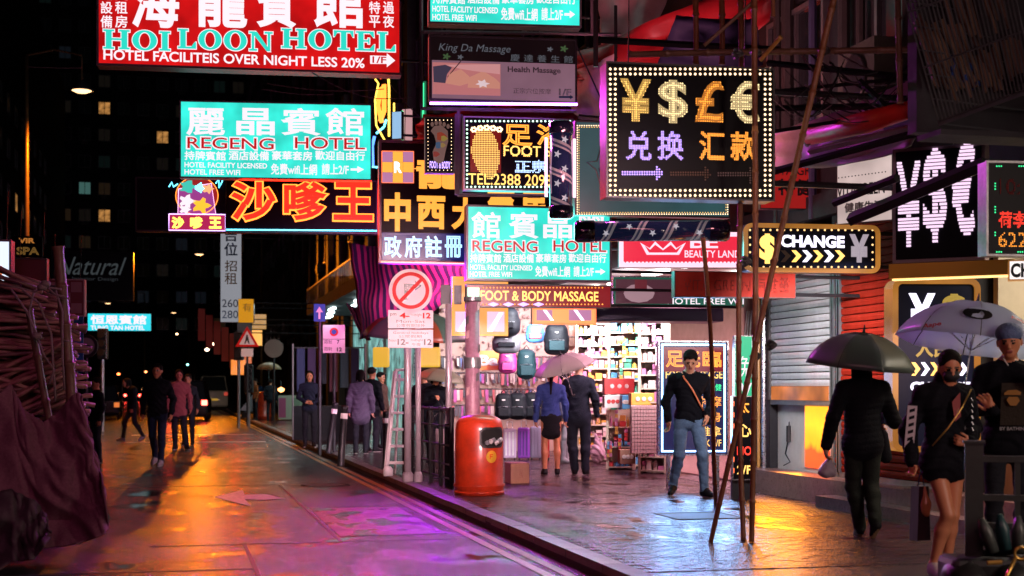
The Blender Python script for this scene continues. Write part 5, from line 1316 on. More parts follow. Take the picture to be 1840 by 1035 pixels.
M_ROPE = mat('grey_rope', (.20, .16, .15), .8, bump=.5, scale=80)
for pts in (((0, 512), (30, 516), (62, 524), (85, 516), (110, 520)), ((84, 516), (100, 530), (120, 534)), ((40, 522), (70, 545), (92, 600), (96, 660), (100, 720)), ((62, 520), (52, 560), (58, 600), (78, 608)), ((20, 520), (48, 560), (66, 600), (60, 610)), ((100, 522), (112, 560), (112, 640), (116, 700)), ((66, 605), (80, 640), (98, 665), (88, 690)), ((108, 535), (125, 536)), ((115, 612), (124, 613)), ((60, 603), (76, 598))):
    MB().tube([Lp(x, y, 11.98) for x, y in pts], .010, 6).build('rope', M_ROPE, pile, smooth=True)
for q in ((76, 516), (82, 510), (66, 604)):
    MB().lathe([(0, -.03), (.035, -.02), (.045, 0), (.03, .025), (0, .03)], 8, Matrix.Translation(Lp(*q, 11.95))).build('knot', M_ROPE, pile, smooth=True)
# sacking draped over the foot
M_SACK = mat('sacking', (.20, .09, .12), .9, bump=.35, scale=160, vary=.3, spec=.12)
def drape(name, label, top, bot, m, nu=110, nv=90, fold=.06, seed=0, bulge=.12, db=11.9):
    o0 = lp.copy(); mb = MB()
    for j in range(nv+1):
        v = j/nv
        for i in range(nu+1):
            u = i/nu
            def pl(P_, u):
                k = u*(len(P_)-1); a = int(min(k, len(P_)-2)); t = k-a; return (P_[a][0]*(1-t)+P_[a+1][0]*t, P_[a][1]*(1-t)+P_[a+1][1]*t)
            a = pl(top, u); b = pl(bot, u); x = a[0]*(1-v)+b[0]*v; y = a[1]*(1-v)+b[1]*v
            f = noise.noise(Vector((u*7+seed, v*2.2, seed)))*fold*1.6+fold*.7*math.sin((u*1.3+v*.5)*16+3*noise.noise(Vector((u*2, v*3, 5+seed))))*(.3+v)+noise.noise(Vector((u*22+v*5, v*5-u*6, seed)))*fold*.25-abs(noise.noise(Vector((u*7-v*2.5, v*2+u*2, seed+3))))*fold*2.2
            d = db-bulge*math.sin(v*2.6)-f-(.25*max(0, v-.8)/.2)
            x += 14*noise.noise(Vector((v*5, seed, u)))*u
            mb.v.append(P(x, y, d)-o0)
    for j in range(nv):
        for i in range(nu):
            k = j*(nu+1)+i; mb.f.append((k, k+1, k+nu+2, k+nu+1)); mb.m.append(0)
    o = mb.build(name, m, smooth=True); o.location = o0; tag(o, label, 'cloth'); o.modifiers.new('t', 'SOLIDIFY').thickness = .012
    return o
drape('sacking', 'grey purple sacking draped over the foot of the bamboo stack', [(-60, 760), (18, 690), (42, 735), (78, 760), (112, 735), (138, 705), (150, 712)], [(-70, 985), (40, 985), (90, 985), (140, 978), (185, 962), (196, 945), (188, 880)], M_SACK, bulge=.2)
drape('sacking', 'crumpled dark sacking lying on the road at the lower left corner', [(-70, 900), (20, 880), (60, 900), (85, 930)], [(-70, 1075), (20, 1010), (60, 1006), (92, 965)], mat('dark_sacking', (.09, .065, .075), .85, bump=.6, scale=120, vary=.25), nv=24, bulge=.15, seed=8, db=11.3)
# back of the pile: a cart holding it
MB().box(-2.2, -.1, .6, 1.4, 0, 1.9).build('stack_core', M_DARKW, pile)
# ------------------------------------------------------------------ street lamps and signals
E_SOD = emit('sodium_lamp', (1, .58, .26), 3.2, sample=False)
M_LPOST = mat('lamp_post', (.25, .16, .08), .45, .3, vary=.2)
def street_lamp(label, px, py, d, polepx, h_arm=.0, post=True):
    L = P(px, py, d); b = P(polepx, HZ, d); r = thing('street_lamp', label, 'street lamp', (b.x, b.y, 0))
    o = Vector((b.x, b.y, 0)); top = L.z+1.0; a = L-o
    MB().tube([(0, 0, 0), (0, 0, top*.5), (0, 0, top)], [.09, .07, .05], 8).build('post', M_LPOST, r, smooth=True)
    MB().tube([(0, 0, top), (a.x*.5, a.y*.5, top+.15), (a.x, a.y, top), (a.x, a.y, a.z+.2)], .03, 6).build('arm', M_LPOST, r)
    MB().lathe([(.05, .28), (.14, .2), (.30, .04), (.33, 0), (.30, 0)], 20, Matrix.Translation(a)).build('shade', M_METAL, r, smooth=True)
    MB().lathe([(0, -.07), (.15, -.055), (.27, 0), (.27, .01), (0, .01)], 20, Matrix.Translation(a)).build('lamp', E_SOD, r, smooth=True)
    return L
lampA = street_lamp('street lamp glowing beside the big red hotel sign', 147, 163, 40, 48)
lampB = street_lamp('small far street lamp left of the rental board', 358, 457, 88, 470)
lampC = street_lamp('tiny street lamp above the far teal sign', 194, 545, 141, 260)
lampD = street_lamp('faintest street lamp at the end of the street', 312, 562, 150, 340)
M_SIGB = mat('signal_black', (.012, .012, .012), .4)
def signal(label, px, py, d, on='red', walk=False, pole=True):
    q = P(px, py, d); r = thing('traffic_light', label, 'traffic light', (q.x, q.y, 0), -TH)
    MB().box(-.16, .16, 0, .22, q.z-.75, q.z+.25).build('signal_box', M_SIGB, r, bevel=.03)
    for k, (c_, n_) in enumerate((((1, .10, .03), 'red'), ((1, .5, .05), 'amber'), ((.1, 1, .7), 'green'))):
        m = emit('signal_'+n_, c_, 22) if n_ == on else M_GLASS
        MB().lathe([(0, .02), (.09, .01), (.10, 0)], 16, Matrix.Translation((0, -.0, q.z+.05-k*.29))@Matrix.Rotation(rad(90), 4, 'X')).build('lens', m, r, smooth=True)
        MB().lathe([(.12, 0), (.12, .14)], 12, Matrix.Translation((0, 0, q.z+.05-k*.29))@Matrix.Rotation(rad(90), 4, 'X')).build('visor', M_SIGB, r)
    MB().tube([(0, .1, 0), (0, .1, q.z-.7)], .055, 8).build('post', M_METAL, r)
signal('red traffic light under the far teal sign on the left', 183, 604, 46)
signal('red traffic light beside the pedestrian warning triangle', 428, 609, 50)
signal('small far red traffic light low on the left', 176, 667, 110)
signal('tiny far orange red signal in the middle of the street', 219, 663, 125)
signal('green traffic light farther down by the white van', 349, 656, 120, 'green')
signal('green traffic light next to the far signal over the van', 340, 662, 128, 'green')
signal('green pedestrian signal below the warning triangle', 446, 668, 51, 'green')
# ------------------------------------------------------------------ road signs
M_RSW = mat('sign_white', (.82, .74, .77), .5, spec=.2); M_RSR = mat('sign_red', (.70, .015, .012), .5, spec=.2); M_RSB = mat('sign_black', (.012, .012, .014), .35); M_RSBL = mat('sign_blue', (.02, .10, .42), .35)
M_POLE = mat('lilac_grey_pole', (.42, .36, .40), .4, .3, vary=.2)
def disc(x, z, r, y, n=36): return [(x+r*math.cos(a/n*2*math.pi), z+r*math.sin(a/n*2*math.pi)) for a in range(n)]
q = P(738, 522, 19.6); ns = thing('road_sign', 'round no right turn sign with two pink time plates on twin poles', 'road sign', (q.x, q.y, 0), -rad(6)); z = q.z; R_ = .290
MB().prism(disc(.0, z, R_*1.04, 0), 0, .03).build('backing', M_RSW, ns)
def ring(x, z, r0, r1, y0, y1, n=40):
    mb = MB(); vs = []
    for y in (y0, y1):
        for r in (r0, r1): vs += [(x+r*math.cos(k/n*2*math.pi), y, z+r*math.sin(k/n*2*math.pi)) for k in range(n)]
    fs = []
    for k in range(n):
        j = (k+1) % n; fs += [(k, j, n+j, n+k), (k, 2*n+k, 2*n+j, j), (n+k, n+j, 3*n+j, 3*n+k)]
    mb.add(vs, fs); return mb
ring(0, z, .205, .255, -.006, 0).build('red_ring', M_RSR, ns)
MB().box(-.09, -.045, -.005, 0, z-.13, z+.09).box(-.0449, .06, -.005, 0, z+.045, z+.09).prism([(.0601, z+.0), (.15, z+.0675), (.0601, z+.135)], -.005, 0).build('turn_arrow', M_RSB, ns)
MB().box(-.215, .215, -.010, -.0055, -.024, .024, Matrix.Translation((0, 0, z))@Matrix.Rotation(rad(-46), 4, 'Y')).build('red_bar', M_RSR, ns)
def plate(root, x0, x1, z0, z1, m, y=0, name='plate'): return MB().box(x0, x1, y, y+.015, z0, z1).build(name, m, root, bevel=.004)
def px2(root, px, py, d=19.6): v = P(px, py, d); w = root.matrix_basis.inverted()@v; return w.x, w.z
def ptext(root, st, l, t, r, b, m, y=-.004, d=19.6, **k):
    x0, z0 = px2(root, l, b, d); x1, z1 = px2(root, r, t, d); v, f = text_arrays(st, x0, x1, z0, z1, y, **k); return link('lettering', np_mesh('lettering', v, f, m), root)
def pplate(root, l, t, r, b, m, y=0, d=19.6, name='plate'):
    x0, z0 = px2(root, l, b, d); x1, z1 = px2(root, r, t, d); return plate(root, x0, x1, z0, z1, m, y, name)
pplate(ns, 697, 557, 779, 590, M_RSW); pplate(ns, 697, 592, 779, 625, M_RSW)
for st, q_ in (('4-', (718, 562, 736, 572)), ('12', (760, 562, 774, 572)), ('12-', (714, 609, 734, 620)), ('12', (762, 609, 776, 620))): ptext(ns, st, *q_, M_RSR if st == '4-' or q_[0] == 760 else M_RSB, bold=.03)
for st, q_ in (('pm', (701, 563, 712, 569)), ('midnight', (738, 563, 758, 569)), ('Mon-Sat', (712, 575, 764, 580)), ('公眾假期除外', (712, 582, 764, 588)), ('General holidays', (706, 596, 770, 601)), ('公眾假期', (716, 602, 758, 607)), ('Noon', (699, 609, 712, 614)), ('midnight', (738, 609, 760, 614)), ('午夜', (740, 616, 756, 622))): ptext(ns, st, *q_, M_RSB)
for px, r in ((733, .05), (752, .038)):
    x, _ = px2(ns, px, 600); MB().tube([(x, .07, ZP), (x, .07, z+(.2 if px < 740 else -.3))], r, 12).build('post', M_POLE, ns, smooth=True)
    MB().lathe([(r*1.6, ZP), (r*1.6, ZP+.1), (r*1.1, ZP+.14)], 12, Matrix.Translation((x, .07, 0))).build('post_base', M_POLE, ns)
q = P(806, 530, 18.7); sg = thing('road_sign', 'grey pole with two dark signs turned sideways beside the orange bin', 'road sign', (q.x, q.y, 0), -TH)
MB().tube([(0, 0, ZP), (0, 0, q.z+.1)], .042, 12).build('post', M_POLE, sg, smooth=True)
MB().box(-.10, .02, -.06, -.045, q.z-.12, q.z+.13).box(.02, .03, -.1, .1, q.z-.12, q.z+.13).build('dark_plate', M_DMETAL, sg); MB().box(.07, .17, .045, .06, q.z-.12, q.z+.13).build('dark_plate', M_DMETAL, sg)
MB().tube([(0, 0, ZP), (0, 0, .95)], .055, 12).build('black_sleeve', M_BEAM, sg)
def small_sign(label, px, py, d, build, h=None, m=M_DMETAL):
    q = P(px, py, d); r = thing('road_sign', label, 'road sign', (q.x, q.y, 0), -TH); MB().tube([(0, .04, ZP), (0, .04, q.z)], .035, 8).build('post', m, r); build(r, q.z, d); return r
def b1(r, z, d):
    MB().box(-.11, .11, 0, .012, z-.17, z+.17).build('plate', M_RSBL, r); MB().box(-.018, .018, -.004, 0, z-.12, z+.03).prism([(-.07, z+.01), (.07, z+.01), (0, z+.12)], -.0041, 0).build('arrow', M_RSW, r)
small_sign('small blue sign with a white up arrow beside the striped awning', 574, 562, 27.5, b1)
def b2(r, z, d):
    MB().box(-.22, .22, 0, .012, z-.28, z+.28).build('plate', M_RSW, r); ring(0, z+.14, .05, .085, -.005, 0).build('red_ring', M_RSR, r); MB().prism(disc(0, z+.14, .05, 0, 20), -.003, 0).build('blue_disc', M_RSBL, r)
    for st, a in (('7', -.02), ('12', .01)):
        v, f = text_arrays(st, .06, .06+.05*len(st), z-(.10 if st == '7' else .25), z-(.02 if st == '7' else .17), -.004, bold=.03); link('lettering', np_mesh('lettering', v, f, M_RSB), r)
    for k in range(2):
        v, f = text_arrays('限制', -.19, -.04, z-.10-k*.14, z-.02-k*.14, -.004); link('lettering', np_mesh('lettering', v, f, M_RSB), r)
    MB().box(-.22, .22, -.003, 0, z-.01, z+.0).build('line', M_RSB, r)
small_sign('pink white parking restriction plate behind the railing by the awning', 600, 609, 28.5, b2)
def b3(r, z, d):
    MB().prism([(-.40, z-.32), (.40, z-.32), (0, z+.38)], 0, .02).build('red_triangle', M_RSR, r); MB().prism([(-.27, z-.25), (.27, z-.25), (0, z+.22)], -.006, -.001).build('white_triangle', M_RSW, r)
    MB().prism(disc(0, z+.05, .035, 0, 10), -.010, -.0065).prism([(-.04, z+.02), (.04, z+.02), (.06, z-.10), (.09, z-.22), (.05, z-.22), (0, z-.1), (-.06, z-.22), (-.10, z-.22), (-.05, z-.08)], -.010, -.0065).build('walking_figure', M_RSB, r)
    MB().box(-.2, .2, 0, .02, z-.65, z-.38).build('plate', M_RSW, r)
small_sign('red triangle pedestrian warning sign beside the red traffic light', 444, 606, 48, b3)
def b4(r, z, d): MB().prism(disc(0, z, .33, 0), 0, .02).build('disc_back', mat('sign_back_grey', (.2, .2, .18), .5), r)
small_sign('grey back of a round sign near the far yellow umbrella', 492, 626, 50, b4)
def b5(r, z, d): MB().prism(disc(0, z, .26, 0), 0, .02).build('disc', mat('dim_sign_white', (.25, .25, .22), .5), r); ring(0, z, .19, .26, -.005, 0).build('ring', M_DMETAL, r); MB().box(-.1, .1, -.005, 0, z-.02, z+.02).build('arrow', M_RSB, r)
small_sign('dim round sign with an arrow just right of the bamboo stack', 155, 622, 32, b5)
def b6(r, z, d): MB().box(-.12, .12, 0, .02, z-.5, z+.5).build('plate', M_RSBL, r)
small_sign('narrow blue plate hidden beside the leaning pole of the bamboo stack', 134, 605, 20, b6)
# ------------------------------------------------------------------ litter bins
M_BIN = mat('orange_red_bin', (.62, .045, .012), .38, coat=.25, bump=.08, scale=9, vary=.5)
def litter_bin(label, px, base, H=.97, rr=.305, full=True):
    q = G(px, base, ZP); r = thing('litter_bin', label, 'litter bin', q, -TH); k = H/.97; s = rr
    prof = [(s*.99, .0), (s*.99, .09), (s*1.04, .11), (s*1.04, .125), (s*.97, .14), (s*.965, .70), (s*.955, .80), (s*.92, .87), (s*.82, .925), (s*.62, .955), (s*.3, .968), (0, .972)]
    MB().lathe([(a, b*k) for a, b in prof], 48).build('body', M_BIN, r, smooth=True)
    if not full: return r
    MB().lathe([(s*1.0, .015), (s*1.02, .03), (s*1.0, .05)], 48).build('base_ring', M_BIN, r, smooth=True)
    def curved(name, a0, a1, z0, z1, rr_, m, n=12, th=.012, round_=True):
        mb = MB(); vs = []; cols = [a0+(a1-a0)*i/n for i in range(n+1)]
        for R0 in (rr_, rr_-th):
            for i, a in enumerate(cols):
                e = .18 if round_ and i in (0, n) else (.05 if round_ and i in (1, n-1) else 0); zz0 = z0+(z1-z0)*e; zz1 = z1-(z1-z0)*e
                vs += [(R0*math.sin(a), -R0*math.cos(a), zz0), (R0*math.sin(a), -R0*math.cos(a), zz1)]
        fs = []; N = 2*(n+1)
        for i in range(n): fs += [(2*i, 2*i+2, 2*i+3, 2*i+1), (2*i, N+2*i, N+2*i+2, 2*i+2), (2*i+1, 2*i+3, N+2*i+3, N+2*i+1)]
        fs += [(0, 1, N+1, N), (2*n, N+2*n, N+2*n+1, 2*n+1)]
        mb.add(vs, fs); return mb.build(name, m, r, smooth=False)
    curved('opening_rim', rad(2), rad(72), .575, .825, s*.985, mat('black_rubber', (.01, .01, .01), .4))
    curved('opening_shade_patch', rad(6), rad(68), .60, .80, s*.992, mat('bin_shade_black', (.004, .004, .004), .9), th=.005)  # black patch on the closed shell, painted as the dark hollow
    for i in range(6):
        a = rad(20+i*8); MB().lathe([(0, -.03), (.03, -.02), (.035, .01), (0, .035)], 6, Matrix.Translation((s*math.sin(a)*.99, -s*math.cos(a)*.99, .64+.015*(i % 3)))@Matrix.Rotation(i, 4, 'X')).build('litter', mat('litter_white', (.5, .46, .48), .5) if i % 2 else mat('litter_grey', (.2, .2, .22), .5), r)
    mb = MB(); c0 = rad(32); zc = .47
    pts = [((s*.972)*math.sin(c0+.075*math.cos(t)/s), -(s*.972)*math.cos(c0+.075*math.cos(t)/s), zc+.075*math.sin(t)) for t in [k_/20*2*math.pi for k_ in range(20)]]+[(s*.975*math.sin(c0), -s*.975*math.cos(c0), zc)]
    mb.add(pts, [(i, (i+1) % 20, 20) for i in range(20)]); mb.build('sticker', mat('yellow_sticker', (.7, .42, .03), .4), r)
    mb = MB(); R2 = s*.98
    for (x0, x1, z0, z1) in ((-.03, -.018, -.03, .03), (-.018, .02, .02, .03), (-.018, .012, -.004, .006)): mb.add([(R2*math.sin(c0+a/s), -R2*math.cos(c0+a/s), zc+b) for a, b in ((x0, z0), (x1, z0), (x1, z1), (x0, z1))], ((0, 1, 2, 3),))
    mb.build('sticker_print', M_RSR, r)
    return r
litter_bin('round orange red litter bin at the kerb in the middle of the picture', 861, 888)
litter_bin('far orange litter bin standing at the kerb beside stacked crates', 475, 754, H=1.15, rr=.28, full=False)
# ------------------------------------------------------------------ lamp post, railing, ladder, trolley, box
q = G(849, 880, ZP); o = thing('lamp_post', 'thick lilac lit post with torn stickers right behind the orange bin', 'lamp post', q)
MB().tube([(0, 0, 0), (0, 0, 1.0), (0, 0, 2.42)], [.105, .095, .09], 20).build('shaft', mat('post_paint', (.36, .17, .24), .4, bump=.3, scale=20, vary=.5), o, smooth=True)
MB().lathe([(.108, 1.55), (.110, 1.56), (.110, 1.68), (.108, 1.69)], 20).build('band', M_METAL, o)
MB().lathe([(.10, 2.40), (.115, 2.41), (.115, 2.46), (0, 2.47)], 20).build('collar', M_METAL, o)
for k in range(7):
    a = -1.9+random.uniform(-.9, .9); z = 1.2+k*.18; MB().add([(.102*math.cos(a+dx), .102*math.sin(a+dx), z+dz) for dx, dz in ((0, 0), (.5, .02), (.55, .12), (.05, .1))], ((0, 1, 2, 3),)).build('torn_sticker', M_METAL if k % 2 else M_TPK, o)
rl = thing('kerb_railing', 'black kerb railing in front of the ladder and road sign poles', 'railing', (3.45, 19.6, ZP))
for y in (-1.6, -.95, -.3, .35, 1.0, 1.65): MB().tube([(.1*(-y*.3), y, 0), (.1*(-y*.3), y, 1.05)], .032, 8).build('post', M_BEAM, rl)
for z in (1.02, .80, .55, .30, .12): MB().tube([(.048, -1.6, z), (-.05, 1.65, z)], .014 if z < 1 else .022, 6).build('rail', M_BEAM, rl)
q = G(716, 855, ZP); ld = thing('step_ladder', 'white step ladder leaning behind the railing and the twin sign poles', 'ladder', q, -TH)
M_LAD = mat('ladder_white', (.75, .70, .72), .5, vary=.2)
for sx, top in ((-.19, -.06), (.14, .11)): MB().tube([(sx, 0, 0), (top, .15, 1.55)], .036, 4).build('rail', M_LAD, ld)
for k in range(6):
    t = (k+.7)/6.3; a = -.17+.13*t; b = .12-.02*t; MB().box(a, b, .15*t-.04, .15*t+.03, t*1.55, t*1.55+.04).build('step', M_LAD, ld)
MB().box(-.06, .12, .08, .2, 1.55, 1.585).build('top_cap', M_LAD, ld); MB().tube([(-.1, .55, 0), (0, .2, 1.5)], .018, 4).build('rear_leg', M_LAD, ld); MB().tube([(.17, .55, 0), (.09, .2, 1.5)], .018, 4).build('rear_leg', M_LAD, ld)
MB().lathe([(.0, 0), (.07, .0), (.075, .1), (.04, .14)], 12, Matrix.Translation((-.15, -.05, 0))).build('sack_weight', M_LAD, ld, smooth=True); 
q = G(793, 862, ZP); tr = thing('hand_truck', 'folded hand truck with curved handle behind the black railing', 'trolley', q, -TH)
MB().tube([(-.10, 0, .05), (-.12, .05, .8), (-.08, .05, .93), (0, .05, .98), (.08, .05, .93), (.12, .05, .8), (.10, 0, .05)], .015, 6).build('frame', M_DMETAL, tr, smooth=True)
for z in (.3, .5, .7): MB().tube([(-.11, .03, z), (.11, .03, z)], .010, 5).build('cross_bar', M_DMETAL, tr)
MB().box(-.08, .08, .0, .03, .15, .72).build('board', mat('pale_board', (.45, .38, .38), .5), tr); MB().box(-.12, .12, -.16, 0, .02, .04).build('toe_plate', M_DMETAL, tr)
for sx in (-.12, .12): MB().lathe([(0, -.02), (.07, -.02), (.07, .02), (0, .02)], 14, Matrix.Translation((sx, .08, .07))@Matrix.Rotation(rad(90), 4, 'Y')).build('wheel', M_BEAM, tr)
q = G(930, 868, ZP); cb = thing('cardboard_box', 'closed cardboard box on the pavement right of the orange bin', 'box', q, -TH+rad(14))
M_CARD = mat('cardboard', (.40, .20, .13), .7, bump=.1, scale=30, vary=.15)
MB().box(-.12, .14, -.1, .26, 0, .27).build('carton', M_CARD, cb, bevel=.004)
for x0, x1, y in ((-.119, .009, 0), (.011, .139, 0)): MB().box(x0, x1, -.1, .26, .271, .277).build('flap', M_CARD, cb)
v, f = text_arrays('小心', 0, .05, .08, .2, -.102); link('lettering', np_mesh('lettering', v, f, mat('red_brown_ink', (.2, .03, .02), .6)), cb)
# ------------------------------------------------------------------ near railing and bags at the lower right
q = P(1750, 1000, 8.1); q.z = ZP; nr = thing('kerb_railing', 'dark steel railing close to the camera at the lower right corner', 'railing', q, rad(-30))
MB().box(-.05, .05, -.05, .05, 0, .985).box(-.06, .06, -.06, .06, .985, 1.0).build('post', mat('grey_green_steel', (.07, .08, .075), .4, .4, vary=.3), nr)
for z in (.88, .66, .50): MB().box(.05, 1.6, -.02, .02, z, z+.035).build('rail', bpy.data.materials['grey_green_steel'], nr)
for k in range(4): MB().box(.22+k*.10, .25+k*.10, -.012, .012, .50 if k % 2 else .4, .88).build('baluster', bpy.data.materials['grey_green_steel'], nr)
MB().tube([(.05, 0, .36), (.4, 0, .40), (.8, 0, .30), (1.4, 0, .28)], .025, 6).build('bent_rail', bpy.data.materials['grey_green_steel'], nr)
q = P(1775, 1040, 7.9); q.z = ZP; bg_ = thing('luggage_trolley', 'black trolley with gold rings and straps behind the near railing', 'trolley', q, -TH)
MB().lathe([(0, -.1), (.13, -.1), (.17, -.06), (.17, .06), (.13, .1), (0, .1)], 24, Matrix.Translation((-.10, .05, .17))@Matrix.Rotation(rad(70), 4, 'Y')).build('wheel', mat('tyre_black', (.012, .012, .012), .5), bg_, smooth=True)
MB().lathe([(0, -.08), (.12, -.08), (.15, -.05), (.15, .05), (.12, .08), (0, .08)], 24, Matrix.Translation((.14, .02, .18))@Matrix.Rotation(rad(80), 4, 'Y')).build('wheel', bpy.data.materials['tyre_black'], bg_, smooth=True)
MB().box(-.2, .35, -.02, .3, .15, .35).build('bag', M_BEAM, bg_, bevel=.04)
M_GLD = mat('gold_metal', (.7, .42, .10), .3, .8)
def torus(R0, r0, M, n=20, k=6):
    mb = MB(); vs = []
    for i in range(n):
        for j in range(k): a = i/n*2*math.pi; b = j/k*2*math.pi; vs.append(M@Vector(((R0+r0*math.cos(b))*math.cos(a), r0*math.sin(b), (R0+r0*math.cos(b))*math.sin(a))))
    mb.add(vs, [(i*k+j, i*k+(j+1) % k, ((i+1) % n)*k+(j+1) % k, ((i+1) % n)*k+j) for i in range(n) for j in range(k)]); return mb
torus(.033, .009, Matrix.Translation((.125, -.16, .40))).build('gold_ring', M_GLD, bg_, smooth=True); MB().tube([(-.05, -.14, .345), (.03, -.14, .35)], .013, 6).build('gold_bar', M_GLD, bg_)
MB().tube([(.10, -.16, .38), (.03, -.2, .27), (.0, -.2, .16)], .010, 6).build('strap', M_GLD, bg_, smooth=True)
for k in range(5): MB().lathe([(.035, 0), (.04, .12), (.015, .20)], 8, Matrix.Translation((.05+k*.07, .06, .38+.015*(k % 2)))@Matrix.Rotation(rad(10*(k-2)), 4, 'Y')).build('bottle', mat('teal_bottle', (.012, .05, .055), .4) if k % 2 else mat('grey_bottle', (.05, .06, .055), .4), bg_, smooth=True)

for (px, py, lb) in ((585, 872, 'round manhole cover in the road left of the litter bin'), (250, 960, 'round manhole cover in the road beside the sacking')) [:1]:
    q = G(px, py, 0); o = thing('manhole_cover', lb, 'manhole', q); MB().lathe([(.30, .001), (.30, .006), (.0, .006)], 28).build('cover_plate', M_IRON, o); ring(0, 0, .31, .36, 0, .008).build('frame', M_IRON, o).rotation_euler = (rad(90), 0, 0)
    for k in range(5): MB().box(-.22, .22, -.2+k*.09, -.17+k*.09, .006, .009).build('tread', M_IRON, o)
# ------------------------------------------------------------------ shops on the right
sh = thing('shop_interior', 'bright open shop front with ceiling lamps behind the couple', 'shop', (7.4, 25.5, ZP))
M_FLOOR = mat('shop_floor', (.28, .17, .16), .2, vary=.15, scale=6, bump=.02); M_SHWALL = mat('shop_wall', (.42, .27, .21), .6, vary=.25, scale=6)
MB().box(3.6, 3.7, -7.7, 8, 0, 3.3).build('back_wall', M_SHWALL, sh); MB().box(0, 3.7, 8.0, 8.1, 0, 3.3).build('side_wall', M_SHWALL, sh); MB().box(0, 3.7, -7.9, -7.8, 0, 3.3).build('side_wall', M_SHWALL, sh)
MB().box(0, 3.7, -8, 8.1, 3.3, 3.37).build('ceiling', M_WHITEW, sh); MB().box(.21, 3.7, -8, 8, -.01, .012).build('floor', M_FLOOR, sh)
for y in (-6.5, -4.5, -2.5, -.5, 1.5, 3.5, 5.5):
    for x in (.6, 2.0): MB().box(x-.05, x+.05, y-.6, y+.6, 3.22, 3.29).build('tube_lamp', E_TUBEW, sh)
# camera-facing display wall of the luggage shop
def frame_at(px, d, al): return P(px, HZ, d), -rad(al)
q = P(925, HZ, 29.2); dw = thing('display_wall', 'lit wall of hooks and small goods at the back of the luggage shop', 'display', (q.x, q.y, ZP), -rad(12))
x0 = -1.55; x1 = 1.42
MB().box(x0, x1, .05, .15, 0, 3.25).build('panel', M_SHWALL, dw)
mats_ = [mat('goods_%d' % i, c_, .5) for i, c_ in enumerate(((.55, .12, .14), (.10, .16, .35), (.55, .48, .42), (.42, .08, .30), (.06, .06, .07), (.60, .30, .08), (.12, .28, .16), (.62, .58, .60)))]
for k in range(4): MB().tube([(x0, .0, .95+k*.33), (x1, .0, .95+k*.33)], .012, 5).build('hook_rail', M_STEEL, dw)
goods = [MB() for _ in range(5)]; rg = random.Random(11)
for k in range(4):
    x = x0+.05
    while x < x1-.05:
        w = rg.uniform(.03, .07); h = rg.uniform(.12, .26); g = goods[rg.choice((0, 1, 2, 3, 4, 4, 4))]; g.box(x, x+w, -.10+rg.uniform(0, .04), -.02, .93+k*.33-h, .93+k*.33, Matrix.Translation((x, 0, 1))@Matrix.Rotation(rg.gauss(0, .05), 4, 'Y')@Matrix.Translation((-x, 0, -1))); x += w+.012
for g, m in zip(goods, (mats_[0], mats_[1], mats_[2], mats_[3], mats_[4])): g.build('hanging_goods', m, dw, kind='stuff')
fluf = MB()
for i in range(260):
    x = rg.uniform(x0, x1); z = rg.uniform(1.9, 3.15); r = rg.uniform(.02, .06)
    fluf.lathe([(0, -r), (r*.9, -r*.3), (r*.8, r*.5), (0, r)], 5, Matrix.Translation((x, rg.uniform(-.08, .03), z))@Matrix.Rotation(rg.uniform(0, 3), 4, 'X'))
fluf.build('plastic_wrapped_goods', mat('wrapped_goods', (.42, .30, .26), .3, vary=.4), dw, kind='stuff')
def at(px, py, d): return P(px, py, d)
def backpack(label, px, py, w, h, d, m, m2=None, rz=0):
    q = P(px, py+h/2, d); k = d/FP; W_ = w*k; H_ = h*k; r = thing('backpack', label, 'backpack', q, -TH+rz)
    f = Fig(); f.ell((0, 0, H_*.45), (W_*.5, W_*.32, H_*.46), 0, .03); f.cap((-W_*.22, -W_*.05, H_*.2), (W_*.22, -W_*.05, H_*.2), W_*.27, m=0, k=.03); f.cap((-W_*.18, 0, H_*.75), (W_*.18, 0, H_*.75), W_*.26, m=0, k=.03)
    link('bag_body', f.mesh('bag_body', [m], .02), r)
    MB().box(-W_*.30, W_*.30, -W_*.42, -W_*.30, H_*.12, H_*.42).build('front_pocket', m2 or m, r, bevel=.015)
    MB().tube([(-W_*.32, -W_*.38, H_*.43), (0, -W_*.41, H_*.46), (W_*.32, -W_*.38, H_*.43)], .006, 5).build('zip', M_STEEL, r)
    MB().tube([(-.05, 0, H_*.92), (0, 0, H_*1.02), (.05, 0, H_*.92)], .010, 5).build('handle', m, r, smooth=True)
    MB().box(-.03, .03, -W_*.36, -W_*.33, H_*.66, H_*.70).build('badge', M_WHITEW, r)
    return r
MK = mat('black_nylon', (.006, .007, .010), .6, bump=.3, scale=40, spec=.2); MT = mat('dark_teal_nylon', (.008, .028, .034), .6, bump=.3, scale=40, spec=.2)
backpack('dark teal backpack hanging left of the pale pink umbrella', 946, 652, 36, 60, 26.5, MT)
backpack('large black backpack hanging above the pale pink umbrella', 1000, 608, 46, 58, 26, MK, MT)
backpack('narrow black backpack hanging right of the large black one', 1052, 605, 28, 46, 25.5, MK)
backpack('brown backpack between two black ones above the couple', 1026, 602, 20, 56, 26.6, mat('brown_nylon', (.20, .08, .05), .5))
backpack('magenta bag hanging left of the dark teal backpack', 912, 648, 34, 46, 26, mat('magenta_nylon', (.28, .02, .13), .5))
backpack('bright blue cartoonless sports bag high in the luggage shop'.replace('cartoonless ', ''), 962, 598, 36, 28, 26.4, mat('blue_nylon', (.08, .25, .60), .4), mats_[0])
backpack('black round bag hanging under the orange LED box', 905, 577, 62, 36, 25, MK)
backpack('grey flat case hanging just below the black round bag', 910, 614, 52, 26, 25.2, mat('grey_case', (.10, .10, .11), .5), MK)
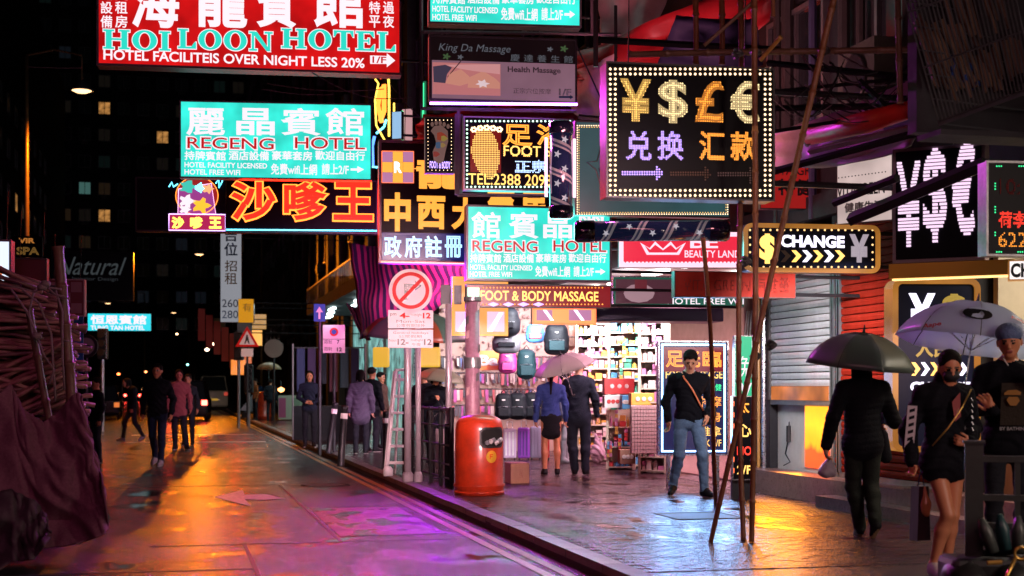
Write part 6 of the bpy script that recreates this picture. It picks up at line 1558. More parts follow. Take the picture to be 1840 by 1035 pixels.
for i, (px, w, lb) in enumerate(((905, 26, 'leftmost black duffel bag above the row of suitcases'), (930, 30, 'second black duffel bag above the lilac suitcases'), (958, 34, 'third black duffel bag beside the woman in blue'))):
    backpack(lb, px, 728, w+6, 52, 25+i*.1, MK)
def suitcase(label, px, base, w, h, m, d=None, m2=None):
    q = G(px, base, ZP); d = depth_of(q); k = d/FP; r = thing('suitcase', label, 'suitcase', q, -TH+rad(random.uniform(-6, 6))); W_ = w*k; H_ = h*k
    MB().box(-W_/2, W_/2, -.14, .14, .03, H_).build('shell', m, r, bevel=.03)
    for i in range(3): MB().box(-W_*.34+i*W_*.26, -W_*.34+i*W_*.26+W_*.12, -.152, -.141, .08, H_-.06).build('rib', m2 or m, r, bevel=.004)
    MB().tube([(-W_*.2, 0, H_), (-W_*.2, 0, H_+.12), (W_*.2, 0, H_+.12), (W_*.2, 0, H_)], .009, 5).build('pull_handle', M_STEEL, r)
    for sx in (-1, 1): MB().lathe([(0, -.012), (.028, -.012), (.028, .012), (0, .012)], 10, Matrix.Translation((sx*W_*.36, -.1, .028))@Matrix.Rotation(rad(90), 4, 'Y')).build('wheel', MK, r)
ML = mat('lilac_shell', (.50, .36, .52), .22, coat=.4)
suitcase('pale lilac suitcase just right of the orange bin', 916, 826, 24, 56, ML, m2=mats_[7])
suitcase('violet suitcase with dark stripe second in the row', 941, 826, 22, 58, mat('violet_shell', (.28, .06, .46), .22, coat=.4), m2=mat('deep_violet', (.09, .02, .22), .3))
suitcase('grey lilac suitcase third in the row by the woman in blue', 963, 826, 20, 60, mat('greylilac_shell', (.30, .26, .36), .25, coat=.4))
suitcase('bright red suitcase half hidden by the woman in blue', 979, 826, 14, 44, mat('red_shell', (.60, .02, .03), .25, coat=.4))
o = MB().box(-.42, .42, 0, .05, 0, .36).build('price_board', mat('orange_board', (.75, .22, .05), .5)); o.location = P(884, 665, 26.4); o.rotation_euler = (0, 0, -TH); tag(o, 'orange shop board lettered Ba among the bags', 'sign')
v, f = text_arrays('Ba', -.25, .12, .08, .28, -.01, bold=.04); link('lettering', np_mesh('lettering', v, f, M_WHITEW), o)
for i, (px, lb) in enumerate(((685, 'yellow paper lantern bag hanging left of the no right turn sign'), (770, 'second yellow hanging bag glowing behind the time plates'))):
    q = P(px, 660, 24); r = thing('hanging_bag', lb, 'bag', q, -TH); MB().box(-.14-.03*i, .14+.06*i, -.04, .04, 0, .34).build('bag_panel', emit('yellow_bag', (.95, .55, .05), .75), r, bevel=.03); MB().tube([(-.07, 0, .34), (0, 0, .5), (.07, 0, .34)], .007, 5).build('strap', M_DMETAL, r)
# gift shop shelves
def shelf_unit(label, px, d, al, w, h, nshelf, cols, seed, depth=.32, back=M_CREAM, z0=0.0):
    q = P(px, HZ, d); r = thing('shelf_unit', label, 'shelf', (q.x, q.y, ZP+z0), -rad(al)); rg = random.Random(seed)
    MB().box(-w/2, w/2, depth, depth+.03, 0, h).build('back_panel', back, r)
    for sx in (-1, 1): MB().box(sx*w/2-.02, sx*w/2+.02, 0, depth, 0, h).build('side_panel', back, r)
    gs = [MB() for _ in cols]
    for k in range(nshelf):
        z = h*k/nshelf+.05; MB().box(-w/2+.02, w/2-.02, 0, depth, z-.02, z).build('shelf', back, r)
        x = -w/2+.03
        while x < w/2-.06:
            ww = rg.uniform(.03, .10); hh = min(h/nshelf-.045, rg.uniform(.06, .20)); i = rg.randrange(len(cols))
            if rg.random() < .35: gs[i].lathe([(ww/2, z+.001), (ww/2, z+hh*.7), (ww*.2, z+hh*.85), (ww*.2, z+hh)], 7, Matrix.Translation((x+ww/2, .1, 0)))
            else:
                nn = rg.choice((1, 2, 3)); ww *= 1.3
                for e in range(nn): gs[rg.randrange(len(cols))].box(x+rg.uniform(0, .008), x+ww-rg.uniform(0, .008), .0+rg.uniform(0, .05), depth-.05, z+.001+hh*e/nn, z+hh*(e+.93)/nn)
            x += ww+.01
    hs = MB()
    for k in range(int(w*26)):      # strips of packets hung down the front
        xx = rg.uniform(-w/2, w/2); zz = rg.uniform(h*.45, h); L_ = rg.uniform(.15, .5); t_ = 0
        if k % 2: continue
        while t_ < L_: gs[rg.randrange(len(cols))].box(xx, xx+.05, -.05, -.03, zz-t_-.055, zz-t_); t_ += .065
    for g, m in zip(gs, cols):
        if g.v: g.build('products', m, r, kind='stuff')
    return r
PC = [mat('prod_%d' % i, c_, .4) for i, c_ in enumerate(((.72, .52, .48), (.66, .06, .06), (.75, .42, .08), (.10, .34, .60), (.62, .22, .40), (.08, .34, .20), (.80, .68, .62), (.30, .08, .26)))]
shelf_unit('tall cream shelves of bottles and boxes behind the man in the suit', 1068, 25.2, 14, .62, 2.6, 13, [PC[0], PC[6], PC[4], PC[2]], 1)
shelf_unit('gift shop shelf with white and green packages left of the light box', 1135, 23.2, 16, .74, 2.75, 14, [PC[6], PC[0], PC[5], PC[3], PC[2]], 2)
shelf_unit('narrow shelf of pink and white packets close to the door light box', 1172, 21.6, 30, .40, 2.7, 13, [PC[6], PC[4], PC[0]], 3)
shelf_unit('low shelf of toys beside the white plastic bag', 1115, 22.6, 20, .42, .95, 3, [PC[1], PC[4], PC[3], PC[2]], 4)
# boxed displays
for i, (l, t, r_, b, d, m, lb) in enumerate(((1086, 680, 1140, 708, 22.6, PC[1], 'red and white packaged box on top of the toy shelf'), (1086, 710, 1118, 733, 22.4, PC[6], 'cream carton with round prints left of the blue packet'), (1118, 710, 1134, 735, 22.2, PC[3], 'small blue packet beside the cream carton'), (1134, 706, 1180, 728, 21.6, PC[2], 'orange tray of snacks above the white grid box'), (1114, 808, 1142, 834, 21.9, M_CARD, 'brown carton on the floor under the toy shelf'))):
    q = P((l+r_)/2, b, d); o = thing('display_box', lb, 'box', q, -TH+rad(6)); k = d/FP; MB().box(-(r_-l)*k/2, (r_-l)*k/2, 0, .22, 0, (b-t)*k).build('carton', m, o, bevel=.006)
    for j in range(3): MB().lathe([(0, 0), (.035, .0), (.03, .008)], 10, Matrix.Translation(((j-1)*.11*(r_-l)*k/.45, -.001, (b-t)*k*.5))@Matrix.Rotation(rad(90), 4, 'X')).build('print', PC[6] if m is not PC[6] else PC[1], o)
q = P(1158, 815, 21.3); gb = thing('grid_display', 'white mesh display stand covered in small cards beside the shelves', 'display', q, -TH+rad(4)); k = 21.3/FP
MB().box(-.20, .20, .01, .14, -.0, .72).build('stand', PC[6], gb)
for i in range(9):
    for j in range(13): o = link('card', bpy.data.meshes.get('card') or MB().box(-.018, .018, -.012, .008, -.022, .022).mesh('card', PC[0]), gb); o.location = (-.172+i*.043, 0, .03+j*.055)
q = G(1074, 832, ZP); pb = thing('plastic_bag', 'white plastic carrier bag standing beside the man in the suit', 'bag', q, -TH)
f = Fig(); f.ell((0, 0, .17), (.13, .09, .19), 0, .03, fold=.012); f.cap((-.02, 0, .3), (-.03, 0, .5), .05, .025, 0, .04, fold=.008); f.cap((.03, 0, .3), (.06, 0, .46), .04, .02, 0, .03)
link('bag_body', f.mesh('bag_body', [mat('white_polythene', (.70, .58, .66), .3, bump=.5, scale=14)], .015), pb)
q = G(1330, 872, ZP)
# doorway between the light box and the pale shutter
dr = thing('doorway', 'cluttered doorway between the light box and the pale shutter', 'doorway', (7.45, 17.2, ZP))
MB().box(.3, .4, -.3, .7, 0, 3.2).build('door_panel', M_BROWN, dr); MB().tube([(-.12, -.32, 0), (-.12, -.32, 3.1)], .03, 8).build('pipe', M_STEEL, dr); MB().tube([(-.14, -.2, 0), (-.14, -.2, 3.1)], .022, 8).build('pipe', mat('amber_pipe', (.6, .3, .08), .3), dr)
for k in range(3): MB().tube([(-.16, -.02+.08*k, 2.3), (-.2, .0+.09*k, 1.7), (-.15, -.05+.1*k, 1.2), (-.18, .02+.05*k, .5)], .010, 5).build('hanging_cable', M_WHITEW, dr, smooth=True)
MB().box(-.2, -.08, -.1, .0, 1.5, 1.62).build('socket_box', mat('blue_box', (.1, .25, .5), .4), dr)
# ------------------------------------------------------------------ pavement clutter farther on
def bollard(label, px, base, top, lean=0):
    q = G(px, base, ZP); k = depth_of(q)/FP; h = (base-top)*k; o = thing('bollard', label, 'bollard', q, 0); o.rotation_euler = (0, rad(lean), -TH)
    MB().lathe([(.07, 0), (.06, .03), (.055, h-.08), (.065, h-.06), (.06, h-.01), (0, h)], 14).build('shaft', M_DMETAL, o, smooth=True); MB().lathe([(.058, h*.78), (.060, h*.79), (.060, h*.86), (.058, h*.87)], 14).build('band', M_RSW, o)
bollard('leaning dark bollard left of the pair by the awning', 590, 815, 722, 8); bollard('upright dark bollard nearest the road by the stall', 612, 838, 728, 4); bollard('slim pink banded bollard left of the step ladder', 694, 840, 738, 0)
q = G(520, 756, ZP); ct = thing('stacked_crates', 'pink and pale green printed crate in front of the far stall', 'crate', q, -TH)
for k, (c_, x) in enumerate((((.40, .40, .30), 0), ((.45, .08, .18), -.28), ((.20, .26, .18), .28))): MB().box(x-.44+.3*abs(k > 0), x+.44-.3*abs(k > 0), 0-.01*k, .5, .05+.08*(k > 0), 1.0-.1*(k > 0)).build('crate_panel', mat('crate_%d' % k, c_, .6), ct)
q = G(452, 752, ZP); pr = thing('folding_trolley', 'white covered folding trolley parked on the kerb far down', 'trolley', q, -TH)
MB().add([(-.5, 0, .35), (.15, 0, 1.15), (.45, 0, 1.05), (.0, 0, .3), (-.5, .4, .35), (.15, .4, 1.15), (.45, .4, 1.05), (.0, .4, .3)], ((0, 1, 2, 3), (4, 7, 6, 5), (0, 4, 5, 1), (2, 6, 7, 3))).build('cover', mat('white_cloth', (.45, .44, .5), .6), pr)
for x in (-.3, .2): MB().lathe([(0, -.03), (.13, -.03), (.13, .03), (0, .03)], 14, Matrix.Translation((x, 0, .14))@Matrix.Rotation(rad(90), 4, 'X')).build('wheel', M_BEAM, pr)
MB().tube([(-.3, 0, .15), (.3, .1, 1.1)], .02, 5).build('frame', M_METAL, pr); MB().tube([(.2, 0, .15), (-.4, .1, .6)], .02, 5).build('frame', M_METAL, pr)
q = G(545, 800, ZP); stl = thing('market_stall', 'dark market stall with hanging clothes behind the standing woman', 'stall', (q.x+.9, q.y+3, ZP), -TH)
MB().box(-.9, .9, 0, .8, 0, .85).build('table', M_DARKW, stl)
for x in (-.9, .9): MB().tube([(x, 0, 0), (x, 0, 2.4)], .025, 6).build('post', M_METAL, stl)
MB().tube([(-.9, 0, 2.3), (.9, 0, 2.3)], .02, 6).build('rail', M_METAL, stl)
for k in range(6): MB().box(-.8+k*.27, -.6+k*.27, -.05, .05, 1.2+.1*(k % 3), 2.28).build('hanging_garment', mat('garment_%d' % k, ((.05, .06, .16), (.10, .05, .14), (.03, .03, .05), (.12, .03, .05), (.06, .10, .12), (.04, .04, .09))[k], .8, bump=.4, scale=12), stl, bevel=.02)
# ------------------------------------------------------------------ vehicles
E_TAIL = emit('tail_light', (1, .06, .04), 18); M_CARB = mat('black_car_paint', (.012, .012, .016), .15, coat=1); M_VANW = mat('white_van_paint', (.6, .56, .54), .3, coat=.5)
def vehicle(name, label, loc, rz, W_, L, H_, m, tail=True, plate=M_YEL, lights=E_TAIL, front=False):
    r = thing(name, label, 'car' if 'van' not in name else 'van', loc, rz); hw = W_/2; n = 9
    # body as cross sections along its length (y), rear at y = 0
    secs = [(0.0, .50, .62, .80), (.02, .30, .95, .96), (.10, .26, 1.0, 1.0), (.25*L/4, .24, 1.0, 1.0), (L*.75, .24, 1.0, 1.0), (L*.95, .28, .96, .94), (L, .40, .80, .80)]
    belt = H_*.58; mb = MB(); ring_ = []
    for y, zb, wf, zf in secs:
        w = hw*(.90+.10*wf); b = zb*.8 if zb < .4 else zb*.8; t = belt*(.85+.15*zf)
        ring_.append([(-w*.92, y, b), (-w, y, b+.12), (-w, y, t-.10), (-w*.95, y, t), (w*.95, y, t), (w, y, t-.10), (w, y, b+.12), (w*.92, y, b)])
    vs = [p for g in ring_ for p in g]; fs = []
    for i in range(len(ring_)-1):
        for k in range(8): k2 = (k+1) % 8; fs.append((i*8+k, (i+1)*8+k, (i+1)*8+k2, i*8+k2))
    fs += [tuple(range(8)), tuple(range(len(vs)-1, len(vs)-9, -1))]; mb.add(vs, fs); mb.build('body', m, r, bevel=.03)
    # cabin
    y0, y1, y2, y3 = .06, .28, L*.62, L*.80
    c = [(-hw*.93, y0, belt-.02), (hw*.93, y0, belt-.02), (hw*.93, y3, belt-.02), (-hw*.93, y3, belt-.02), (-hw*.78, y1, H_), (hw*.78, y1, H_), (hw*.78, y2, H_), (-hw*.78, y2, H_)]
    MB().add(c, ((0, 1, 5, 4), (1, 2, 6, 5), (2, 3, 7, 6), (3, 0, 4, 7), (4, 5, 6, 7))).build('windows', M_GLASS, r, bevel=.02)
    MB().box(-hw*.79, hw*.79, y1-.02, y2+.02, H_-.015, H_+.03).build('roof', m, r, bevel=.02)
    for a, b in ((0, 4), (1, 5), (2, 6), (3, 7)): MB().tube([c[a], c[b]], .035, 6).build('pillar', m, r)
    for sx in (-1, 1):
        for y in (L*.18, L*.80): MB().lathe([(0, -.1), (.18, -.1), (.30, -.07), (.31, 0), (.30, .07), (.18, .1), (0, .1)], 18, Matrix.Translation((sx*(hw-.10), y, .31))@Matrix.Rotation(rad(90), 4, 'Y')).build('wheel', M_BEAM, r, smooth=True)
        MB().box(sx*hw*.84-.12, sx*hw*.84+.12, -.03, .06, belt-.32, belt-.10).build('tail_light' if not front else 'headlight', lights, r, bevel=.02)
    MB().box(-.26, .26, -.025, .0, .62, .73).build('number_plate', plate, r); MB().box(-hw*.95, hw*.95, -.06, .08, .30, .50).build('bumper', m, r, bevel=.03)
    return r
E_PLATE = emit('lit_plate', (.9, .5, .05), .45)
q = G(336, 757, 0); vehicle('parked_car', 'dark hatchback with glowing red tail light behind the pedestrians', q, -TH*.3, 1.72, 3.9, 1.72, M_CARB, plate=E_PLATE)
q = G(384, 737, 0); q2 = vehicle('white_van', 'pale van with yellow plate waiting far down the road', q, 0, 1.8, 4.4, 2.15, M_VANW, plate=E_PLATE, lights=emit('dim_tail', (.5, .05, .03), .8))
q = G(180, 754, 0); vehicle('parked_car', 'dark car half hidden beside the sacking on the left', q, 0, 1.7, 4, 1.5, M_CARB, lights=emit('dim_amber', (.8, .2, .04), .9), plate=mat('white_plate', (.3, .3, .28), .4))
q = G(238, 722, 0); vehicle('parked_car', 'faint dark car far away in the middle of the street', q, 0, 1.7, 4, 1.5, M_CARB, plate=mat('white_plate', (.3, .3, .28), .4))
# shimmering low shop lights and hanging banners far off
bn = thing('banner', 'row of dull red banners hanging beside the rental board', 'banner', P(356, 555, 58), -TH)
for k in range(6): MB().box(-.0+k*.32, .28+k*.32, -.02, .02, -1.3-k*.28, .0-k*.25).build('flag', mat('banner_red', (.35, .035, .02), .6), bn)
for i, (px, py, c_, st_) in enumerate(((458, 607, (1, .45, .08), 1.4), (428, 660, (1, .28, .04), 1.2), (466, 578, (1, .5, .1), .5), (440, 640, (.9, .2, .05), .7))):
    o = MB().box(-.28, .28, 0, .15, -.3, .3).build('lantern_sign', emit('lantern_%d' % i, c_, st_*.8)); o.location = P(px, py, 56+i); tag(o, ('orange lit box sign right of the warning triangle', 'orange red lit box sign below the traffic light', 'faint amber box sign beneath the grey board', 'dull red box sign low beside the far signal')[i], 'sign')

for i, (px, py, c_, d, lb) in enumerate(((337, 655, (.3, 1, .85), 140, 'pale green bokeh lamp far down the street beside the signals'), (300, 690, (1, .3, .1), 120, 'small red lamp behind the people in the road'), (318, 600, (1, .6, .3), 130, 'weak warm wall lamp high at the end of the street'),
        (382, 618, (1, .75, .5), 75, 'white lamp string end over the far white van'), (372, 628, (1, .75, .5), 76, 'white lamp lower on the string over the white van'), (505, 700, (1, .35, .1), 50, 'red glow lamp on the far stall'), (213, 672, (1, .2, .05), 100, 'red lamp at the left of the far road'), (262, 668, (1, .25, .08), 120, 'dim red lamp behind the man walking in the road'), (258, 700, (1, .5, .2), 115, 'low amber lamp behind the walking man'), (235, 700, (1, .15, .1), 115, 'low red lamp left of the walking man'))):
    q = P(px, py, d); o = thing('wall_lamp', lb, 'lamp', q, group='small lamps far down the street'); MB().lathe([(0, -.10), (.10, -.05), (.12, .02), (0, .09)], 12).build('globe', emit('far_lamp_%d' % i, c_, 7), o, smooth=True); MB().tube([(0, .05, .05), (0, .3, .3)], .02, 5).build('bracket', M_DMETAL, o)
# ------------------------------------------------------------------ umbrellas
def umbrella(label, apex, d, R_, H_, tilt, m, shaft=.75, panels=8, az=0, mats=None, translucent=False, hook=True):
    """apex pixel at depth d; tilt = lean of the shaft in degrees: (to the right, away from the camera)"""
    q = P(*apex, d); r = thing('umbrella', label, 'umbrella', q); r.rotation_mode = 'QUATERNION'
    ax = (Vector((0, 0, 1))+RX*math.tan(rad(tilt[0]))+FW*math.tan(rad(tilt[1]))).normalized()
    r.rotation_quaternion = ax.to_track_quat('Z', 'Y'); n = panels; sub = 6; rings = 9
    mb = MB(); mb.v = [(0, 0, 0)]
    for j in range(1, rings+1):
        t = j/rings
        for i in range(n*sub):
            a = az+i/(n*sub)*2*math.pi; u = (i % sub)/sub; sc = math.sin(u*math.pi); rr = R_*math.sin(t*1.25)/math.sin(1.25)*(1-.07*sc*t*t); z = -H_*(1-math.cos(t*1.25))/(1-math.cos(1.25))+.035*R_*sc*t*(1-t)*-3
            mb.v.append((rr*math.cos(a), rr*math.sin(a), z))
    N = n*sub
    for i in range(N): mb.f.append((0, 1+(i+1) % N, 1+i)[::-1]); mb.m.append((i//sub) % 2)
    for j in range(rings-1):
        for i in range(N): a = 1+j*N+i; b = 1+j*N+(i+1) % N; mb.f.append((a, b, b+N, a+N)); mb.m.append((i//sub) % 2)
    o = link('canopy', mb.mesh('canopy', mats or m, True), r); o.modifiers.new('t', 'SOLIDIFY').thickness = .003
    for k in range(n):
        a = az+k/n*2*math.pi; pts = []
        for j in range(rings+1):
            t = j/rings; rr = R_*math.sin(t*1.25)/math.sin(1.25); pts.append((rr*math.cos(a), rr*math.sin(a), -H_*(1-math.cos(t*1.25))/(1-math.cos(1.25))-.001))
        rb = MB().tube(pts, .0045, 5).build('rib', M_DMETAL, r); MB().tube([(0, 0, -.38), pts[5]], .003, 4).build('strut', M_STEEL, rb)
    MB().tube([(0, 0, .05), (0, 0, -shaft)], .006, 8).build('shaft', M_STEEL, r); MB().lathe([(.004, .07), (.012, .02), (.02, -.004)], 10).build('ferrule', M_BEAM, r)
    hp = [(0, 0, -shaft), (0, 0, -shaft-.10)]+([(.03*(1-math.cos(t)), 0, -shaft-.10-.03*math.sin(t)) for t in (.8, 1.6, 2.4, 3.1)] if hook else [])
    MB().tube(hp, .012, 8).build('handle', M_BEAM, r, smooth=True)
    return r
def cloth_mat(name, c, rough=.6, trans=.0, bump=.3, sheen=0, vary=.1, scale=60):
    m = mat(name, c, min(.9, rough+.25), bump=bump, scale=scale, vary=vary, spec=.12)
    return m
def thin_mat(name, c, tr=.45, rough=.35):
    m = bpy.data.materials.new(name); m.use_nodes = True; n = m.node_tree; b = n.nodes['Principled BSDF']; b.inputs['Base Color'].default_value = (*c, 1); b.inputs['Roughness'].default_value = rough
    t = n.nodes.new('ShaderNodeBsdfTranslucent'); t.inputs[0].default_value = (*c, 1); mx = n.nodes.new('ShaderNodeMixShader'); mx.inputs[0].default_value = tr
    out = n.nodes['Material Output']; n.links.new(b.outputs[0], mx.inputs[1]); n.links.new(t.outputs[0], mx.inputs[2]); n.links.new(mx.outputs[0], out.inputs[0]); MATS[name] = m; return m
def clear_mat(name, c, alpha=.75):
    m = thin_mat(name, c, .5); n = m.node_tree; out = n.nodes['Material Output']; src = out.inputs[0].links[0].from_socket
    t = n.nodes.new('ShaderNodeBsdfTransparent'); mx = n.nodes.new('ShaderNodeMixShader'); mx.inputs[0].default_value = alpha; n.links.new(t.outputs[0], mx.inputs[1]); n.links.new(src, mx.inputs[2]); n.links.new(mx.outputs[0], out.inputs[0]); return m
umbrella('grey green umbrella held by the man walking away on the right', (1552, 598), 12.55, .50, .30, (5, -6), thin_mat('grey_green_canopy', (.07, .10, .095), .25), shaft=.60, az=.25, mats=[MATS['grey_green_canopy'], thin_mat('grey_canopy', (.11, .14, .135), .25)])
u2 = umbrella('milky white umbrella with red script and black oval badge at the right', (1757, 543), 10.95, .57, .34, (10, 4), clear_mat('milky_canopy', (.66, .76, .98), .72), shaft=.72, az=.2)
umbrella('pale pink umbrella over the couple in front of the luggage shop', (1008, 638), 20.6, .46, .21, (-16, -10), thin_mat('pink_canopy', (.82, .80, .76), .5), shaft=.5, az=.1)
umbrella('small sage green umbrella behind the sign poles and the bin', (793, 662), 23.6, .42, .20, (8, -4), thin_mat('sage_canopy', (.30, .30, .20), .4), shaft=.55)
umbrella('far yellowish umbrella over the stall near the far orange bin', (483, 651), 52, .46, .26, (0, 0), thin_mat('straw_canopy', (.55, .38, .18), .4), shaft=.6)
umbrella('large dark green and rust parasol tucked beneath the striped awning', (750, 558), 26, 1.0, .50, (4, -6), thin_mat('dark_parasol', (.05, .07, .05), .2), shaft=1.5, mats=[MATS['dark_parasol'], thin_mat('rust_parasol', (.30, .05, .02), .3)], hook=False)
# print on the white umbrella, laid on the cloth
def on_canopy(r, R_, H_, a0, t0, st=None, pts=None, w=.2, h=.05, m=None, name='print', rot=0, off=.006, bold=.03):
    if st: v, f = text_arrays(st, -w/2, w/2, -h/2, h/2, 0, bold=bold, flat=True); xz = v[:, [0, 2]]; f = f.tolist(); dep = v[:, 1]*0
    else: xz = np.array(pts, float); f = [tuple(range(len(pts)))]; 
    c, s_ = math.cos(rot), math.sin(rot); out = []
    for x, z in xz:
        x, z = x*c-z*s_, x*s_+z*c
        t = t0-z/(R_*1.12); rr = R_*math.sin(t*1.25)/math.sin(1.25); a = a0+x/max(.05, R_*math.sin(t0*1.25)/math.sin(1.25)); zz = -H_*(1-math.cos(t*1.25))/(1-math.cos(1.25))
        out.append((rr*math.cos(a)*1.006, rr*math.sin(a)*1.006, zz+off))
    me = bpy.data.meshes.new(name); me.from_pydata(out, [], f); me.materials.append(m); return link(name, me, r)
ivr = u2.rotation_quaternion.inverted(); vd = ivr@(-FW); A0 = math.atan2(vd.y, vd.x); el = lambda a, b, n=24: [(a*math.cos(k/n*2*math.pi), b*math.sin(k/n*2*math.pi)) for k in range(n)]
M_RP = mat('red_print', (.55, .02, .05), .5); M_BP = mat('black_print', (.01, .01, .012), .4); M_LP = mat('blue_white_print', (.45, .55, .75), .4)
on_canopy(u2, .56, .33, A0-.28, .68, pts=el(.105, .072), m=M_BP, name='oval_badge', off=.007)
on_canopy(u2, .56, .33, A0-.28, .61, pts=[(-.07, -.012), (-.05, .018), (0, .026), (.05, .018), (.07, -.012), (.03, -.004), (-.03, -.004)], m=M_LP, name='badge_shape', off=.012)
on_canopy(u2, .56, .33, A0-.28, .74, pts=[(-.04, -.02), (-.035, .01), (-.012, .02), (.012, .02), (.035, .01), (.04, -.02), (0, -.03)], m=M_LP, name='badge_shape', off=.012)
on_canopy(u2, .56, .33, A0-.88, .95, st='Aape', w=.15, h=.055, m=M_RP, name='script', rot=.25); on_canopy(u2, .56, .33, A0+.50, .66, st='Aape', w=.17, h=.06, m=M_RP, name='script', rot=-.1)
# ------------------------------------------------------------------ people
FC = -TH; BACK = -TH+math.pi
C_BLK = cloth_mat('black_jacket', (.005, .0055, .009), .55); C_NAVY = cloth_mat('navy_wool', (.016, .020, .038), .7); C_JEAN = cloth_mat('blue_denim', (.13, .22, .36), .75, vary=.35, scale=50)
C_DTR = cloth_mat('dark_trousers', (.018, .020, .026), .7); C_PINK = cloth_mat('dusty_pink_coat', (.30, .10, .10), .7); C_SUIT = cloth_mat('charcoal_suit', (.018, .023, .036), .6)
C_BLUE = cloth_mat('blue_jacket', (.035, .06, .22), .5); C_SKIRT = cloth_mat('black_skirt', (.010, .010, .013), .6); C_SHOE = cloth_mat('black_shoe', (.012, .012, .014), .3); C_SNK = cloth_mat('grey_trainers', (.28, .26, .27), .5)
C_WSNK = cloth_mat('white_trainers', (.55, .50, .46), .5); C_TIGHT = mat('tinted_tights', (.16, .04, .035), .5); C_BROWN = cloth_mat('brown_coat', (.09, .05, .04), .7); C_GRYC = cloth_mat('grey_violet_coat', (.08, .07, .11), .7); C_DGRN = cloth_mat('charcoal_trousers', (.014, .017, .015), .6)
M_SKT = mat('tan_skin', lin((196, 128, 92)), .42, bump=.05, scale=60)
M_SKD = mat('darker_skin', lin((170, 108, 80)), .45)  # deeper skin tone
def strap(root, pts, m, r=.008, name='strap', flat=1): return MB().tube(pts, r, 6).build(name, m, root, smooth=True)
# 1 man in jeans
q = G(1238, 893, ZP)
def ex1(f, J, H, mats): pass
p1 = person('man in dark jacket and blue jeans with orange strap before the light box', q, FC, dict(head=(.01, -.06, 1.585), ftR=(.24, -.22, .035), anR=(.17, -.10, .10), knR=(.14, -.16, .50), hiR=(.09, 0, .90), anL=(-.16, .24, .13), ftL=(-.21, .11, .035), knL=(-.11, .03, .50), wrL=(-.25, -.06, .91), elL=(-.27, .04, 1.12), elR=(.26, .06, 1.13), wrR=(.20, -.10, .98), shR=(.18, .01, 1.39), shL=(-.18, .01, 1.39)),
            C_BLK, C_JEAN, C_SHOE, h=.010, ht=1.74, tt=.016, hem=.90, hem_w=.165, bt=.004, head_rot=(-6, 24, 0), collar=False, thumbs=((.4, -1, 0), (-.4, -1, 0)))
M_OST = mat('orange_strap', (.75, .22, .10), .5)
strap(p1, [(-.09, -.02, 1.47), (-.07, -.118, 1.40), (.02, -.150, 1.27), (.10, -.140, 1.12), (.17, -.06, 1.0)], M_OST, .012)
o = thing('shoulder_bag', 'small dark shoulder bag at the hip of the man in jeans', 'bag', q+RX*.24+Vector((0, 0, .86))); MB().box(-.05, .06, -.08, .10, 0, .22).build('pouch', C_BLK, o, bevel=.02); MB().box(-.051, .061, -.085, -.081, .10, .22).build('flap', C_DTR, o)
# 2 man with grey umbrella, from behind, mid stride
q = G(1550, 962, ZP)
p2 = person('man in black quilted jacket walking away under the grey green umbrella', q, BACK+rad(6), dict(head=(.0, -.05, 1.56), hiR=(.085, 0, .88), knR=(.08, -.04, .47), anR=(.05, .06, .10), ftR=(.04, -.05, .02), knL=(-.07, .03, .47), anL=(-.01, .30, .17), ftL=(.0, .27, .04), wrL=(-.26, -.20, 1.12), elL=(-.30, .02, 1.08), elR=(.32, .10, 1.12), wrR=(.36, .02, .86), shR=(.19, 0, 1.39), shL=(-.19, 0, 1.39)),
            C_BLK, C_DGRN, C_SHOE, h=.010, ht=1.60, tt=.034, hem=.80, hem_w=.19, bt=.010, head_rot=(0, 14, 0), collar=True, hair='bob', F=-.006, sole=mat('tan_sole', (.25, .16, .08), .6))
for k in range(9): ring(0, 0, .1, .11, 0, .01) if False else None
q2 = P(1487, 812, 12.6); fb2 = thing('carrier_bag', 'white carrier bag in the left hand of the man with the grey umbrella', 'bag', P(1487, 860, 12.6), FC)
f = Fig(); f.ell((0, 0, .06), (.088, .07, .055), 0, .02, fold=.006); f.cap((0, 0, .10), (.025, 0, .19), .06, .016, 0, .03, fold=.004); link('bag_body', f.mesh('bag_body', [mat('white_bag', (.42, .38, .44), .35, bump=.4, scale=16)], .011), fb2)
o = thing('shoulder_bag', 'black messenger bag swinging behind the right arm of the umbrella man', 'bag', P(1596, 832, 12.7), FC); f = Fig(); f.cap((-.02, 0, .05), (-.05, 0, .25), .055, .05, 0, .03, sq=.6); link('bag_body', f.mesh('bag_body', [C_BLK], .012), o); strap(o, [(-.07, .0, .28), (-.2, .12, .55), (-.30, .1, .75)], C_DTR, .010)
# 3 woman with mask and bare legs
q = G(1697, 1036, ZP); 
p3 = person('woman in black jacket and face mask with bare legs carrying shopping bags', q, FC+rad(8), dict(head=(.02, -.05, 1.575), hiR=(.085, 0, .88), hiL=(-.085, 0, .88), knR=(.055, -.02, .47), anR=(.05, .06, .10), ftR=(.06, -.08, .03), knL=(-.02, -.10, .48), anL=(-.085, .0, .09), ftL=(-.10, -.14, .03), elL=(-.27, .05, 1.11), wrL=(-.27, -.03, .88), elR=(.26, .06, 1.13), wrR=(.12, -.16, 1.02)),
            C_BLK, C_TIGHT, C_WSNK, h=.0085, ht=1.56, tt=.030, hem=.80, hem_w=.185, legs_bare=True, female=True, head_rot=(-10, 16, 0), hair='ponytail', mask=mat('black_mask', (.012, .012, .014), .6), skin=M_SKT, hands=((0, 0, -1), (-.9, -.3, .2)), thumbs=((.4, -1, 0), (0, -.3, 1)), curls=(.9, .6), collar=True)
strap(p3, [(.15, -.13, 1.42), (.06, -.165, 1.28), (-.05, -.18, 1.14), (-.16, -.14, 1.0)], M_GLD, .006, 'chain_strap')
mb = MB(); 
